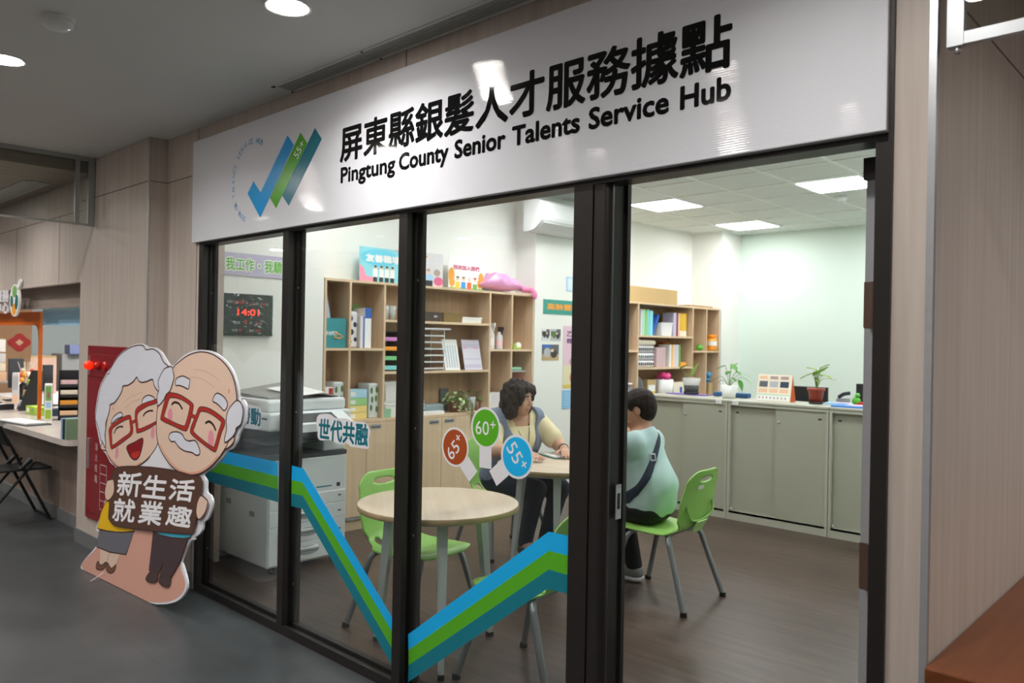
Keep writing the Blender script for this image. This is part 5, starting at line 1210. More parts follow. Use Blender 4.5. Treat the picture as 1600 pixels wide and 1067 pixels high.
mb = MB(); mb.tube([(-0.012, 0, 0.035), (0.012, 0, 0.035)], 0.034, 20); mb.build('roll', C['white'], t); mb = MB(); mb.rbox(-0.015, 0.015, -0.075, 0.03, 0.0, 0.02, 0.005); mb.prism([Vector((-0.012, -0.075, 0.01)), Vector((-0.012, -0.06, 0.06)), Vector((-0.012, -0.05, 0.02))], (0.024, 0, 0)); mb.build('holder', C['lime'], t)
t = empty('bottle', (-5.36, 3.15, Z2), 0, 'white bottle with green cap in the lower right module', 'bottle')
mb = MB(); mb.lathe((0, 0, 0), [(0, 0), (0.03, 0), (0.03, 0.14), (0.012, 0.18), (0, 0.18)], 18); mb.build('bottle_body', C['white'], t); mb = MB(); mb.cyl((0, 0, 0.18), 0.014, 0.09, 14); mb.build('cap', C['mint'], t)
item_box('tissue_box', 'white box with pale print in the lower right module', 'box', -5.36, 3.19, 3.37, Z2, 0.16, 0.15, C['lgrey'])
for k, (z, m, lab) in enumerate(((1.24, C['grey'], 'grey tray holding green cloth'), (1.09, C['pink'], 'pink tray'))):
    t = empty('shelf_tray', (-5.36, 3.56, z), 0, lab + ' in the lower right end cubby', 'tray', 'trays in the end cubby')
    mb = MB(); mb.rbox(-0.17, 0, -0.13, 0.13, 0.0, 0.014, 0.004); mb.build('tray_board', m, t)
    if k == 0:
        mb = MB(); mb.rbox(-0.12, -0.02, -0.08, 0.09, 0.014, 0.05, 0.015); mb.build('cloth', C['mint'], t)
    mb = MB(); mb.box(-0.17, -0.16, -0.13, -0.125, -0.12, 0.0); mb.box(-0.17, -0.16, 0.125, 0.13, -0.12, 0.0); mb.build('posts', C['grey'], t)
# pink bag on top
t = empty('plastic_bag', (-5.43, 3.385, 2.018), 0, 'pink plastic bag lying on top of the shelf unit, its knot hanging over the edge', 'bag')
bm = bmesh.new(); bmesh.ops.create_uvsphere(bm, u_segments=36, v_segments=18, radius=1)
for v in bm.verts:
    x, y, z = v.co
    wv_ = 1 + 0.10 * math.sin(9 * y + 5 * x) * math.cos(6 * z + 3 * y) + 0.07 * math.sin(15 * y - 7 * x)
    zz = max(0.0, 0.02 + (0.5 + 0.5 * z) * 0.155 * wv_ * (1 - 0.25 * y)); v.co = Vector((x * 0.10 * wv_, y * 0.30 * (1 + 0.05 * math.sin(7 * z)), zz * max(0.12, 1 - 0.55 * max(0, abs(y) - 0.6) / 0.4)))
mb = MB(); mb.bm(bm, 0, True); mb.build('bag_body', mat('pink_film', '#e6a3d2', 0.3, spec=0.6), t)
mb = MB(); mb.tube(smooth_open([(0.05, 0.24, 0.05), (0.11, 0.285, 0.04), (0.165, 0.285, 0.02), (0.178, 0.295, -0.05)], 5), 0.035, 12, r2=0.018); mb.ball((0.17, 0.295, -0.01), 0.036, 0, 12, 0.6, 1.0, 1.2); mb.build('knotted_end', mat('pink_film_dense', '#ea86b4', 0.35), t)

# ---------------- right unit
XB = -5.165
def book(label, px0, px1, z, h, m, d=0.16, x=XB, tilt=0.0, grp='files and books on the top shelf of the corner unit', name='binder'):
    y0, y1 = yx(px0, x), yx(px1, x); return item_box(name, label, 'book' if name == 'book' else 'binder', x, y0, y1 - 0.004, z, h, d, m, grp, tilt=tilt)
zB = 1.6405
for (lab, a, b, h, c_) in (('white-blue file at the left end of the row in the corner unit', 1000.5, 1003.5, 0.30, 'lgrey'), ('pale mint binder beside the white-blue file', 1003.5, 1007.5, 0.30, 'mint'), ('olive green thin file between two pale binders', 1007.5, 1010, 0.30, 'lime'), ('aqua binder, fourth from the left in the corner unit', 1010, 1015, 0.30, 'aqua'), ('pale aqua binder left of the leaning blue one', 1015, 1020, 0.29, 'cyan')):
    book(lab, a, b, zB, h, C[c_])
item_box('binder', 'blue binder leaning to the right between upright files', 'binder', -5.17, 5.648, 5.68, zB + 0.012, 0.262, 0.11, C['royal'], 'files and books on the top shelf of the corner unit', tilt=math.radians(-27))
item_box('binder', 'dark green binder behind the white basket', 'binder', -5.30, 5.70, 5.90, zB, 0.27, 0.05, C['bottle'], 'files and books on the top shelf of the corner unit')
for (lab, a, b, h, c_) in (('white file with green edge behind the white basket', 1041, 1044, 0.275, 'white'), ('cream file right of the dark green binder', 1044.5, 1047, 0.28, 'cream'), ('dark red thin file above the basket', 1047, 1050, 0.28, 'wine')):
    book(lab, a, b, zB, h, C[c_], d=0.06, x=-5.32)
for (lab, a, b, h, c_) in (('lavender-blue binder right of the basket', 1052, 1056.5, 0.285, 'lilac'), ('plum thin binder between lavender and peach ones', 1056.5, 1059.5, 0.285, 'wine'), ('peach thin file left of the yellow binders', 1059.5, 1062, 0.28, 'peach')): book(lab, a, b, zB, h, C[c_])
for k, (a, b) in enumerate(((1062, 1067), (1067, 1072))):
    t = book(('left one of the two yellow binders with pale foot', 'right one of the two yellow binders with pale foot')[k], a, b, zB, 0.285, mat('binder_yellow', '#e3b420', 0.45))
    mb = MB(); w_ = (yx(b, XB) - yx(a, XB)) / 2 - 0.002; mb.box(0, 0.0008, -w_, w_, 0.004, 0.07); mb.build('pale_label', C['cream'], t)
t = empty('plastic_basket', (-5.17, (yx(1031, -5.17) + yx(1051, -5.17)) / 2, zB), 0, 'white plastic basket in front of the files in the corner unit', 'basket')
mb = MB(); w_ = 0.125
mb.prism([Vector((0, -w_ * 0.86, 0.0)), Vector((0, w_ * 0.86, 0.0)), Vector((0.006, w_, 0.155)), Vector((0.006, -w_, 0.155))], (-0.004, 0, 0)); mb.prism([Vector((-0.13, -w_ * 0.86, 0.0)), Vector((-0.13, w_ * 0.86, 0.0)), Vector((-0.136, w_, 0.155)), Vector((-0.136, -w_, 0.155))], (0.004, 0, 0)); mb.prism([Vector((0, -w_ * 0.86, 0)), Vector((0.006, -w_, 0.155)), Vector((-0.136, -w_, 0.155)), Vector((-0.13, -w_ * 0.86, 0))], (0, 0.004, 0)); mb.prism([Vector((0, w_ * 0.86, 0)), Vector((0.006, w_, 0.155)), Vector((-0.136, w_, 0.155)), Vector((-0.13, w_ * 0.86, 0))], (0, -0.004, 0)); mb.box(-0.128, -0.002, -w_ * 0.85, w_ * 0.85, 0.0, 0.004)
mb.build('basket_wall', mat('basket_white', '#ecebec', 0.4), t); mb = MB(); mb.box(0.005, 0.011, -w_ - 0.004, w_ + 0.004, 0.145, 0.16); mb.build('rim', MATS['basket_white'], t)
zM = 1.2705
for k in range(3):
    t = empty('patterned_case', (-5.155, 5.50, zM + 0.085 * k), 0, ('lowest', 'middle', 'topmost')[k] + ' black and white patterned case in the stack in the corner unit', 'case', 'patterned cases')
    mb = MB(); mb.rbox(-0.2, 0, -0.19, 0.19, 0.001, 0.083, 0.03, seg=3); mb.build('case_body', C['lgrey'], t); mb = MB(); r_ = random.Random(k)
    for q_ in range(9): mb.prism([Vector((0.0004, -0.17 + 0.04 * q_ + 0.016 * math.cos(a_), 0.042 + 0.018 * math.sin(a_) * r_.uniform(0.7, 1.3))) for a_ in [2 * PI * i / 8 for i in range(8)]], (0.0008, 0, 0))
    mb.build('black_pattern', C['black'] if k != 1 else C['dgrey'], t)
item_box('fabric_roll', 'cream rolled mat on top of the patterned cases', 'roll', -5.15, 5.33, 5.71, zM + 0.256, 0.06, 0.12, C['cream'], r=0.028)
item_box('file_box', 'translucent pinkish magazine file in the corner unit', 'file box', -5.155, 5.72, 5.92, zM, 0.235, 0.16, mat('c_dustpink', '#cfb1b4', 0.4))
for k, (a, b, c_, lab) in enumerate(((1036, 1041, 'red', 'orange-red book behind the magazine file'), (1041, 1046.5, 'orange', 'orange book behind the magazine file'))):
    book(lab, a, b, zM, 0.30, mat('book_' + c_, {'red': '#c4621c', 'orange': '#d98a1e'}[c_], 0.5), d=0.07, x=-5.34, grp='books on the middle shelf of the corner unit', name='book')
for k, (a, b, c_, lab) in enumerate(((1046.5, 1049.5, 'white', 'white book left of the pale yellow one'), (1049.5, 1052, 'yellow', 'pale yellow thin book in the middle row'), (1052, 1056, 'rose', 'pinkish white book in the middle row'), (1056, 1061, 'lgrey', 'grey-white book in the middle row'), (1061.5, 1064, 'green', 'thin green book at the right of the middle row'))):
    book(lab, a, b, zM, 0.27, C[c_], grp='books on the middle shelf of the corner unit', name='book')
item_box('sticky_tape_box', 'small orange box at the right of the middle shelf', 'box', -5.155, yx(1064, -5.155), yx(1073, -5.155), zM, 0.055, 0.09, C['orange'])
# lower shelf
t = empty('cloth_bundle', (-5.21, 5.405, Z2), 0, 'dark grey bundle on the lower shelf of the corner unit', 'bundle')
mb = MB(); mb.ball((0, 0, 0.145), 0.095, 0, 18, 0.8, 1.0, 1.5); mb.build('bundle_body', C['dgrey'], t); mb = MB(); mb.ball((0.04, 0.005, 0.08), 0.06, 0, 14, 0.7, 1.5, 1.3); mb.build('patterned_cloth', C['aqua'], t)
item_box('carton', 'small yellow and white carton on the lower shelf of the corner unit', 'carton', -5.155, yx(1013, -5.155), yx(1026, -5.155), Z2, 0.24, 0.12, C['tan'], parts=[('white_panel', (0.1, 0.45, 0.9, 0.75), C['white']), ('yellow_panel', (0.1, 0.1, 0.9, 0.45), C['yellow'])])
t = empty('white_tub', (-5.18, yx(1038, -5.18), Z2), 0, 'white tub with a pink flower on the lower shelf of the corner unit', 'tub')
mb = MB(); mb.lathe((0, 0, 0), [(0, 0), (0.10, 0), (0.115, 0.24), (0.109, 0.24), (0.1, 0.02)], 28); mb.build('tub_body', C['white'], t)
mb = MB()
for a in range(7): mb.ball((0.05 * math.cos(a), 0.05 * math.sin(a), 0.27 + 0.01 * (a % 3)), 0.04, 0, 10)
mb.build('pink_flower', mat('c_hotpink', '#dd3f86', 0.5), t)
item_box('toy_box', 'dark red and black box behind the clear pot on the lower shelf', 'box', -5.30, 6.12, 6.30, Z2, 0.27, 0.1, mat('c_darkred', '#7a1f28', 0.5))
item_box('small_box', 'cream and blue box right of the white tub', 'box', -5.155, 6.10, 6.36, Z2, 0.2, 0.1, C['cream'], parts=[('blue_print', (0.55, 0.3, 0.75, 0.7), C['royal'])])
# left module of the right unit
t = empty('pen_holder', (-5.165, yx(977, -5.165) + 0.02, Z1), 0, 'narrow pen box with yellow and blue pens beside the door post', 'pen holder')
mb = MB(); mb.rbox(-0.06, 0.0, -0.045, 0.045, 0.0005, 0.22, 0.004); mb.build('box_body', C['cream'], t)
for k, c_ in enumerate(('royal', 'yellow', 'teal')):
    mb = MB(); mb.cyl((-0.03, -0.028 + 0.028 * k, 0.22), 0.008, 0.06 + 0.01 * k, 10); mb.build('pen', C[c_], t)
mb = MB(); mb.box(0, 0.001, -0.04, -0.01, 0.02, 0.2); mb.build('orange_label', C['orange'], t)
item_box('small_box', 'white small box left of the pen box', 'box', -5.17, 4.93, 4.985, Z1, 0.09, 0.06, C['white'])
for k in range(3):
    t = empty('letter_tray', (-5.16, 5.155, Z2 + 0.012 + 0.09 * k), 0, ('lowest', 'middle', 'topmost')[k] + ' white letter tray stacked beside the door post', 'letter tray', 'stacked letter trays')
    mb = MB(); mb.rbox(-0.24, 0.0, -0.1, 0.1, 0.0, 0.022, 0.008); mb.build('tray_body', C['white'], t)
    mb = MB(); mb.box(-0.23, -0.02, -0.098, -0.09, -0.07 if k else -0.012, 0.0); mb.box(-0.23, -0.02, 0.09, 0.098, -0.07 if k else -0.012, 0.0); mb.build('supports', C['lgrey'], t)
item_box('tissue_box', 'white and red small box above the letter trays', 'box', -5.2, 5.06, 5.15, Z2 + 0.225, 0.12, 0.07, C['white'], parts=[('red_band', (0, 0.1, 1, 0.35), C['dred'])])
# right module of the right unit
t = empty('toy_frog', (-5.17, yx(1093, -5.17), Z1), 0, 'green toy frog in the corner unit', 'toy')
mb = MB(); mb.ball((0, 0, 0.038), 0.045, 0, 14, 0.9, 1.2, 0.8); mb.ball((0.0, -0.03, 0.07), 0.014, 0, 8); mb.ball((0, 0.03, 0.07), 0.014, 0, 8); mb.build('frog_body', mat('frog_green', '#57b02e', 0.4), t)
mb = MB()
for sy in (-1, 1): mb.ball((0.012, 0.03 * sy, 0.073), 0.006, 0, 8)
mb.build('eyes', C['black'], t)
item_box('small_box', 'pale yellow box left of the toy frog', 'box', -5.30, yx(1086, -5.3), yx(1091, -5.3), Z1, 0.20, 0.06, C['yellow'])
t = empty('orange_jar', (-5.175, yx(1112, -5.175), Z1), 0, 'orange jar with white band in the right end cubby', 'jar')
mb = MB(); mb.lathe((0, 0, 0), [(0, 0), (0.06, 0), (0.065, 0.02), (0.065, 0.15), (0.05, 0.165), (0, 0.165)], 22); mb.build('jar_body', C['orange'], t); mb = MB(); mb.lathe((0, 0, 0), [(0.066, 0.07), (0.066, 0.125)], 22); mb.build('white_band', C['white'], t); mb = MB(); mb.lathe((0, 0, 0), [(0.056, 0.165), (0.058, 0.17), (0.058, 0.2), (0.05, 0.21), (0, 0.21)], 22); mb.build('lid', mat('c_deeporange', '#ef8b12', 0.4), t)
t = empty('glass_bottle', (-5.30, 7.06, Z1), 0, 'tall pale glass bottle left of the orange jar', 'bottle')
mb = MB(); mb.lathe((0, 0, 0), [(0, 0), (0.03, 0), (0.03, 0.26), (0.028, 0.26), (0.028, 0.005)], 18); mb.build('glass_wall', MATS['tumbler'], t)
t = empty('toy_figure', (-5.18, yx(1107, -5.18), Z2 + 0.0), 0, 'blue toy on a tan box in the lower right cubby', 'toy')
mb = MB(); mb.ball((0, 0, 0.27), 0.045, 0, 12); mb.ball((0, -0.005, 0.205), 0.035, 0, 12); mb.build('toy_body', mat('toy_blue', '#3d8fbf', 0.4), t); mb = MB(); mb.rbox(-0.04, 0.04, -0.045, 0.045, 0.0005, 0.17, 0.003); mb.build('tan_box', C['tan'], t)
# on top of the right unit
t = empty('cardboard_box', (-5.13, 4.82, 2.016), 0, 'long plain cardboard box on top of the corner shelf unit', 'box')
mb = MB(); mb.box(-0.2, 0, 0, 1.29, 0.0005, 0.175); mb.build('carton_body', mat('cardboard', '#c9a873', 0.7, var=0.04, vscale=4), t); mb = MB(); mb.box(-0.101, -0.099, 0.0, 1.29, 0.1752, 0.1762); mb.build('flap_seam', mat('cardboard_dark', '#9c7d50', 0.8), t)
t = empty('cardboard_sheet', (-5.14, 6.42, 2.016), 0, 'thin brown cardboard sheet on top of the corner unit, right end', 'cardboard')
mb = MB(); mb.box(-0.25, 0, 0, 0.55, 0.0005, 0.02); mb.build('sheet', mat('cardboard2', '#b58f66', 0.7), t)

# ================================================================== ON THE STEEL CABINETS AND BEHIND
ZC = 1.0565
def onC(px, py, y): p = onY(px, py, y); return float(p[0])
xp = onC(1080, 610, 4.60)
t = empty('table_mat', (onC(1082, 612, 4.6), 4.60, ZC), 0, 'purple mat under the clear plant pot on the steel cabinet', 'mat')
mb = MB(); mb.rbox(-0.26, 0.17, -0.07, 0.09, 0.0003, 0.008, 0.003); mb.build('mat_sheet', mat('c_violet', '#7a5fae', 0.6), t)
plant('potted_plant', 'young plant with two big leaves in a clear pot of grey gravel', (xp, 4.60, ZC + 0.0085),
      [('clear_pot', mat('clear_pot', '#dfe0dc', 0.15, alpha=0.55), [(0.07, 0.075), (0.088, 0.155), (0.085, 0.155), (0.07, 0.076)]), ('gravel', mat('grey_gravel', '#4e4f50', 0.8, var=0.4, vscale=120), [(0, 0.024), (0.066, 0.024), (0.073, 0.09), (0.0, 0.092)]), ('saucer', C['black'], [(0, 0), (0.07, 0), (0.076, 0.024), (0.0, 0.024)])],
      [((0.0, 0.0, 0.17), (0.055, 0.0, 0.31), 0.085), ((-0.12, -0.01, 0.24), (-0.02, -0.03, 0.30), 0.05)], M_LEAFL, 'plants on the steel cabinets', stem0=(0, 0, 0.09))
xw = onC(1139, 616, 4.50)
lv = [((-0.04, 0, 0.30), (-0.12, -0.02, 0.275), 0.06), ((0.005, 0.0, 0.245), (-0.01, -0.05, 0.22), 0.075), ((0.02, 0, 0.31), (0.10, -0.03, 0.255), 0.075), ((0.07, 0.0, 0.25), (0.13, -0.02, 0.225), 0.05), ((-0.09, 0.01, 0.20), (-0.20, -0.02, 0.145), 0.03), ((-0.08, 0, 0.165), (-0.15, -0.03, 0.09), 0.045), ((0.03, -0.01, 0.19), (0.09, -0.03, 0.165), 0.04), ((0.10, 0, 0.17), (0.15, -0.02, 0.075), 0.06), ((0.10, 0.02, 0.235), (0.21, 0, 0.22), 0.02), ((0.12, 0.02, 0.20), (0.22, 0.01, 0.155), 0.022), ((0.0, 0.03, 0.27), (0.03, 0.08, 0.33), 0.06)]
plant('potted_plant', 'green plant in a white pot on the steel cabinet, beside the calendar', (xw, 4.50, ZC), [('pot', C['white'], [(0, 0), (0.055, 0), (0.072, 0.12), (0.068, 0.12), (0.0, 0.1)])], lv, M_LEAF, 'plants on the steel cabinets', stem0=(0, 0, 0.1))
for (px0, px1, lab) in ((1118, 1126, 'small dark blue folder end left of the white flowerpot'), (1148, 1171, 'dark blue folder right of the white flowerpot')):
    a, b = onC(px0, 615, 4.66), onC(px1, 615, 4.66); t = empty('blue_folder', ((a + b) / 2, 4.655, ZC), 0, lab, 'folder', 'dark blue folders')
    mb = MB(); mb.rbox(-(b - a) / 2, (b - a) / 2, -0.045, 0.045, 0.0005, 0.045, 0.01); mb.build('cover', mat('folder_blue', '#2f5f8f', 0.4), t)
# desk calendar
a, b = onC(1184, 620, 4.52), onC(1240, 626, 4.52)
t = empty('desk_calendar', ((a + b) / 2, 4.52, ZC), 0, 'cream desk calendar with photos and orange side on the steel cabinet', 'calendar')
W = (b - a) - 0.02; H = 0.235
mb = MB(); mb.prism([Vector((-W / 2, -0.055, 0.001)), Vector((W / 2, -0.055, 0.001)), Vector((W / 2, -0.005, H)), Vector((-W / 2, -0.005, H))], (0, 0.003, 0)); mb.prism([Vector((-W / 2, 0.065, 0.001)), Vector((W / 2, 0.065, 0.001)), Vector((W / 2, 0.0, H)), Vector((-W / 2, 0.0, H))], (0, -0.003, 0)); mb.build('pages', C['cream'], t)
mb = MB(); mb.prism([Vector((W / 2 - 0.002, -0.05, 0.002)), Vector((W / 2 - 0.002, 0.063, 0.002)), Vector((W / 2 - 0.002, -0.002, H - 0.003))], (0.003, 0, 0)); mb.build('orange_side', mat('c_rust', '#cc5a1e', 0.5), t)
def cal(u0, v0, u1, v1, d=0.0006):
    def q(u, v): return Vector((-W / 2 + u * W, -0.055 + 0.05 * v - d, 0.001 + v * H))
    return [q(u0, v0), q(u1, v0), q(u1, v1), q(u0, v1)]
mb = MB(); mts = [C['dgrey'], C['grey'], C['navy'], C['white'], C['mint'], C['peach'], C['taupe']]
for k in range(3): mb.add(cal(0.05 + 0.31 * k, 0.52, 0.30 + 0.31 * k, 0.74), [(0, 1, 2, 3)], k)
mb.add(cal(0.03, 0.04, 0.97, 0.22), [(0, 1, 2, 3)], 3); mb.add(cal(0.03, 0.225, 0.97, 0.25), [(0, 1, 2, 3)], 4)
for k in range(3): mb.add(cal(0.05 + 0.31 * k, 0.32, 0.30 + 0.31 * k, 0.46), [(0, 1, 2, 3)], 5)
for k in range(8): mb.add(cal(0.07 + 0.11 * k, 0.09, 0.11 + 0.11 * k, 0.16, 0.0012), [(0, 1, 2, 3)], 6)
for k in range(3): mb.add(cal(0.05 + 0.31 * k, 0.82, 0.28 + 0.31 * k, 0.93), [(0, 1, 2, 3)], 6 if k else 5)
mb.build('print', mts, t, fix=False)
# red flowerpot
xr_ = onC(1275, 624, 4.52)
lv = [((-0.03, 0, 0.26), (-0.14, -0.02, 0.225), 0.07), ((0.0, 0, 0.29), (-0.08, -0.01, 0.32), 0.07), ((0.03, 0.0, 0.27), (0.10, -0.02, 0.33), 0.075), ((0.05, 0.0, 0.25), (0.14, -0.02, 0.235), 0.06), ((0.0, -0.02, 0.25), (0.08, -0.06, 0.255), 0.07), ((0.02, 0.02, 0.3), (0.09, 0.03, 0.35), 0.075), ((-0.01, -0.01, 0.25), (0.05, -0.05, 0.30), 0.07), ((-0.02, 0.02, 0.22), (0.04, -0.03, 0.19), 0.045), ((0.06, 0, 0.22), (0.17, 0.0, 0.225), 0.03), ((0.0, 0.02, 0.27), (-0.06, 0.06, 0.24), 0.05)]
plant('potted_plant', 'light green leafy plant in a red flowerpot with black saucer', (xr_, 4.52, ZC), [('pot', M_TERRA, [(0, 0.018), (0.05, 0.018), (0.066, 0.115), (0.073, 0.115), (0.073, 0.135), (0.066, 0.135), (0.062, 0.12), (0, 0.12)]), ('saucer', C['black'], [(0, 0), (0.055, 0), (0.064, 0.018), (0, 0.018)])], lv, M_LEAFL, 'plants on the steel cabinets', stem0=(0, 0, 0.12))
# papers at the right
for (px0, px1, py, y, w2, m, h, lab, nm) in ((1307, 1362, 628, 4.45, 0.13, mat('paper_blue', '#3f80d2', 0.5), 0.012, 'bright blue folder lying on the steel cabinet next to the door', 'blue_folder'), (1292, 1330, 621, 4.565, 0.045, C['sky'], 0.02, 'pale blue papers behind the bright blue folder', 'paper_stack')):
    a, b = onC(px0, py, y), onC(px1, py, y); t = empty(nm, ((a + b) / 2, y, ZC), 0.05, lab, 'folder' if 'folder' in nm else 'paper stack')
    mb = MB(); mb.box(-(b - a) / 2, (b - a) / 2, -w2, w2, 0.0005, h); mb.build('sheets', m, t)
    mb = MB(); mb.box(-(b - a) * 0.2, (b - a) * 0.45, -w2 * 0.2, w2 * 0.55, h, h + 0.004); mb.build('top_sheet', C['rose'] if 'bright' in lab else C['cream'], t)
for (px, lab) in ((1123, 'small white label hanging on the edge of the left steel cabinet'), (1149, 'small white label hanging on the edge of the middle steel cabinet')):
    x = onC(px, 623, 4.262); t = empty('edge_label', (x, 4.2625, 1.02), 0, lab, 'label', 'labels on the cabinet edges')
    mb = MB(); mb.box(-0.028, 0.028, -0.0015, 0.0, 0.0, 0.034); mb.build('tag_sheet', M_PAPER, t); mb = MB(); mb.box(-0.02, 0.012, -0.002, -0.0015, 0.014, 0.02); mb.build('print', C['grey'], t)
# desk and screens behind the counter
t = empty('office_desk', (-2.75, 5.45, 0), 0, 'white office desk hidden behind the steel cabinets', 'desk')
mb = MB(); mb.rbox(-0.95, 1.35, -0.32, 0.32, 0.71, 0.74, 0.004); mb.build('desktop', M_OFFWHITE, t)
for x, y in ((-0.9, -0.28), (1.3, -0.28), (-0.9, 0.28), (1.3, 0.28)):
    mb = MB(); mb.box(x - 0.02, x + 0.02, y - 0.02, y + 0.02, 0, 0.71); mb.build('leg', M_TUBE, t)
def monitor(x, y, z1, wd, lab):
    t = empty('monitor', (x, y, 0.741), 0, lab, 'monitor', 'monitors behind the counter')
    h = z1 - 0.741
    mb = MB(); mb.rbox(-wd / 2, wd / 2, -0.015, 0.02, h - 0.32, h, 0.006); mb.build('screen_back', M_BLACK, t); mb = MB(); mb.box(-0.03, 0.03, 0.02, 0.05, 0.01, h - 0.1); mb.build('stand', M_BLACK, t); mb = MB(); mb.rbox(-0.12, 0.12, -0.06, 0.12, 0, 0.012, 0.004); mb.build('foot', M_BLACK, t)
pm = onY(1266, 604, 5.3); monitor(float(pm[0]) , 5.3, float(pm[2]), 0.34, 'black monitor seen behind the red flowerpot')
pm = onY(1352, 600, 5.5); monitor(float(pm[0]) + 0.12, 5.5, float(pm[2]), 0.40, 'black monitor seen beside the open door')
pm = onZ(1317, 616, ZC)
t = empty('desk_phone', (float(onC(1318, 610, 4.66)), 4.665, ZC), 0.3, 'grey and black desk telephone behind the papers', 'telephone')
mb = MB(); mb.prism([Vector((-0.06, -0.03, 0.001)), Vector((-0.06, 0.045, 0.001)), Vector((-0.06, 0.045, 0.05)), Vector((-0.06, -0.03, 0.02))], (0.11, 0, 0)); mb.build('base', C['dgrey'], t); mb = MB(); mb.tube([(-0.04, 0.02, 0.06), (0.0, 0.0, 0.09), (0.05, -0.01, 0.10)], 0.016, 10); mb.build('handset', C['black'], t)
t = empty('toy_frog', (float(onC(1332, 612, 4.66)) + 0.03, 4.67, ZC), 0, 'small green figure beside the desk telephone', 'toy')
mb = MB(); mb.ball((0, 0, 0.035), 0.035, 0, 12, 1.1, 0.8, 1); mb.ball((0.01, 0, 0.085), 0.02, 0, 10); mb.build('frog_body', MATS['frog_green'], t); mb = MB(); mb.rbox(-0.01, 0.06, -0.02, 0.02, 0.0005, 0.03, 0.006); mb.build('red_base', C['dred'], t)

# notepad on the far table
nb = onZ(870, 712, 0.742)
t = empty('notepad', (float(nb[0]), float(nb[1]), 0.7405), math.radians(-20), 'white notepad on a green folder on the table under the woman\'s hands', 'notepad')
mb = MB(); mb.box(-0.13, 0.13, -0.09, 0.09, 0.0, 0.006); mb.build('cover', C['dteal'], t); mb = MB(); mb.box(-0.12, 0.12, -0.08, 0.08, 0.006, 0.012); mb.build('paper_sheet', M_PAPER, t)

# wooden desk at the right edge of the hall
t = empty('wooden_counter', (-0.606, -0.02, 0), 0, 'orange-brown wooden desk top at the lower right corner along the wall', 'desk')
M_ORW = wood('orange_wood', '#643519', '#7a4423', 'y', 0.7, 0.32)
mb = MB(); mb.rbox(0.0, 0.75, -0.0, 2.6, 0.705, 0.745, 0.004); mb.build('desktop', M_ORW, t)
mb = MB(); mb.box(0.02, 0.72, 0.03, 0.05, 0, 0.705); mb.box(0.02, 0.72, 2.55, 2.57, 0, 0.705); mb.build('side_panels', M_ORW, t)

# ================================================================== SERVICE COUNTER AT THE LEFT
t = empty('service_counter', (-6.41, 0, 0), 0, 'long pale stone service counter with a rounded corner at the left', 'counter')
mb = MB()
top = [(-7.5, 0.62), (-7.5, -0.19), (-0.10, -0.19), (-0.055, -0.183), (-0.025, -0.165), (-0.008, -0.14), (-0.002, -0.114), (-0.002, 0.62)]
mb.prism([Vector((x, y, 0.705)) for x, y in top], (0, 0, 0.045)); mb.build('countertop', mat('pale_stone', '#cfc6bf', 0.22, var=0.04, vscale=14), t)
M_OR = mat('orange_panel', '#dd6d1c', 0.4)
t = empty('orange_arch', (-8.15, 0.13, 0.751), 0, 'orange arched frame standing on the service counter', 'frame')
ya_, yb_ = float(onX(60.5, 560, -8.16)[1]) - 0.13, float(onX(66, 560, -8.16)[1]) - 0.13
mb = MB(); mb.box(-0.03, -0.01, ya_, yb_, 0.0, 0.99); mb.build('post', M_OR, t)
mb = MB(); pr = [(-5.8, 0.99), (-5.8, 0.865), (-0.14, 0.865), (-0.085, 0.85), (-0.05, 0.81), (-0.03, 0.74), (-0.03, 0.99)]
mb.prism([Vector((x, ya_, z)) for x, z in pr], (0, 0.02, 0)); mb.build('header', M_OR, t)
t = empty('blue_header', (-8.14, 0.13, 1.60), 0, 'blue header panel right of the orange arch', 'panel')
mb = MB(); mb.box(0, 1.73, 0, 0.04, 0.015, 0.165); mb.build('panel', mat('blue_panel', '#9ccbe8', 0.5), t)
# sign on the fascia: characters and oval emblem
t = empty('wall_sign', (-8.0, -0.118, 1.70), 0, 'white raised characters and an oval green and orange emblem over the service counter', 'sign')
def ov(cx, cz, rx, rz, a=0.0, n=28): return [Vector((cx + rx * math.cos(q) * math.cos(a) - rz * math.sin(q) * math.sin(a), 0, cz + rx * math.cos(q) * math.sin(a) + rz * math.sin(q) * math.cos(a))) for q in [2 * PI * k / n for k in range(n)]]
def slabm(mb, pts, y0, d): return mb.prism([p + Vector((0, y0, 0)) for p in pts], (0, d, 0))
mb = MB(); slabm(mb, ov(0.0, 0.128, 0.14, 0.142), 0, -0.018); slabm(mb, ov(0.125, 0.265, 0.06, 0.028, math.radians(40)), 0, -0.018); mb.build('emblem_board', C['white'], t)
mb = MB(); slabm(mb, ov(0.01, 0.205, 0.066, 0.050), -0.0185, -0.001); mb.build('green_head', C['green'], t)
mb = MB(); slabm(mb, ov(-0.072, 0.12, 0.042, 0.052, 0.15), -0.0185, -0.001); slabm(mb, ov(0.072, 0.11, 0.045, 0.066, -0.15), -0.0185, -0.001); mb.build('dark_green_leaves', C['dteal'], t)
mb = MB(); slabm(mb, ov(0.0, 0.048, 0.065, 0.052), -0.0185, -0.001); mb.build('orange_drop', C['orange'], t)
mb = MB()
put_text(mb, '服務', (-0.62, -0.012, 0.125), (0.43, 0, 0), (0, 0, 0.10), 0, bold_by=0.008); put_text(mb, '中心', (-0.62, -0.012, 0.02), (0.43, 0, 0), (0, 0, 0.095), 0, bold_by=0.008); mb.build('characters', C['lgrey'], t)
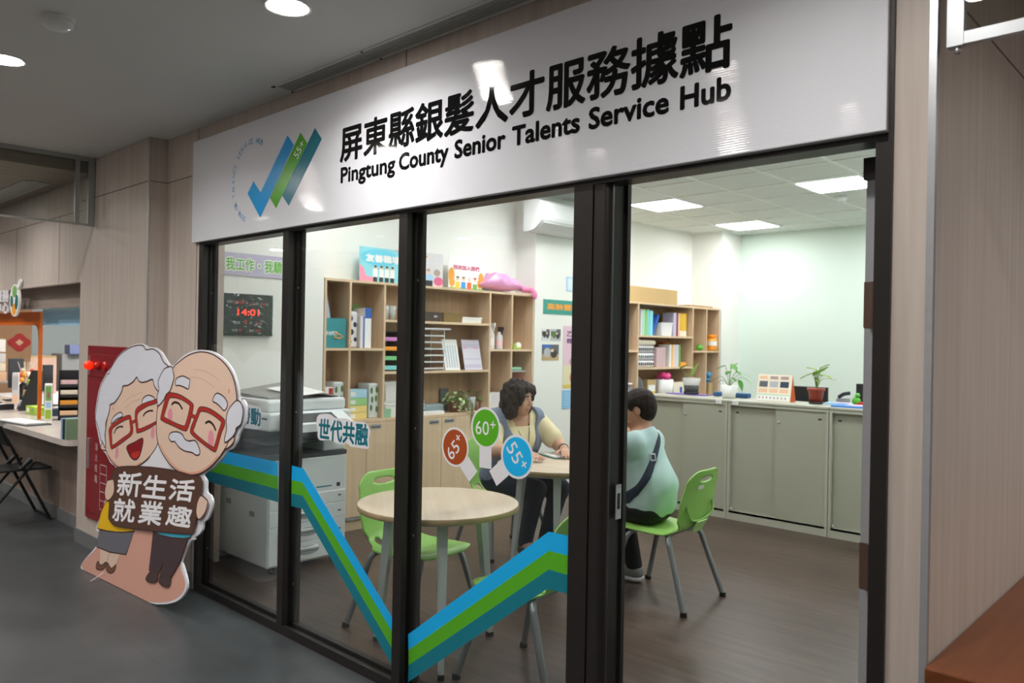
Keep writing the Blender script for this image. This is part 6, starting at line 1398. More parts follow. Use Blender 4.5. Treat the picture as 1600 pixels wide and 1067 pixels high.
# far wall dressing
t = empty('tan_board', (-13.93, float(onX(0, 560, -13.93)[1]) - 0.6, 0.0), 0, 'tan partition board at the far left behind the counter', 'partition')
wd = float(onX(48, 560, -13.93)[1]) - float(onX(0, 560, -13.93)[1]) + 0.6
mb = MB(); mb.box(0, 0.04, 0, wd, 0.0, 2.3); mb.build('board', mat('tan_fabric', '#c39a78', 0.8), t)
pd = onX(31, 535, -13.86)
t = empty('red_decoration', (-13.888, float(pd[1]), float(pd[2])), 0, 'red diamond-shaped paper decoration on the tan board', 'decoration')
mb = MB(); r_ = 0.125
mb.prism([Vector((0, r_ * math.cos(a) * (1 + 0.12 * math.cos(4 * a)) * 1.12, r_ * math.sin(a) * (1 + 0.12 * math.cos(4 * a)))) for a in [2 * PI * k / 40 for k in range(40)]], (0.01, 0, 0)); mb.build('red_paper', C['dred'], t)
mb = MB(); mb.prism([Vector((0.0102, 0.055 * math.cos(a), 0.05 * math.sin(a))) for a in [2 * PI * k / 4 for k in range(4)]], (0.002, 0, 0)); mb.build('pale_centre', C['peach'], t)
for k, (px0, px1, py0, py1, c_, lab) in enumerate(((0, 9, 552, 566, 'lgrey', 'pale box topmost of the stack at the far left'), (0, 9, 567, 580, 'cream', 'cream box second in the stack at the far left'), (0, 10, 581, 596, 'peach', 'peach box third in the stack at the far left'), (0, 9, 530, 550, 'white', 'white box above the stack at the far left'))):
    a, b = onX(px0, (py0 + py1) / 2, -12.6), onX(px1, (py0 + py1) / 2, -12.6); z0, z1 = onX(4, py1, -12.6)[2], onX(4, py0, -12.6)[2]
    if k == 0: yA = float(a[1]) - 0.15
    t = empty('office_box', (-12.6, yA, float(z0)), 0, lab, 'box', 'boxes at the far left'); mb = MB(); mb.rbox(-0.2, 0, 0.0, float(b[1]) - yA, 0.0, float(z1 - z0), 0.006); mb.build('box_body', C[c_], t)
t = empty('metal_rack', (-12.6, yA, 0), 0, 'metal rack carrying the boxes at the far left', 'rack')
mb = MB(); zt_ = float(onX(4, 596, -12.6)[2]); mb.box(-0.22, 0.0, 0, 0.4, zt_ - 0.02, zt_ - 0.001); mb.build('shelf', C['grey'], t)
mb = MB()
for x, y in ((-0.21, 0.01), (-0.01, 0.01), (-0.21, 0.39), (-0.01, 0.39)): mb.box(x - 0.01, x + 0.01, y - 0.01, y + 0.01, 0, zt_ - 0.02)
mb.build('posts', C['grey'], t)
def xmon(px0, px1, py0, py1, x, lab, tilt=0.0):
    a, b = onX(px0, py1, x), onX(px1, py1, x); zt_ = float(onX(px0, py0, x)[2]); zb_ = float(onX(px0, py1, x)[2])
    t = empty('monitor', (x, (float(a[1]) + float(b[1])) / 2, 0.7507), 0, lab, 'monitor', 'monitors of the service room')
    w_ = (float(b[1]) - float(a[1])) / 2
    mb = MB(); mb.rbox(-0.03, 0.0, -w_, w_, zb_ - 0.7507, zt_ - 0.7507, 0.006); mb.build('screen_back', mat('monitor_slate', '#3a4048', 0.5), t); mb = MB(); mb.box(0.0, 0.03, -0.04, 0.04, 0.01, (zb_ + zt_) / 2 - 0.74); mb.build('stand', C['black'], t); mb = MB(); mb.rbox(-0.1, 0.1, -0.11, 0.11, 0, 0.012, 0.004); mb.build('foot', C['black'], t)
xmon(13, 37, 560, 606, -10.6, 'dark monitor behind the counter, left of the orange flowers'); xmon(67, 83, 570, 612, -9.6, 'dark monitor behind the counter, right of the orange post')
t = empty('service_desk', (-10.4, 1.0, 0), 0, 'long desk behind the service counter carrying the monitors', 'desk')
mb = MB(); mb.box(-1.6, 1.6, -0.37, 0.9, 0.71, 0.75); mb.build('desktop', C['lgrey'], t)
mb = MB(); mb.box(-1.58, -1.55, -0.28, 0.88, 0, 0.71); mb.box(1.55, 1.58, -0.28, 0.88, 0, 0.71); mb.build('side_panels', C['lgrey'], t)
a, b = onX(47, 585, -11.6), onX(88, 585, -11.6)
t = empty('desk_partition', (-11.6, float(a[1]), 0.751), 0, 'pinkish low desk partition behind the orange post', 'partition')
mb = MB(); mb.box(-0.03, 0, 0, float(b[1] - a[1]), 0, float(onX(60, 560, -11.6)[2]) - 0.741); mb.build('panel', mat('pink_felt', '#d8b8a8', 0.8), t)
mb = MB(); mb.box(-0.032, 0.002, 0, float(b[1] - a[1]), float(onX(60, 560, -11.6)[2]) - 0.741, float(onX(60, 557, -11.6)[2]) - 0.741); mb.build('top_trim', C['tan'], t)
t = empty('flower_arrangement', (-10.25, float(onX(40, 600, -10.25)[1]), 0.7507), 0, 'orange and red flower arrangement behind the counter', 'flowers')
mb = MB(); mb.lathe((0, 0, 0), [(0, 0), (0.05, 0), (0.06, 0.22), (0, 0.2)], 16); mb.build('vase', C['black'], t); mb = MB(); r_ = random.Random(5)
for k in range(22): mb.ball((r_.uniform(-0.08, 0.08), r_.uniform(-0.10, 0.10), 0.27 + r_.uniform(-0.04, 0.10)), 0.028, k % 3, 8)
mb.build('blossoms', [C['orange'], C['red'], C['cream']], t); mb = MB()
for k in range(9): a_ = r_.uniform(0, 6.28); mb.tube([(0, 0, 0.2), (0.06 * math.cos(a_), 0.08 * math.sin(a_), 0.46)], 0.004, 5)
mb.build('stems', C['cream'], t)
# things on the counter
ZK = 0.7505
def rack(x, y, lab, n, w_, h, cols, rz=math.radians(-12)):
    t = empty('brochure_rack', (x, y, ZK), rz, lab, 'brochure rack', 'black tiered racks')
    mb = MB()
    for sx in (-1, 1): mb.prism([Vector((sx * w_ / 2, -0.11, 0)), Vector((sx * w_ / 2, 0.10, 0)), Vector((sx * w_ / 2, 0.10, h)), Vector((sx * w_ / 2, 0.02, h))], (0.006 * sx, 0, 0))
    mb.box(-w_ / 2, w_ / 2, 0.095, 0.10, 0, h); mb.build('side_panels', C['black'], t)
    for k in range(n):
        z = 0.015 + k * (h - 0.08) / n; y_ = -0.10 + 0.035 * k
        mb = MB(); mb.box(-w_ / 2, w_ / 2, y_, 0.095, z, z + 0.006); mb.box(-w_ / 2, w_ / 2, y_, y_ + 0.004, z, z + 0.03); mb.build('tier', C['black'], t)
        mb = MB(); mb.box(-w_ / 2 + 0.01, w_ / 2 - 0.02, y_ + 0.01, y_ + 0.035, z + 0.006, z + 0.012 + (h - 0.08) / n * 0.62); mb.build('brochures', C[cols[k % len(cols)]], t)
rack(-8.03, 0.335, 'black tiered brochure rack on the counter next to the wall pillar', 4, 0.17, 0.45, ('peach', 'orange', 'cream', 'rose'), math.radians(72))
rack(-9.25, 0.34, 'black tiered brochure rack on the counter left of the orange post', 3, 0.26, 0.40, ('lgrey', 'tan', 'lime'))
def standing(x, y, w_, d, h, c_, lab, name='brochure_stand', cat='brochure stand', rz=0.0, deco=None, lean=0.0, grp=None):
    t = empty(name, (x, y, ZK), rz, lab, cat, grp)
    mb = MB(); mb.rbox(-w_ / 2, w_ / 2, -d / 2, d / 2, 0.0, h, 0.003); o = mb.build('body', c_, t)
    if deco:
        mb = MB(); mts = []
        for (u0, v0, u1, v1, m) in deco:
            if m not in mts: mts.append(m)
            mb.box(-w_ / 2 + u0 * w_, -w_ / 2 + u1 * w_, -d / 2 - 0.0009, -d / 2, v0 * h, v1 * h, mts.index(m)); mb.box(w_ / 2, w_ / 2 + 0.0009, -d / 2 + u0 * d, -d / 2 + u1 * d, v0 * h, v1 * h, mts.index(m))
        mb.build('print', mts, t)
    return t
standing(-8.05, 0.165, 0.15, 0.06, 0.33, C['white'], 'tall brochure holder with green leafy print on the counter right of the orange post', deco=[(0.1, 0.55, 0.9, 0.95, C['green']), (0.1, 0.05, 0.9, 0.3, C['lime']), (0.15, 0.35, 0.85, 0.5, C['sky']), (0.3, 0.62, 0.7, 0.78, C['pink'])], rz=-0.3)
standing(-9.75, 0.34, 0.14, 0.06, 0.36, C['lgrey'], 'grey-white brochure holder left of the black rack', deco=[(0.1, 0.1, 0.9, 0.35, C['peach']), (0.1, 0.5, 0.9, 0.9, C['grey'])], rz=-0.3)
standing(-8.68, 0.26, 0.36, 0.12, 0.075, C['lime'], 'green patterned tissue box lying on the counter left of the orange post', 'tissue_box', 'box', deco=[(0.1, 0.2, 0.3, 0.8, C['white']), (0.5, 0.3, 0.7, 0.9, C['green'])])
standing(-8.42, 0.34, 0.10, 0.08, 0.07, C['navy'], 'small dark blue box beside the orange post', 'small_box', 'box')
standing(-6.545, -0.125, 0.022, 0.12, 0.155, C['sky'], 'pale blue book with dark spine standing at the counter end', 'book', 'book', deco=[(0.2, 0.05, 0.9, 0.95, C['lilac'])], grp='books standing at the counter end')
standing(-6.505, -0.125, 0.02, 0.12, 0.155, C['navy'], 'dark blue thin book second from the pillar', 'book', 'book', grp='books standing at the counter end')
standing(-6.465, -0.12, 0.03, 0.12, 0.155, mat('book_green', '#7f9a7c', 0.5), 'grey-green book nearest the pillar', 'book', 'book', grp='books standing at the counter end')
t = empty('document_binder', (-7.86, -0.075, ZK), math.radians(8), 'white paper on a black clipboard lying on the counter edge', 'clipboard')
mb = MB(); mb.box(-0.30, 0.28, -0.10, 0.10, 0.0, 0.012); mb.build('board', C['dgrey'], t); mb = MB(); mb.box(-0.28, 0.24, -0.09, 0.085, 0.012, 0.022); mb.build('paper_sheets', M_PAPER, t)
# far cabinet
a = onX(97, 553, -13.4)
t = empty('filing_cabinet', (-13.6, float(a[1]), 0), 0, 'grey filing cabinet at the far end of the service room', 'cabinet')
zc_ = float(onX(110, 553, -13.4)[2]); mb = MB(); mb.rbox(-0.3, 0.2, 0, 0.9, 0, zc_, 0.006); mb.build('cabinet_body', C['grey'], t)
mb = MB(); mb.box(0.2, 0.203, 0.0, 0.9, zc_ * 0.5, zc_ * 0.5 + 0.006); mb.build('drawer_gap', C['dgrey'], t)
t = empty('office_box', (-13.4, float(onX(117, 548, -13.4)[1]), zc_ + 0.001), 0, 'lavender blue box on the far filing cabinet', 'box')
mb = MB(); mb.rbox(-0.12, 0.12, -0.11, 0.2, 0, 0.14, 0.004); mb.build('box_body', mat('lavender_box', '#8f9ed4', 0.5), t)

# folding chair
t = empty('folding_chair', (-7.43, -0.03, 0), 0, 'black folding chair in front of the service counter', 'chair')
M_FT = mat('black_steel', '#1a1a1b', 0.35, 0.3)
for sx in (-1, 1):
    x = 0.19 * sx
    mb = MB(); mb.tube([(x, -0.012, 0.012), (x, -0.38, 0.80)], 0.012, 10); mb.build('front_leg', M_FT, t)
    mb = MB(); mb.tube([(x * 0.9, -0.13, 0.49), (x * 0.9, -0.52, 0.012)], 0.011, 10); mb.build('rear_leg', M_FT, t)
    mb = MB(); mb.tube([(x, -0.16, 0.52), (x, -0.24, 0.445)], 0.02, 10); mb.build('hinge_bracket', M_BLACK, t)
mb = MB(); mb.tube([(-0.19, -0.02, 0.03), (0.19, -0.02, 0.03)], 0.011, 8); mb.tube([(-0.17, -0.505, 0.03), (0.17, -0.505, 0.03)], 0.011, 8); mb.build('cross_bars', M_FT, t)
mb = MB(); mb.rbox(-0.185, 0.185, -0.40, -0.0, 0.425, 0.445, 0.009); mb.build('seat', M_BLACK, t)
mb = MB(); mb.prism([Vector((-0.18, -0.305, 0.64)), Vector((0.18, -0.305, 0.64)), Vector((0.18, -0.375, 0.80)), Vector((-0.18, -0.375, 0.80))], (0, -0.018, -0.006)); mb.build('backrest', M_BLACK, t)

pc = onZ(5, 636, ZK)
t = empty('pen_cup', (-9.95, 0.12, ZK), 0, 'pink pen cup with pens on the counter at the left edge of the photo', 'pen cup')
mb = MB(); mb.lathe((0, 0, 0), [(0, 0), (0.05, 0), (0.055, 0.12), (0.05, 0.12), (0.045, 0.01)], 20); mb.build('cup', C['rose'], t)
for k in range(4):
    mb = MB(); mb.tube([(0.0, 0.0, 0.02), (0.03 * math.cos(k * 1.7), 0.03 * math.sin(k * 1.7), 0.19)], 0.005, 8); mb.build('pen', (C['magenta'], C['royal'], C['black'], C['red'])[k], t)
t = empty('paper_tray', (-9.48, 0.105, ZK), math.radians(6), 'black tray with white papers on the counter beside the pink pen cup', 'paper tray')
mb = MB(); mb.box(-0.16, 0.16, -0.1, 0.1, 0, 0.006); mb.box(-0.16, 0.16, -0.1, -0.094, 0.006, 0.06); mb.box(-0.16, -0.154, -0.094, 0.1, 0.006, 0.06); mb.box(0.154, 0.16, -0.094, 0.1, 0.006, 0.06); mb.build('tray', C['black'], t)
mb = MB(); mb.box(-0.145, 0.145, -0.09, 0.09, 0.006, 0.045); mb.build('papers', M_PAPER, t)

# ================================================================== PEOPLE (smooth bodies grown from blended distance fields)
def v3(*a): return np.array(a, float)
class Field:
    def __init__(s): s.ops = []
    def cap(s, a, b, r1, r2=None, k=0.02): s.ops.append(('cap', np.array(a, float), np.array(b, float), r1, r1 if r2 is None else r2, k)); return s
    def ell(s, c, r, k=0.02, R=None): s.ops.append(('ell', np.array(c, float), np.array(r, float), R, None, k)); return s
    def chain(s, pts, radii, k=0.02):
        for i in range(len(pts) - 1): s.cap(pts[i], pts[i + 1], radii[i], radii[i + 1], k)
        return s
    def bounds(s, pad):
        lo = np.full(3, 1e9); hi = -lo
        for o in s.ops:
            if o[0] == 'cap': m = max(o[3], o[4]); a = np.minimum(o[1], o[2]) - m; b = np.maximum(o[1], o[2]) + m
            else: m = o[2].max(); a, b = o[1] - m, o[1] + m
            lo = np.minimum(lo, a); hi = np.maximum(hi, b)
        return lo - pad, hi + pad
    def grid(s, lo, n, h):
        F = np.full(n, 0.5, np.float32)
        for kind, a, b, r, r2, k in s.ops:
            if kind == 'cap': m = max(r, r2); blo = np.minimum(a, b) - m; bhi = np.maximum(a, b) + m
            else: m = b.max(); blo, bhi = a - m, a + m
            pad = 0.045 + k
            i0 = np.maximum(0, np.floor((blo - pad - lo) / h).astype(int)); i1 = np.minimum(np.array(n), np.ceil((bhi + pad - lo) / h).astype(int) + 1)
            if (i1 <= i0).any(): continue
            ax = [lo[d] + h * np.arange(i0[d], i1[d]) for d in range(3)]
            X, Y, Z = np.meshgrid(*ax, indexing='ij')
            if kind == 'cap':
                d = b - a; L2 = max(1e-12, float(d @ d)); px, py, pz = X - a[0], Y - a[1], Z - a[2]
                t = np.clip((px * d[0] + py * d[1] + pz * d[2]) / L2, 0, 1)
                D = np.sqrt((px - t * d[0]) ** 2 + (py - t * d[1]) ** 2 + (pz - t * d[2]) ** 2) - (r + (r2 - r) * t)
            else:
                px, py, pz = X - a[0], Y - a[1], Z - a[2]
                if r is not None:
                    q = np.stack([px, py, pz], -1) @ r; px, py, pz = q[..., 0], q[..., 1], q[..., 2]
                k0 = np.sqrt((px / b[0]) ** 2 + (py / b[1]) ** 2 + (pz / b[2]) ** 2); k1 = np.sqrt((px / b[0] ** 2) ** 2 + (py / b[1] ** 2) ** 2 + (pz / b[2] ** 2) ** 2)
                D = k0 * (k0 - 1) / np.maximum(k1, 1e-6)
            S = F[i0[0]:i1[0], i0[1]:i1[1], i0[2]:i1[2]]
            hh = np.clip(0.5 + 0.5 * (S - D) / k, 0, 1)
            F[i0[0]:i1[0], i0[1]:i1[1], i0[2]:i1[2]] = S * (1 - hh) + D * hh - k * hh * (1 - hh)
        return F
def nets(F, lo, h):
    n = np.array(F.shape); inside = F < 0
    c = [F[i:n[0] - 1 + i, j:n[1] - 1 + j, k:n[2] - 1 + k] for i in (0, 1) for j in (0, 1) for k in (0, 1)]
    s_ = sum((q < 0).astype(np.int8) for q in c)
    act = np.argwhere((s_ > 0) & (s_ < 8))
    vals = np.stack([q[act[:, 0], act[:, 1], act[:, 2]] for q in c], 1)
    off = np.array([(i, j, k) for i in (0, 1) for j in (0, 1) for k in (0, 1)], float)
    P = np.zeros((len(act), 3)); cnt = np.zeros(len(act))
    for a in range(8):
        for b in range(a + 1, 8):
            if abs(off[a] - off[b]).sum() != 1: continue
            va, vb = vals[:, a], vals[:, b]; m = (va < 0) != (vb < 0)
            t = np.where(m, va / np.where(m, va - vb, 1), 0)
            P += np.where(m[:, None], off[a] + (off[b] - off[a]) * t[:, None], 0); cnt += m
    P = lo + h * (act + P / cnt[:, None])
    idx = np.full(n - 1, -1, int); idx[act[:, 0], act[:, 1], act[:, 2]] = np.arange(len(act))
    quads = []
    for ax in range(3):
        o1, o2 = [(1, 2), (2, 0), (0, 1)][ax]
        sl0 = [slice(None)] * 3; sl1 = [slice(None)] * 3; sl0[ax] = slice(0, -1); sl1[ax] = slice(1, None)
        A, B = inside[tuple(sl0)], inside[tuple(sl1)]
        e = np.argwhere(A != B)
        e = e[(e[:, o1] > 0) & (e[:, o2] > 0) & (e[:, o1] < n[o1] - 1) & (e[:, o2] < n[o2] - 1)]
        flip = A[e[:, 0], e[:, 1], e[:, 2]]
        def cell(d1, d2):
            q = e.copy(); q[:, o1] -= d1; q[:, o2] -= d2; return idx[q[:, 0], q[:, 1], q[:, 2]]
        a_, b_, c_, d_ = cell(1, 1), cell(0, 1), cell(0, 0), cell(1, 0)
        Q = np.stack([a_, b_, c_, d_], 1); Q[~flip] = Q[~flip][:, ::-1]
        quads.append(Q[(Q >= 0).all(1)])
    return P, np.concatenate(quads)
def grow(name, fld, mat_, parent, h=0.008, inflate=0.0, cut=None, noise=None):
    lo, hi = fld.bounds(0.03 + inflate); n = tuple(np.ceil((hi - lo) / h).astype(int) + 1)
    F = fld.grid(lo, n, h) - inflate
    if cut is not None or noise is not None:
        X, Y, Z = np.meshgrid(*[lo[d] + h * np.arange(n[d]) for d in range(3)], indexing='ij')
        if noise is not None: F = F + noise(X, Y, Z).astype(np.float32)
        if cut is not None: F = np.maximum(F, cut(X, Y, Z).astype(np.float32))
    P, Q = nets(F, lo, h)
    me = bpy.data.meshes.new(name); me.from_pydata(P.tolist(), [], Q.tolist()); me.materials.append(mat_)
    me.polygons.foreach_set('use_smooth', [True] * len(me.polygons)); me.update()
    o = bpy.data.objects.new(name, me); COL.objects.link(o); o.parent = parent
    return o
def unit(v): v = np.array(v, float); return v / np.linalg.norm(v)
def hand(f, wrist, d, nrm, side, curl=0.5, spread=1.0, sc=1.0):
    """palm and five fingers; d: finger direction, nrm: back of the hand, side: direction of the thumb"""
    d = unit(d); nrm = unit(nrm - np.dot(nrm, d) * d); s = np.cross(nrm, d); s = s if np.dot(s, side) > 0 else -s
    w_ = np.array(wrist, float)
    for q in (-0.026, -0.009, 0.009, 0.025): f.cap(w_ + s * q * 0.6 * sc, w_ + d * 0.075 * sc + s * q * sc, 0.0135 * sc, 0.0115 * sc, 0.012)
    for q, L, r in ((0.030, 0.070, 0.0085), (0.010, 0.078, 0.009), (-0.010, 0.072, 0.0085), (-0.029, 0.056, 0.0075)):
        p = w_ + d * 0.078 * sc + s * q * sc; dir_ = unit(d + s * q * 3.0 * spread); pts = [p]
        for k, seg in enumerate((0.45, 0.32, 0.23)):
            dir_ = unit(dir_ - nrm * curl * (0.35, 0.6, 0.5)[k]); pts.append(pts[-1] + dir_ * L * seg * sc)
        f.chain(pts, [r * sc, r * 0.95 * sc, r * 0.9 * sc, r * 0.78 * sc], 0.005)
    p = w_ + d * 0.022 * sc + s * 0.024 * sc; q1 = p + unit(d * 0.55 + s * 0.85 - nrm * 0.25) * 0.040 * sc; q2 = q1 + unit(d * 0.9 + s * 0.35 - nrm * 0.3) * 0.032 * sc
    f.chain([p, q1, q2], [0.0125 * sc, 0.0105 * sc, 0.0088 * sc], 0.008)
def head(f, c, fw, up):
    fw = unit(fw); up = unit(up - np.dot(up, fw) * fw); l = np.cross(up, fw); R = np.stack([fw, l, up], 1); c = np.array(c, float)
    def at(a, b, d): return c + fw * a + l * b + up * d
    f.ell(at(-0.012, 0, 0.028), (0.095, 0.076, 0.088), 0.02, R); f.ell(at(0.022, 0, -0.025), (0.070, 0.063, 0.088), 0.02, R)
    f.ell(at(0.052, 0, -0.092), (0.028, 0.034, 0.022), 0.025, R)
    for s in (-1, 1):
        f.ell(at(0.048, 0.036 * s, -0.032), (0.034, 0.030, 0.034), 0.02, R); f.ell(at(-0.008, 0.076 * s, -0.012), (0.020, 0.010, 0.031), 0.008, R)
        f.cap(at(0.080, 0.018 * s, 0.034), at(0.066, 0.048 * s, 0.034), 0.009, 0.008, 0.014)
    f.cap(at(0.086, 0, 0.022), at(0.104, 0, -0.020), 0.008, 0.0125, 0.010); f.ell(at(0.094, 0, -0.028), (0.014, 0.019, 0.010), 0.006, R)
    f.cap(at(0.083, 0.014, -0.058), at(0.083, -0.014, -0.058), 0.009, 0.009, 0.010); f.cap(at(0.080, 0.012, -0.069), at(0.080, -0.012, -0.069), 0.009, 0.009, 0.009)
    return at, R
def face_parts(t, at, R, brow='#2a211d', lip='#a65a52'):
    for s in (-1, 1):
        mb = MB(); M = Matrix(((R[0][0], R[0][1], R[0][2], 0), (R[1][0], R[1][1], R[1][2], 0), (R[2][0], R[2][1], R[2][2], 0), (0, 0, 0, 1)))
        def eb(c, r, mi, sx, sy, sz):
            bm = bmesh.new(); bmesh.ops.create_uvsphere(bm, u_segments=12, v_segments=8, radius=r)
            for v in bm.verts: v.co = Vector((v.co.x * sx, v.co.y * sy, v.co.z * sz))
            mb.bm(bm, mi, True, Matrix.Translation(Vector(c)) @ M)
        eb(at(0.0795, 0.031 * s, 0.010), 0.0135, 0, 0.5, 1.0, 0.42); eb(at(0.0835, 0.031 * s, 0.010), 0.0062, 1, 0.6, 1.0, 0.85)
        mb.build('eye', [mat('eye_white', '#e4ddd6', 0.3), mat('eye_dark', '#1d1512', 0.2)], t)
        mb = MB(); mb.tube(smooth_open([at(0.094, 0.014 * s, 0.030), at(0.091, 0.034 * s, 0.036), at(0.078, 0.054 * s, 0.030)], 4), 0.0035, 6); mb.build('eyebrow', mat('brow' + brow, brow, 0.8), t)
    mb = MB(); mb.tube(smooth_open([at(0.084, 0.023, -0.063), at(0.0935, 0.010, -0.0615), at(0.094, 0, -0.0625), at(0.0935, -0.010, -0.0615), at(0.084, -0.023, -0.063)], 4), 0.0042, 8); mb.build('lips', mat('lips' + lip, lip, 0.45), t)
M_SKIN = mat('skin_tone', '#c79a80', 0.5, var=0.05, vscale=25); M_SKIN2 = mat('skin_tone_tan', '#b98a70', 0.5, var=0.05, vscale=25)
M_HAIR = mat('black_hair', '#191514', 0.6, spec=0.22, var=0.35, vscale=14, vstretch=(5, 5, 1)); M_HAIR2 = mat('dark_brown_hair', '#2a201d', 0.6, spec=0.22, var=0.35, vscale=30, vstretch=(5, 5, 1))

# ---------------- the woman in the vest
WL = (-4.03, 2.03); WR = math.radians(-14)
wo = empty('person', (WL[0], WL[1], 0.01), WR, 'woman with a black bob, grey-blue vest and cream top, writing at the far table', 'person')
def limb_sets(hipx, sh, elb, wri, knee, ank, chest=1.0, belly=1.0):
    T = Field()      # trunk
    ps = v3(hipx, 0, 0.555); ch = (sh[0] + sh[1]) / 2
    mid = ps * 0.55 + ch * 0.45
    T.ell(ps, (0.135, 0.185, 0.105), 0.05); T.ell(mid + v3(0.015, 0, -0.02), (0.135 * belly, 0.170 * belly, 0.16), 0.06); T.ell(ch + v3(-0.005, 0, -0.10), (0.115 * chest, 0.170 * chest, 0.15), 0.06)
    for k in (0, 1): T.cap(ch + v3(0.0, 0, 0.01), sh[k] * 0.9 + ch * 0.1, 0.075, 0.062, 0.05)
    L = Field()
    for k in (0, 1):
        s = 1 if k else -1
        L.cap(v3(hipx + 0.01, 0.085 * s, 0.525), knee[k], 0.088, 0.060, 0.04); L.cap(knee[k], ank[k], 0.058, 0.040, 0.03)
    A = Field()
    for k in (0, 1): A.chain([sh[k], elb[k]], [0.060, 0.046], 0.03).chain([elb[k], wri[k]], [0.045, 0.030], 0.02)
    return T, L, A
def merge(*fs):
    r = Field()
    for f in fs: r.ops += f.ops
    return r
sh = [v3(0.10, -0.185, 0.955), v3(0.11, 0.185, 0.955)]; elb = [v3(0.27, -0.285, 0.785), v3(0.31, 0.245, 0.80)]; wri = [v3(0.475, -0.135, 0.785), v3(0.455, 0.19, 0.785)]
knee = [v3(0.36, 0.02, 0.50), v3(0.39, 0.20, 0.50)]; ank = [v3(0.20, 0.045, 0.09), v3(0.24, 0.19, 0.09)]
T, L, A = limb_sets(0.0, sh, elb, wri, knee, ank, 1.02, 1.05)
for s in (-1, 1): T.ell(v3(0.165, 0.075 * s, 0.82), (0.075, 0.075, 0.075), 0.05)
Bd = merge(T, L, A)
hc = v3(0.185, -0.02, 1.125); hf = v3(math.cos(math.radians(24)), math.sin(math.radians(24)), -0.10)
Bd.cap(v3(0.105, 0, 0.98), hc + v3(-0.01, 0, -0.07), 0.056, 0.050, 0.03)
at, R = head(Bd, hc, hf, v3(0.12, 0, 1))
hand(Bd, wri[0], v3(0.9, 0.15, -0.12), v3(0.05, 0, 1), v3(0, 1, 0), 0.32, 1.0, 0.95); hand(Bd, wri[1], v3(0.85, -0.42, -0.12), v3(0.05, 0, 1), v3(0, -1, 0), 0.42, 0.7, 0.95)
for k in (0, 1): Bd.cap(ank[k], v3(ank[k][0] + 0.12, ank[k][1], 0.035), 0.04, 0.032, 0.03)
grow('body', Bd, M_SKIN, wo, 0.0065)
face_parts(wo, at, R)
H = Field(); H.ell(at(-0.022, 0, 0.045), (0.108, 0.092, 0.098), 0.03, R); H.ell(at(-0.05, 0, -0.035), (0.088, 0.104, 0.115), 0.04, R)
for s in (-1, 1): H.ell(at(-0.015, 0.082 * s, -0.045), (0.074, 0.038, 0.098), 0.035, R); H.ell(at(0.045, 0.066 * s, 0.035), (0.045, 0.026, 0.06), 0.03, R)
H.ell(at(0.06, 0.0, 0.085), (0.045, 0.07, 0.028), 0.03, R)
def fcut(X, Y, Z):
    q = np.stack([X - hc[0], Y - hc[1], Z - hc[2]], -1) @ R
    k0 = np.sqrt(((q[..., 0] - 0.095) / 0.085) ** 2 + (q[..., 1] / 0.060) ** 2 + ((q[..., 2] + 0.035) / 0.098) ** 2)
    return 0.05 * (1 - k0)
grow('hair', H, M_HAIR, wo, 0.0065, 0.0, fcut, lambda X, Y, Z: 0.0065 * np.sin(95 * X + 40 * Z + 3 * np.sin(30 * Y)) * np.sin(85 * Y - 35 * Z) + 0.004 * np.sin(60 * Z + 50 * Y + 2 * np.sin(45 * X)) + 0.002 * np.sin(180 * Y + 60 * Z))
# cream top with elbow sleeves
S = merge(T)
for k in (0, 1): S.chain([sh[k], elb[k] * 0.74 + sh[k] * 0.26], [0.066, 0.062], 0.03)
S.cap(v3(0.10, 0, 0.965), v3(0.118, 0, 1.0), 0.062, 0.058, 0.02)
M_TEE = mat('cream_knit', '#ddd2a8', 0.8, bump=0.15, bscale=300)
grow('cream_top', S, M_TEE, wo, 0.008, 0.012, lambda X, Y, Z: np.maximum(0.50 - Z, np.minimum(0.082 - np.sqrt((X - 0.15) ** 2 + Y ** 2), Z - 0.93)))
V = merge(T)
for k in (0, 1): V.cap(sh[k] * 0.5 + (sh[0] + sh[1]) * 0.25 + v3(0, 0, 0.02), sh[k] + v3(0, 0, 0.005), 0.07, 0.062, 0.04)
grow('vest', V, mat('grey_blue_denim', '#6f7b90', 0.8, var=0.08, vscale=30, bump=0.2, bscale=400), wo, 0.008, 0.024,
     lambda X, Y, Z: np.maximum.reduce([0.47 - Z, np.where(X > 0.05, 0.045 + 0.09 * np.clip((Z - 0.7) / 0.3, 0, 1) - np.abs(Y), -1), np.abs(Y) - 0.205, np.minimum(0.105 - np.sqrt((X - 0.14) ** 2 + Y ** 2), Z - 0.90)]))
grow('trousers', merge(L, Field().ell(v3(0.0, 0, 0.545), (0.138, 0.188, 0.10), 0.05)), mat('navy_denim', '#1d2a3c', 0.75, var=0.1, vscale=40), wo, 0.009, 0.012, lambda X, Y, Z: np.maximum(0.07 - Z, Z - 0.62))
for k in (0, 1):
    f = Field().cap(v3(ank[k][0] - 0.01, ank[k][1], 0.045), v3(ank[k][0] + 0.13, ank[k][1], 0.035), 0.05, 0.038, 0.02); grow('shoe', f, mat('dark_shoe', '#23211f', 0.5), wo, 0.008, 0.0, lambda X, Y, Z: np.maximum(0.001 - Z, Z - 0.085))
mb = MB(); mb.tube(smooth_open([v3(0.115, -0.07, 1.0), v3(0.205, -0.055, 0.93), v3(0.262, -0.02, 0.83), v3(0.27, 0.0, 0.80), v3(0.262, 0.02, 0.83), v3(0.21, 0.055, 0.93), v3(0.12, 0.07, 1.0)], 6), 0.003, 6); mb.build('neck_cord', mat('dark_cord', '#4a3f38', 0.7), wo)
mb = MB(); c_ = wri[1] + (elb[1] - wri[1]) * 0.10; ax = unit(wri[1] - elb[1]); u_ = unit(np.cross(ax, v3(0, 0, 1))); w2 = np.cross(ax, u_)
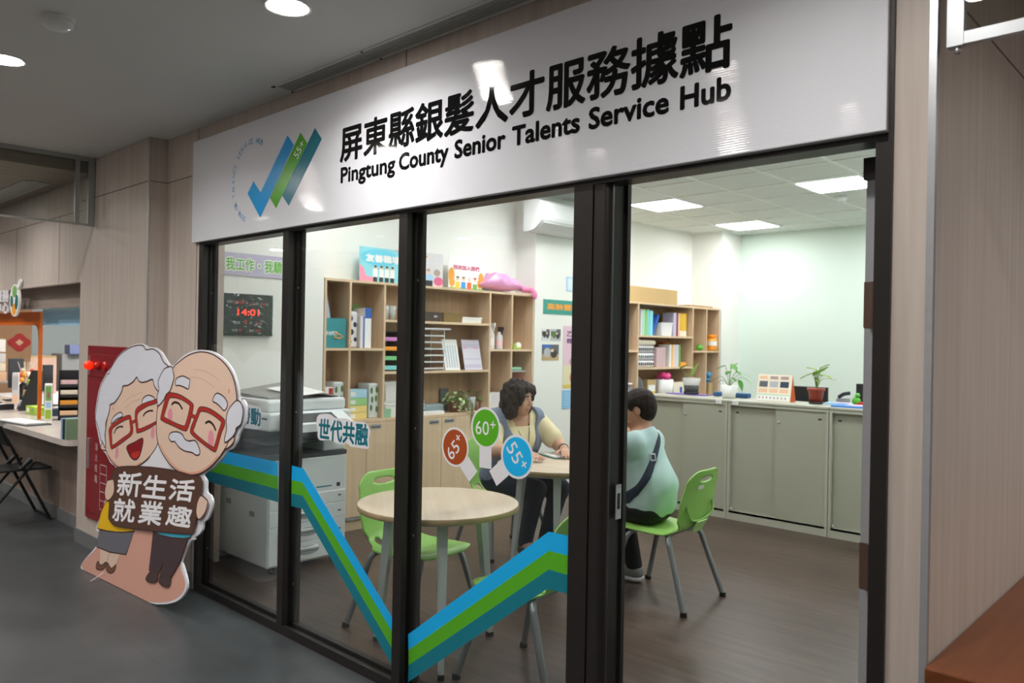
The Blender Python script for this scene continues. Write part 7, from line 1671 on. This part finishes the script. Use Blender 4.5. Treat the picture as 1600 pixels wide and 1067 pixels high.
mb.tube([c_ + (u_ * math.cos(a) + w2 * math.sin(a)) * 0.0345 for a in [2 * PI * k / 20 for k in range(21)]], 0.004, 6, caps=False); mb.build('bracelet', M_BLACK, wo)

# ---------------- the person in teal, seen from behind
MR = math.radians(183.5)
mo = empty('person', (PC[0], PC[1], 0.01), MR, 'short-haired person in a pale teal shirt with dark crossbody strap, seen from behind', 'person')
sh = [v3(0.205, -0.165, 0.905), v3(0.15, 0.18, 0.925)]; elb = [v3(0.34, -0.24, 0.80), v3(0.375, 0.215, 0.80)]; wri = [v3(0.52, -0.07, 0.785), v3(0.325, 0.125, 0.965)]
knee = [v3(0.40, -0.13, 0.505), v3(0.41, 0.12, 0.505)]; ank = [v3(0.30, -0.14, 0.10), v3(0.33, 0.10, 0.10)]
T, L, A = limb_sets(0.11, sh, elb, wri, knee, ank, 1.05, 1.03)
T.ell(v3(0.095, 0, 0.66), (0.128, 0.178, 0.12), 0.06)
Bd = merge(T, L, A)
hc = v3(0.205, 0.0, 1.122); hf = v3(0.92, 0.36, -0.16)
Bd.cap(v3(0.150, 0, 0.95), hc + v3(-0.012, 0, -0.06), 0.062, 0.056, 0.03)
at, R = head(Bd, hc, hf, v3(0.16, 0, 1))
hand(Bd, wri[1], v3(-0.35, -0.45, 0.45), v3(0.75, 0.2, 0.5), v3(-0.3, 0.5, 0.3), 0.75, 0.6); hand(Bd, wri[0], v3(0.85, 0.3, -0.12), v3(0.05, 0, 1), v3(0, 1, 0), 0.35)
for k in (0, 1): Bd.cap(ank[k], v3(ank[k][0] + 0.13, ank[k][1], 0.04), 0.042, 0.034, 0.03)
grow('body', Bd, M_SKIN2, mo, 0.0065)
face_parts(mo, at, R)
H = Field(); H.ell(at(-0.016, 0, 0.044), (0.103, 0.084, 0.090), 0.03, R); H.ell(at(-0.045, 0, -0.012), (0.070, 0.074, 0.075), 0.03, R)
for s in (-1, 1): H.ell(at(0.012, 0.068 * s, 0.030), (0.045, 0.018, 0.042), 0.02, R)
def fcut2(X, Y, Z):
    q = np.stack([X - hc[0], Y - hc[1], Z - hc[2]], -1) @ R
    k0 = np.sqrt(((q[..., 0] - 0.10) / 0.075) ** 2 + (q[..., 1] / 0.068) ** 2 + ((q[..., 2] + 0.03) / 0.105) ** 2)
    ear = np.sqrt(((q[..., 0] - 0.0) / 0.026) ** 2 + ((np.abs(q[..., 1]) - 0.08) / 0.03) ** 2 + ((q[..., 2] + 0.018) / 0.036) ** 2)
    return np.maximum(0.05 * (1 - k0), 0.02 * (1 - ear))
grow('hair', H, M_HAIR2, mo, 0.006, 0.0, fcut2, lambda X, Y, Z: 0.0018 * np.sin(130 * X + 40 * Z) * np.sin(120 * Y - 45 * Z))
S = merge(T)
for k in (0, 1): S.chain([sh[k], elb[k]], [0.070, 0.058], 0.035).chain([elb[k], wri[k] * 0.93 + elb[k] * 0.07], [0.056, 0.042], 0.025)
S.cap(v3(0.15, 0, 0.955), v3(0.168, 0, 0.985), 0.064, 0.060, 0.02)
M_TEALSH = mat('pale_teal_cotton', '#b4cfcf', 0.8, bump=0.08, bscale=250)
fold = lambda X, Y, Z: 0.0024 * np.sin(42 * Z + 16 * Y + 9 * X + 2.5 * np.sin(11 * Y)) * np.clip(1.15 - np.abs(Z - 0.66) / 0.22, 0, 1) + 0.0012 * np.sin(60 * X + 35 * Y - 20 * Z)
grow('shirt', S, M_TEALSH, mo, 0.0075, 0.017, lambda X, Y, Z: np.maximum(0.474 - Z, (Z - 0.985) * 0.8 + (X - 0.16) * 0.5), fold)
grow('trousers', merge(L, Field().ell(v3(0.11, 0, 0.53), (0.125, 0.18, 0.085), 0.05)), mat('black_cotton', '#17171a', 0.8), mo, 0.009, 0.014, lambda X, Y, Z: np.maximum(0.075 - Z, Z - 0.585))
for k in (0, 1):
    f = Field().cap(v3(ank[k][0] - 0.015, ank[k][1], 0.05), v3(ank[k][0] + 0.14, ank[k][1], 0.042), 0.052, 0.042, 0.02); sh_ = grow('shoe', f, mat('grey_sneaker', '#6e706e', 0.6), mo, 0.008, 0.0, lambda X, Y, Z: np.maximum(0.02 - Z, Z - 0.1))
    f = Field().cap(v3(ank[k][0] - 0.015, ank[k][1], 0.03), v3(ank[k][0] + 0.14, ank[k][1], 0.03), 0.055, 0.045, 0.02); grow('sole', f, C['lgrey'], sh_, 0.008, 0.0, lambda X, Y, Z: np.maximum(0.001 - Z, Z - 0.026))
# strap: a band around the trunk in a slanting plane, over the far shoulder and down to the near hip
pn = unit(v3(-0.0229, -0.036, -0.0292)); p0 = v3(0.075, -0.03, 0.95)
strap = grow('crossbody_strap', T, mat('navy_webbing', '#1d2b3d', 0.7), mo, 0.0065, 0.027, lambda X, Y, Z: np.maximum.reduce([np.abs((X - p0[0]) * pn[0] + (Y - p0[1]) * pn[1] + (Z - p0[2]) * pn[2]) - 0.019]), fold)
MW = Matrix.Translation((PC[0], PC[1], 0)) @ Matrix.Rotation(MR, 4, 'Z'); MI = MW.inverted()
ok_, hp_, hn_, _i = strap.ray_cast(MI @ Vector(CAM), (MI.to_3x3() @ Vector(ray(1020, 717))).normalized())
if ok_:
    q_ = hn_.to_track_quat('Z', 'Y'); mb = MB(); mb.rbox(-0.02, 0.02, -0.024, 0.024, -0.002, 0.004, 0.002); mb.box(-0.012, 0.012, -0.015, 0.015, 0.004, 0.0045, 1)
    bk = mb.build('buckle', [M_ALU, MATS['navy_webbing']], strap); bk.location = hp_; bk.rotation_euler = q_.to_euler()
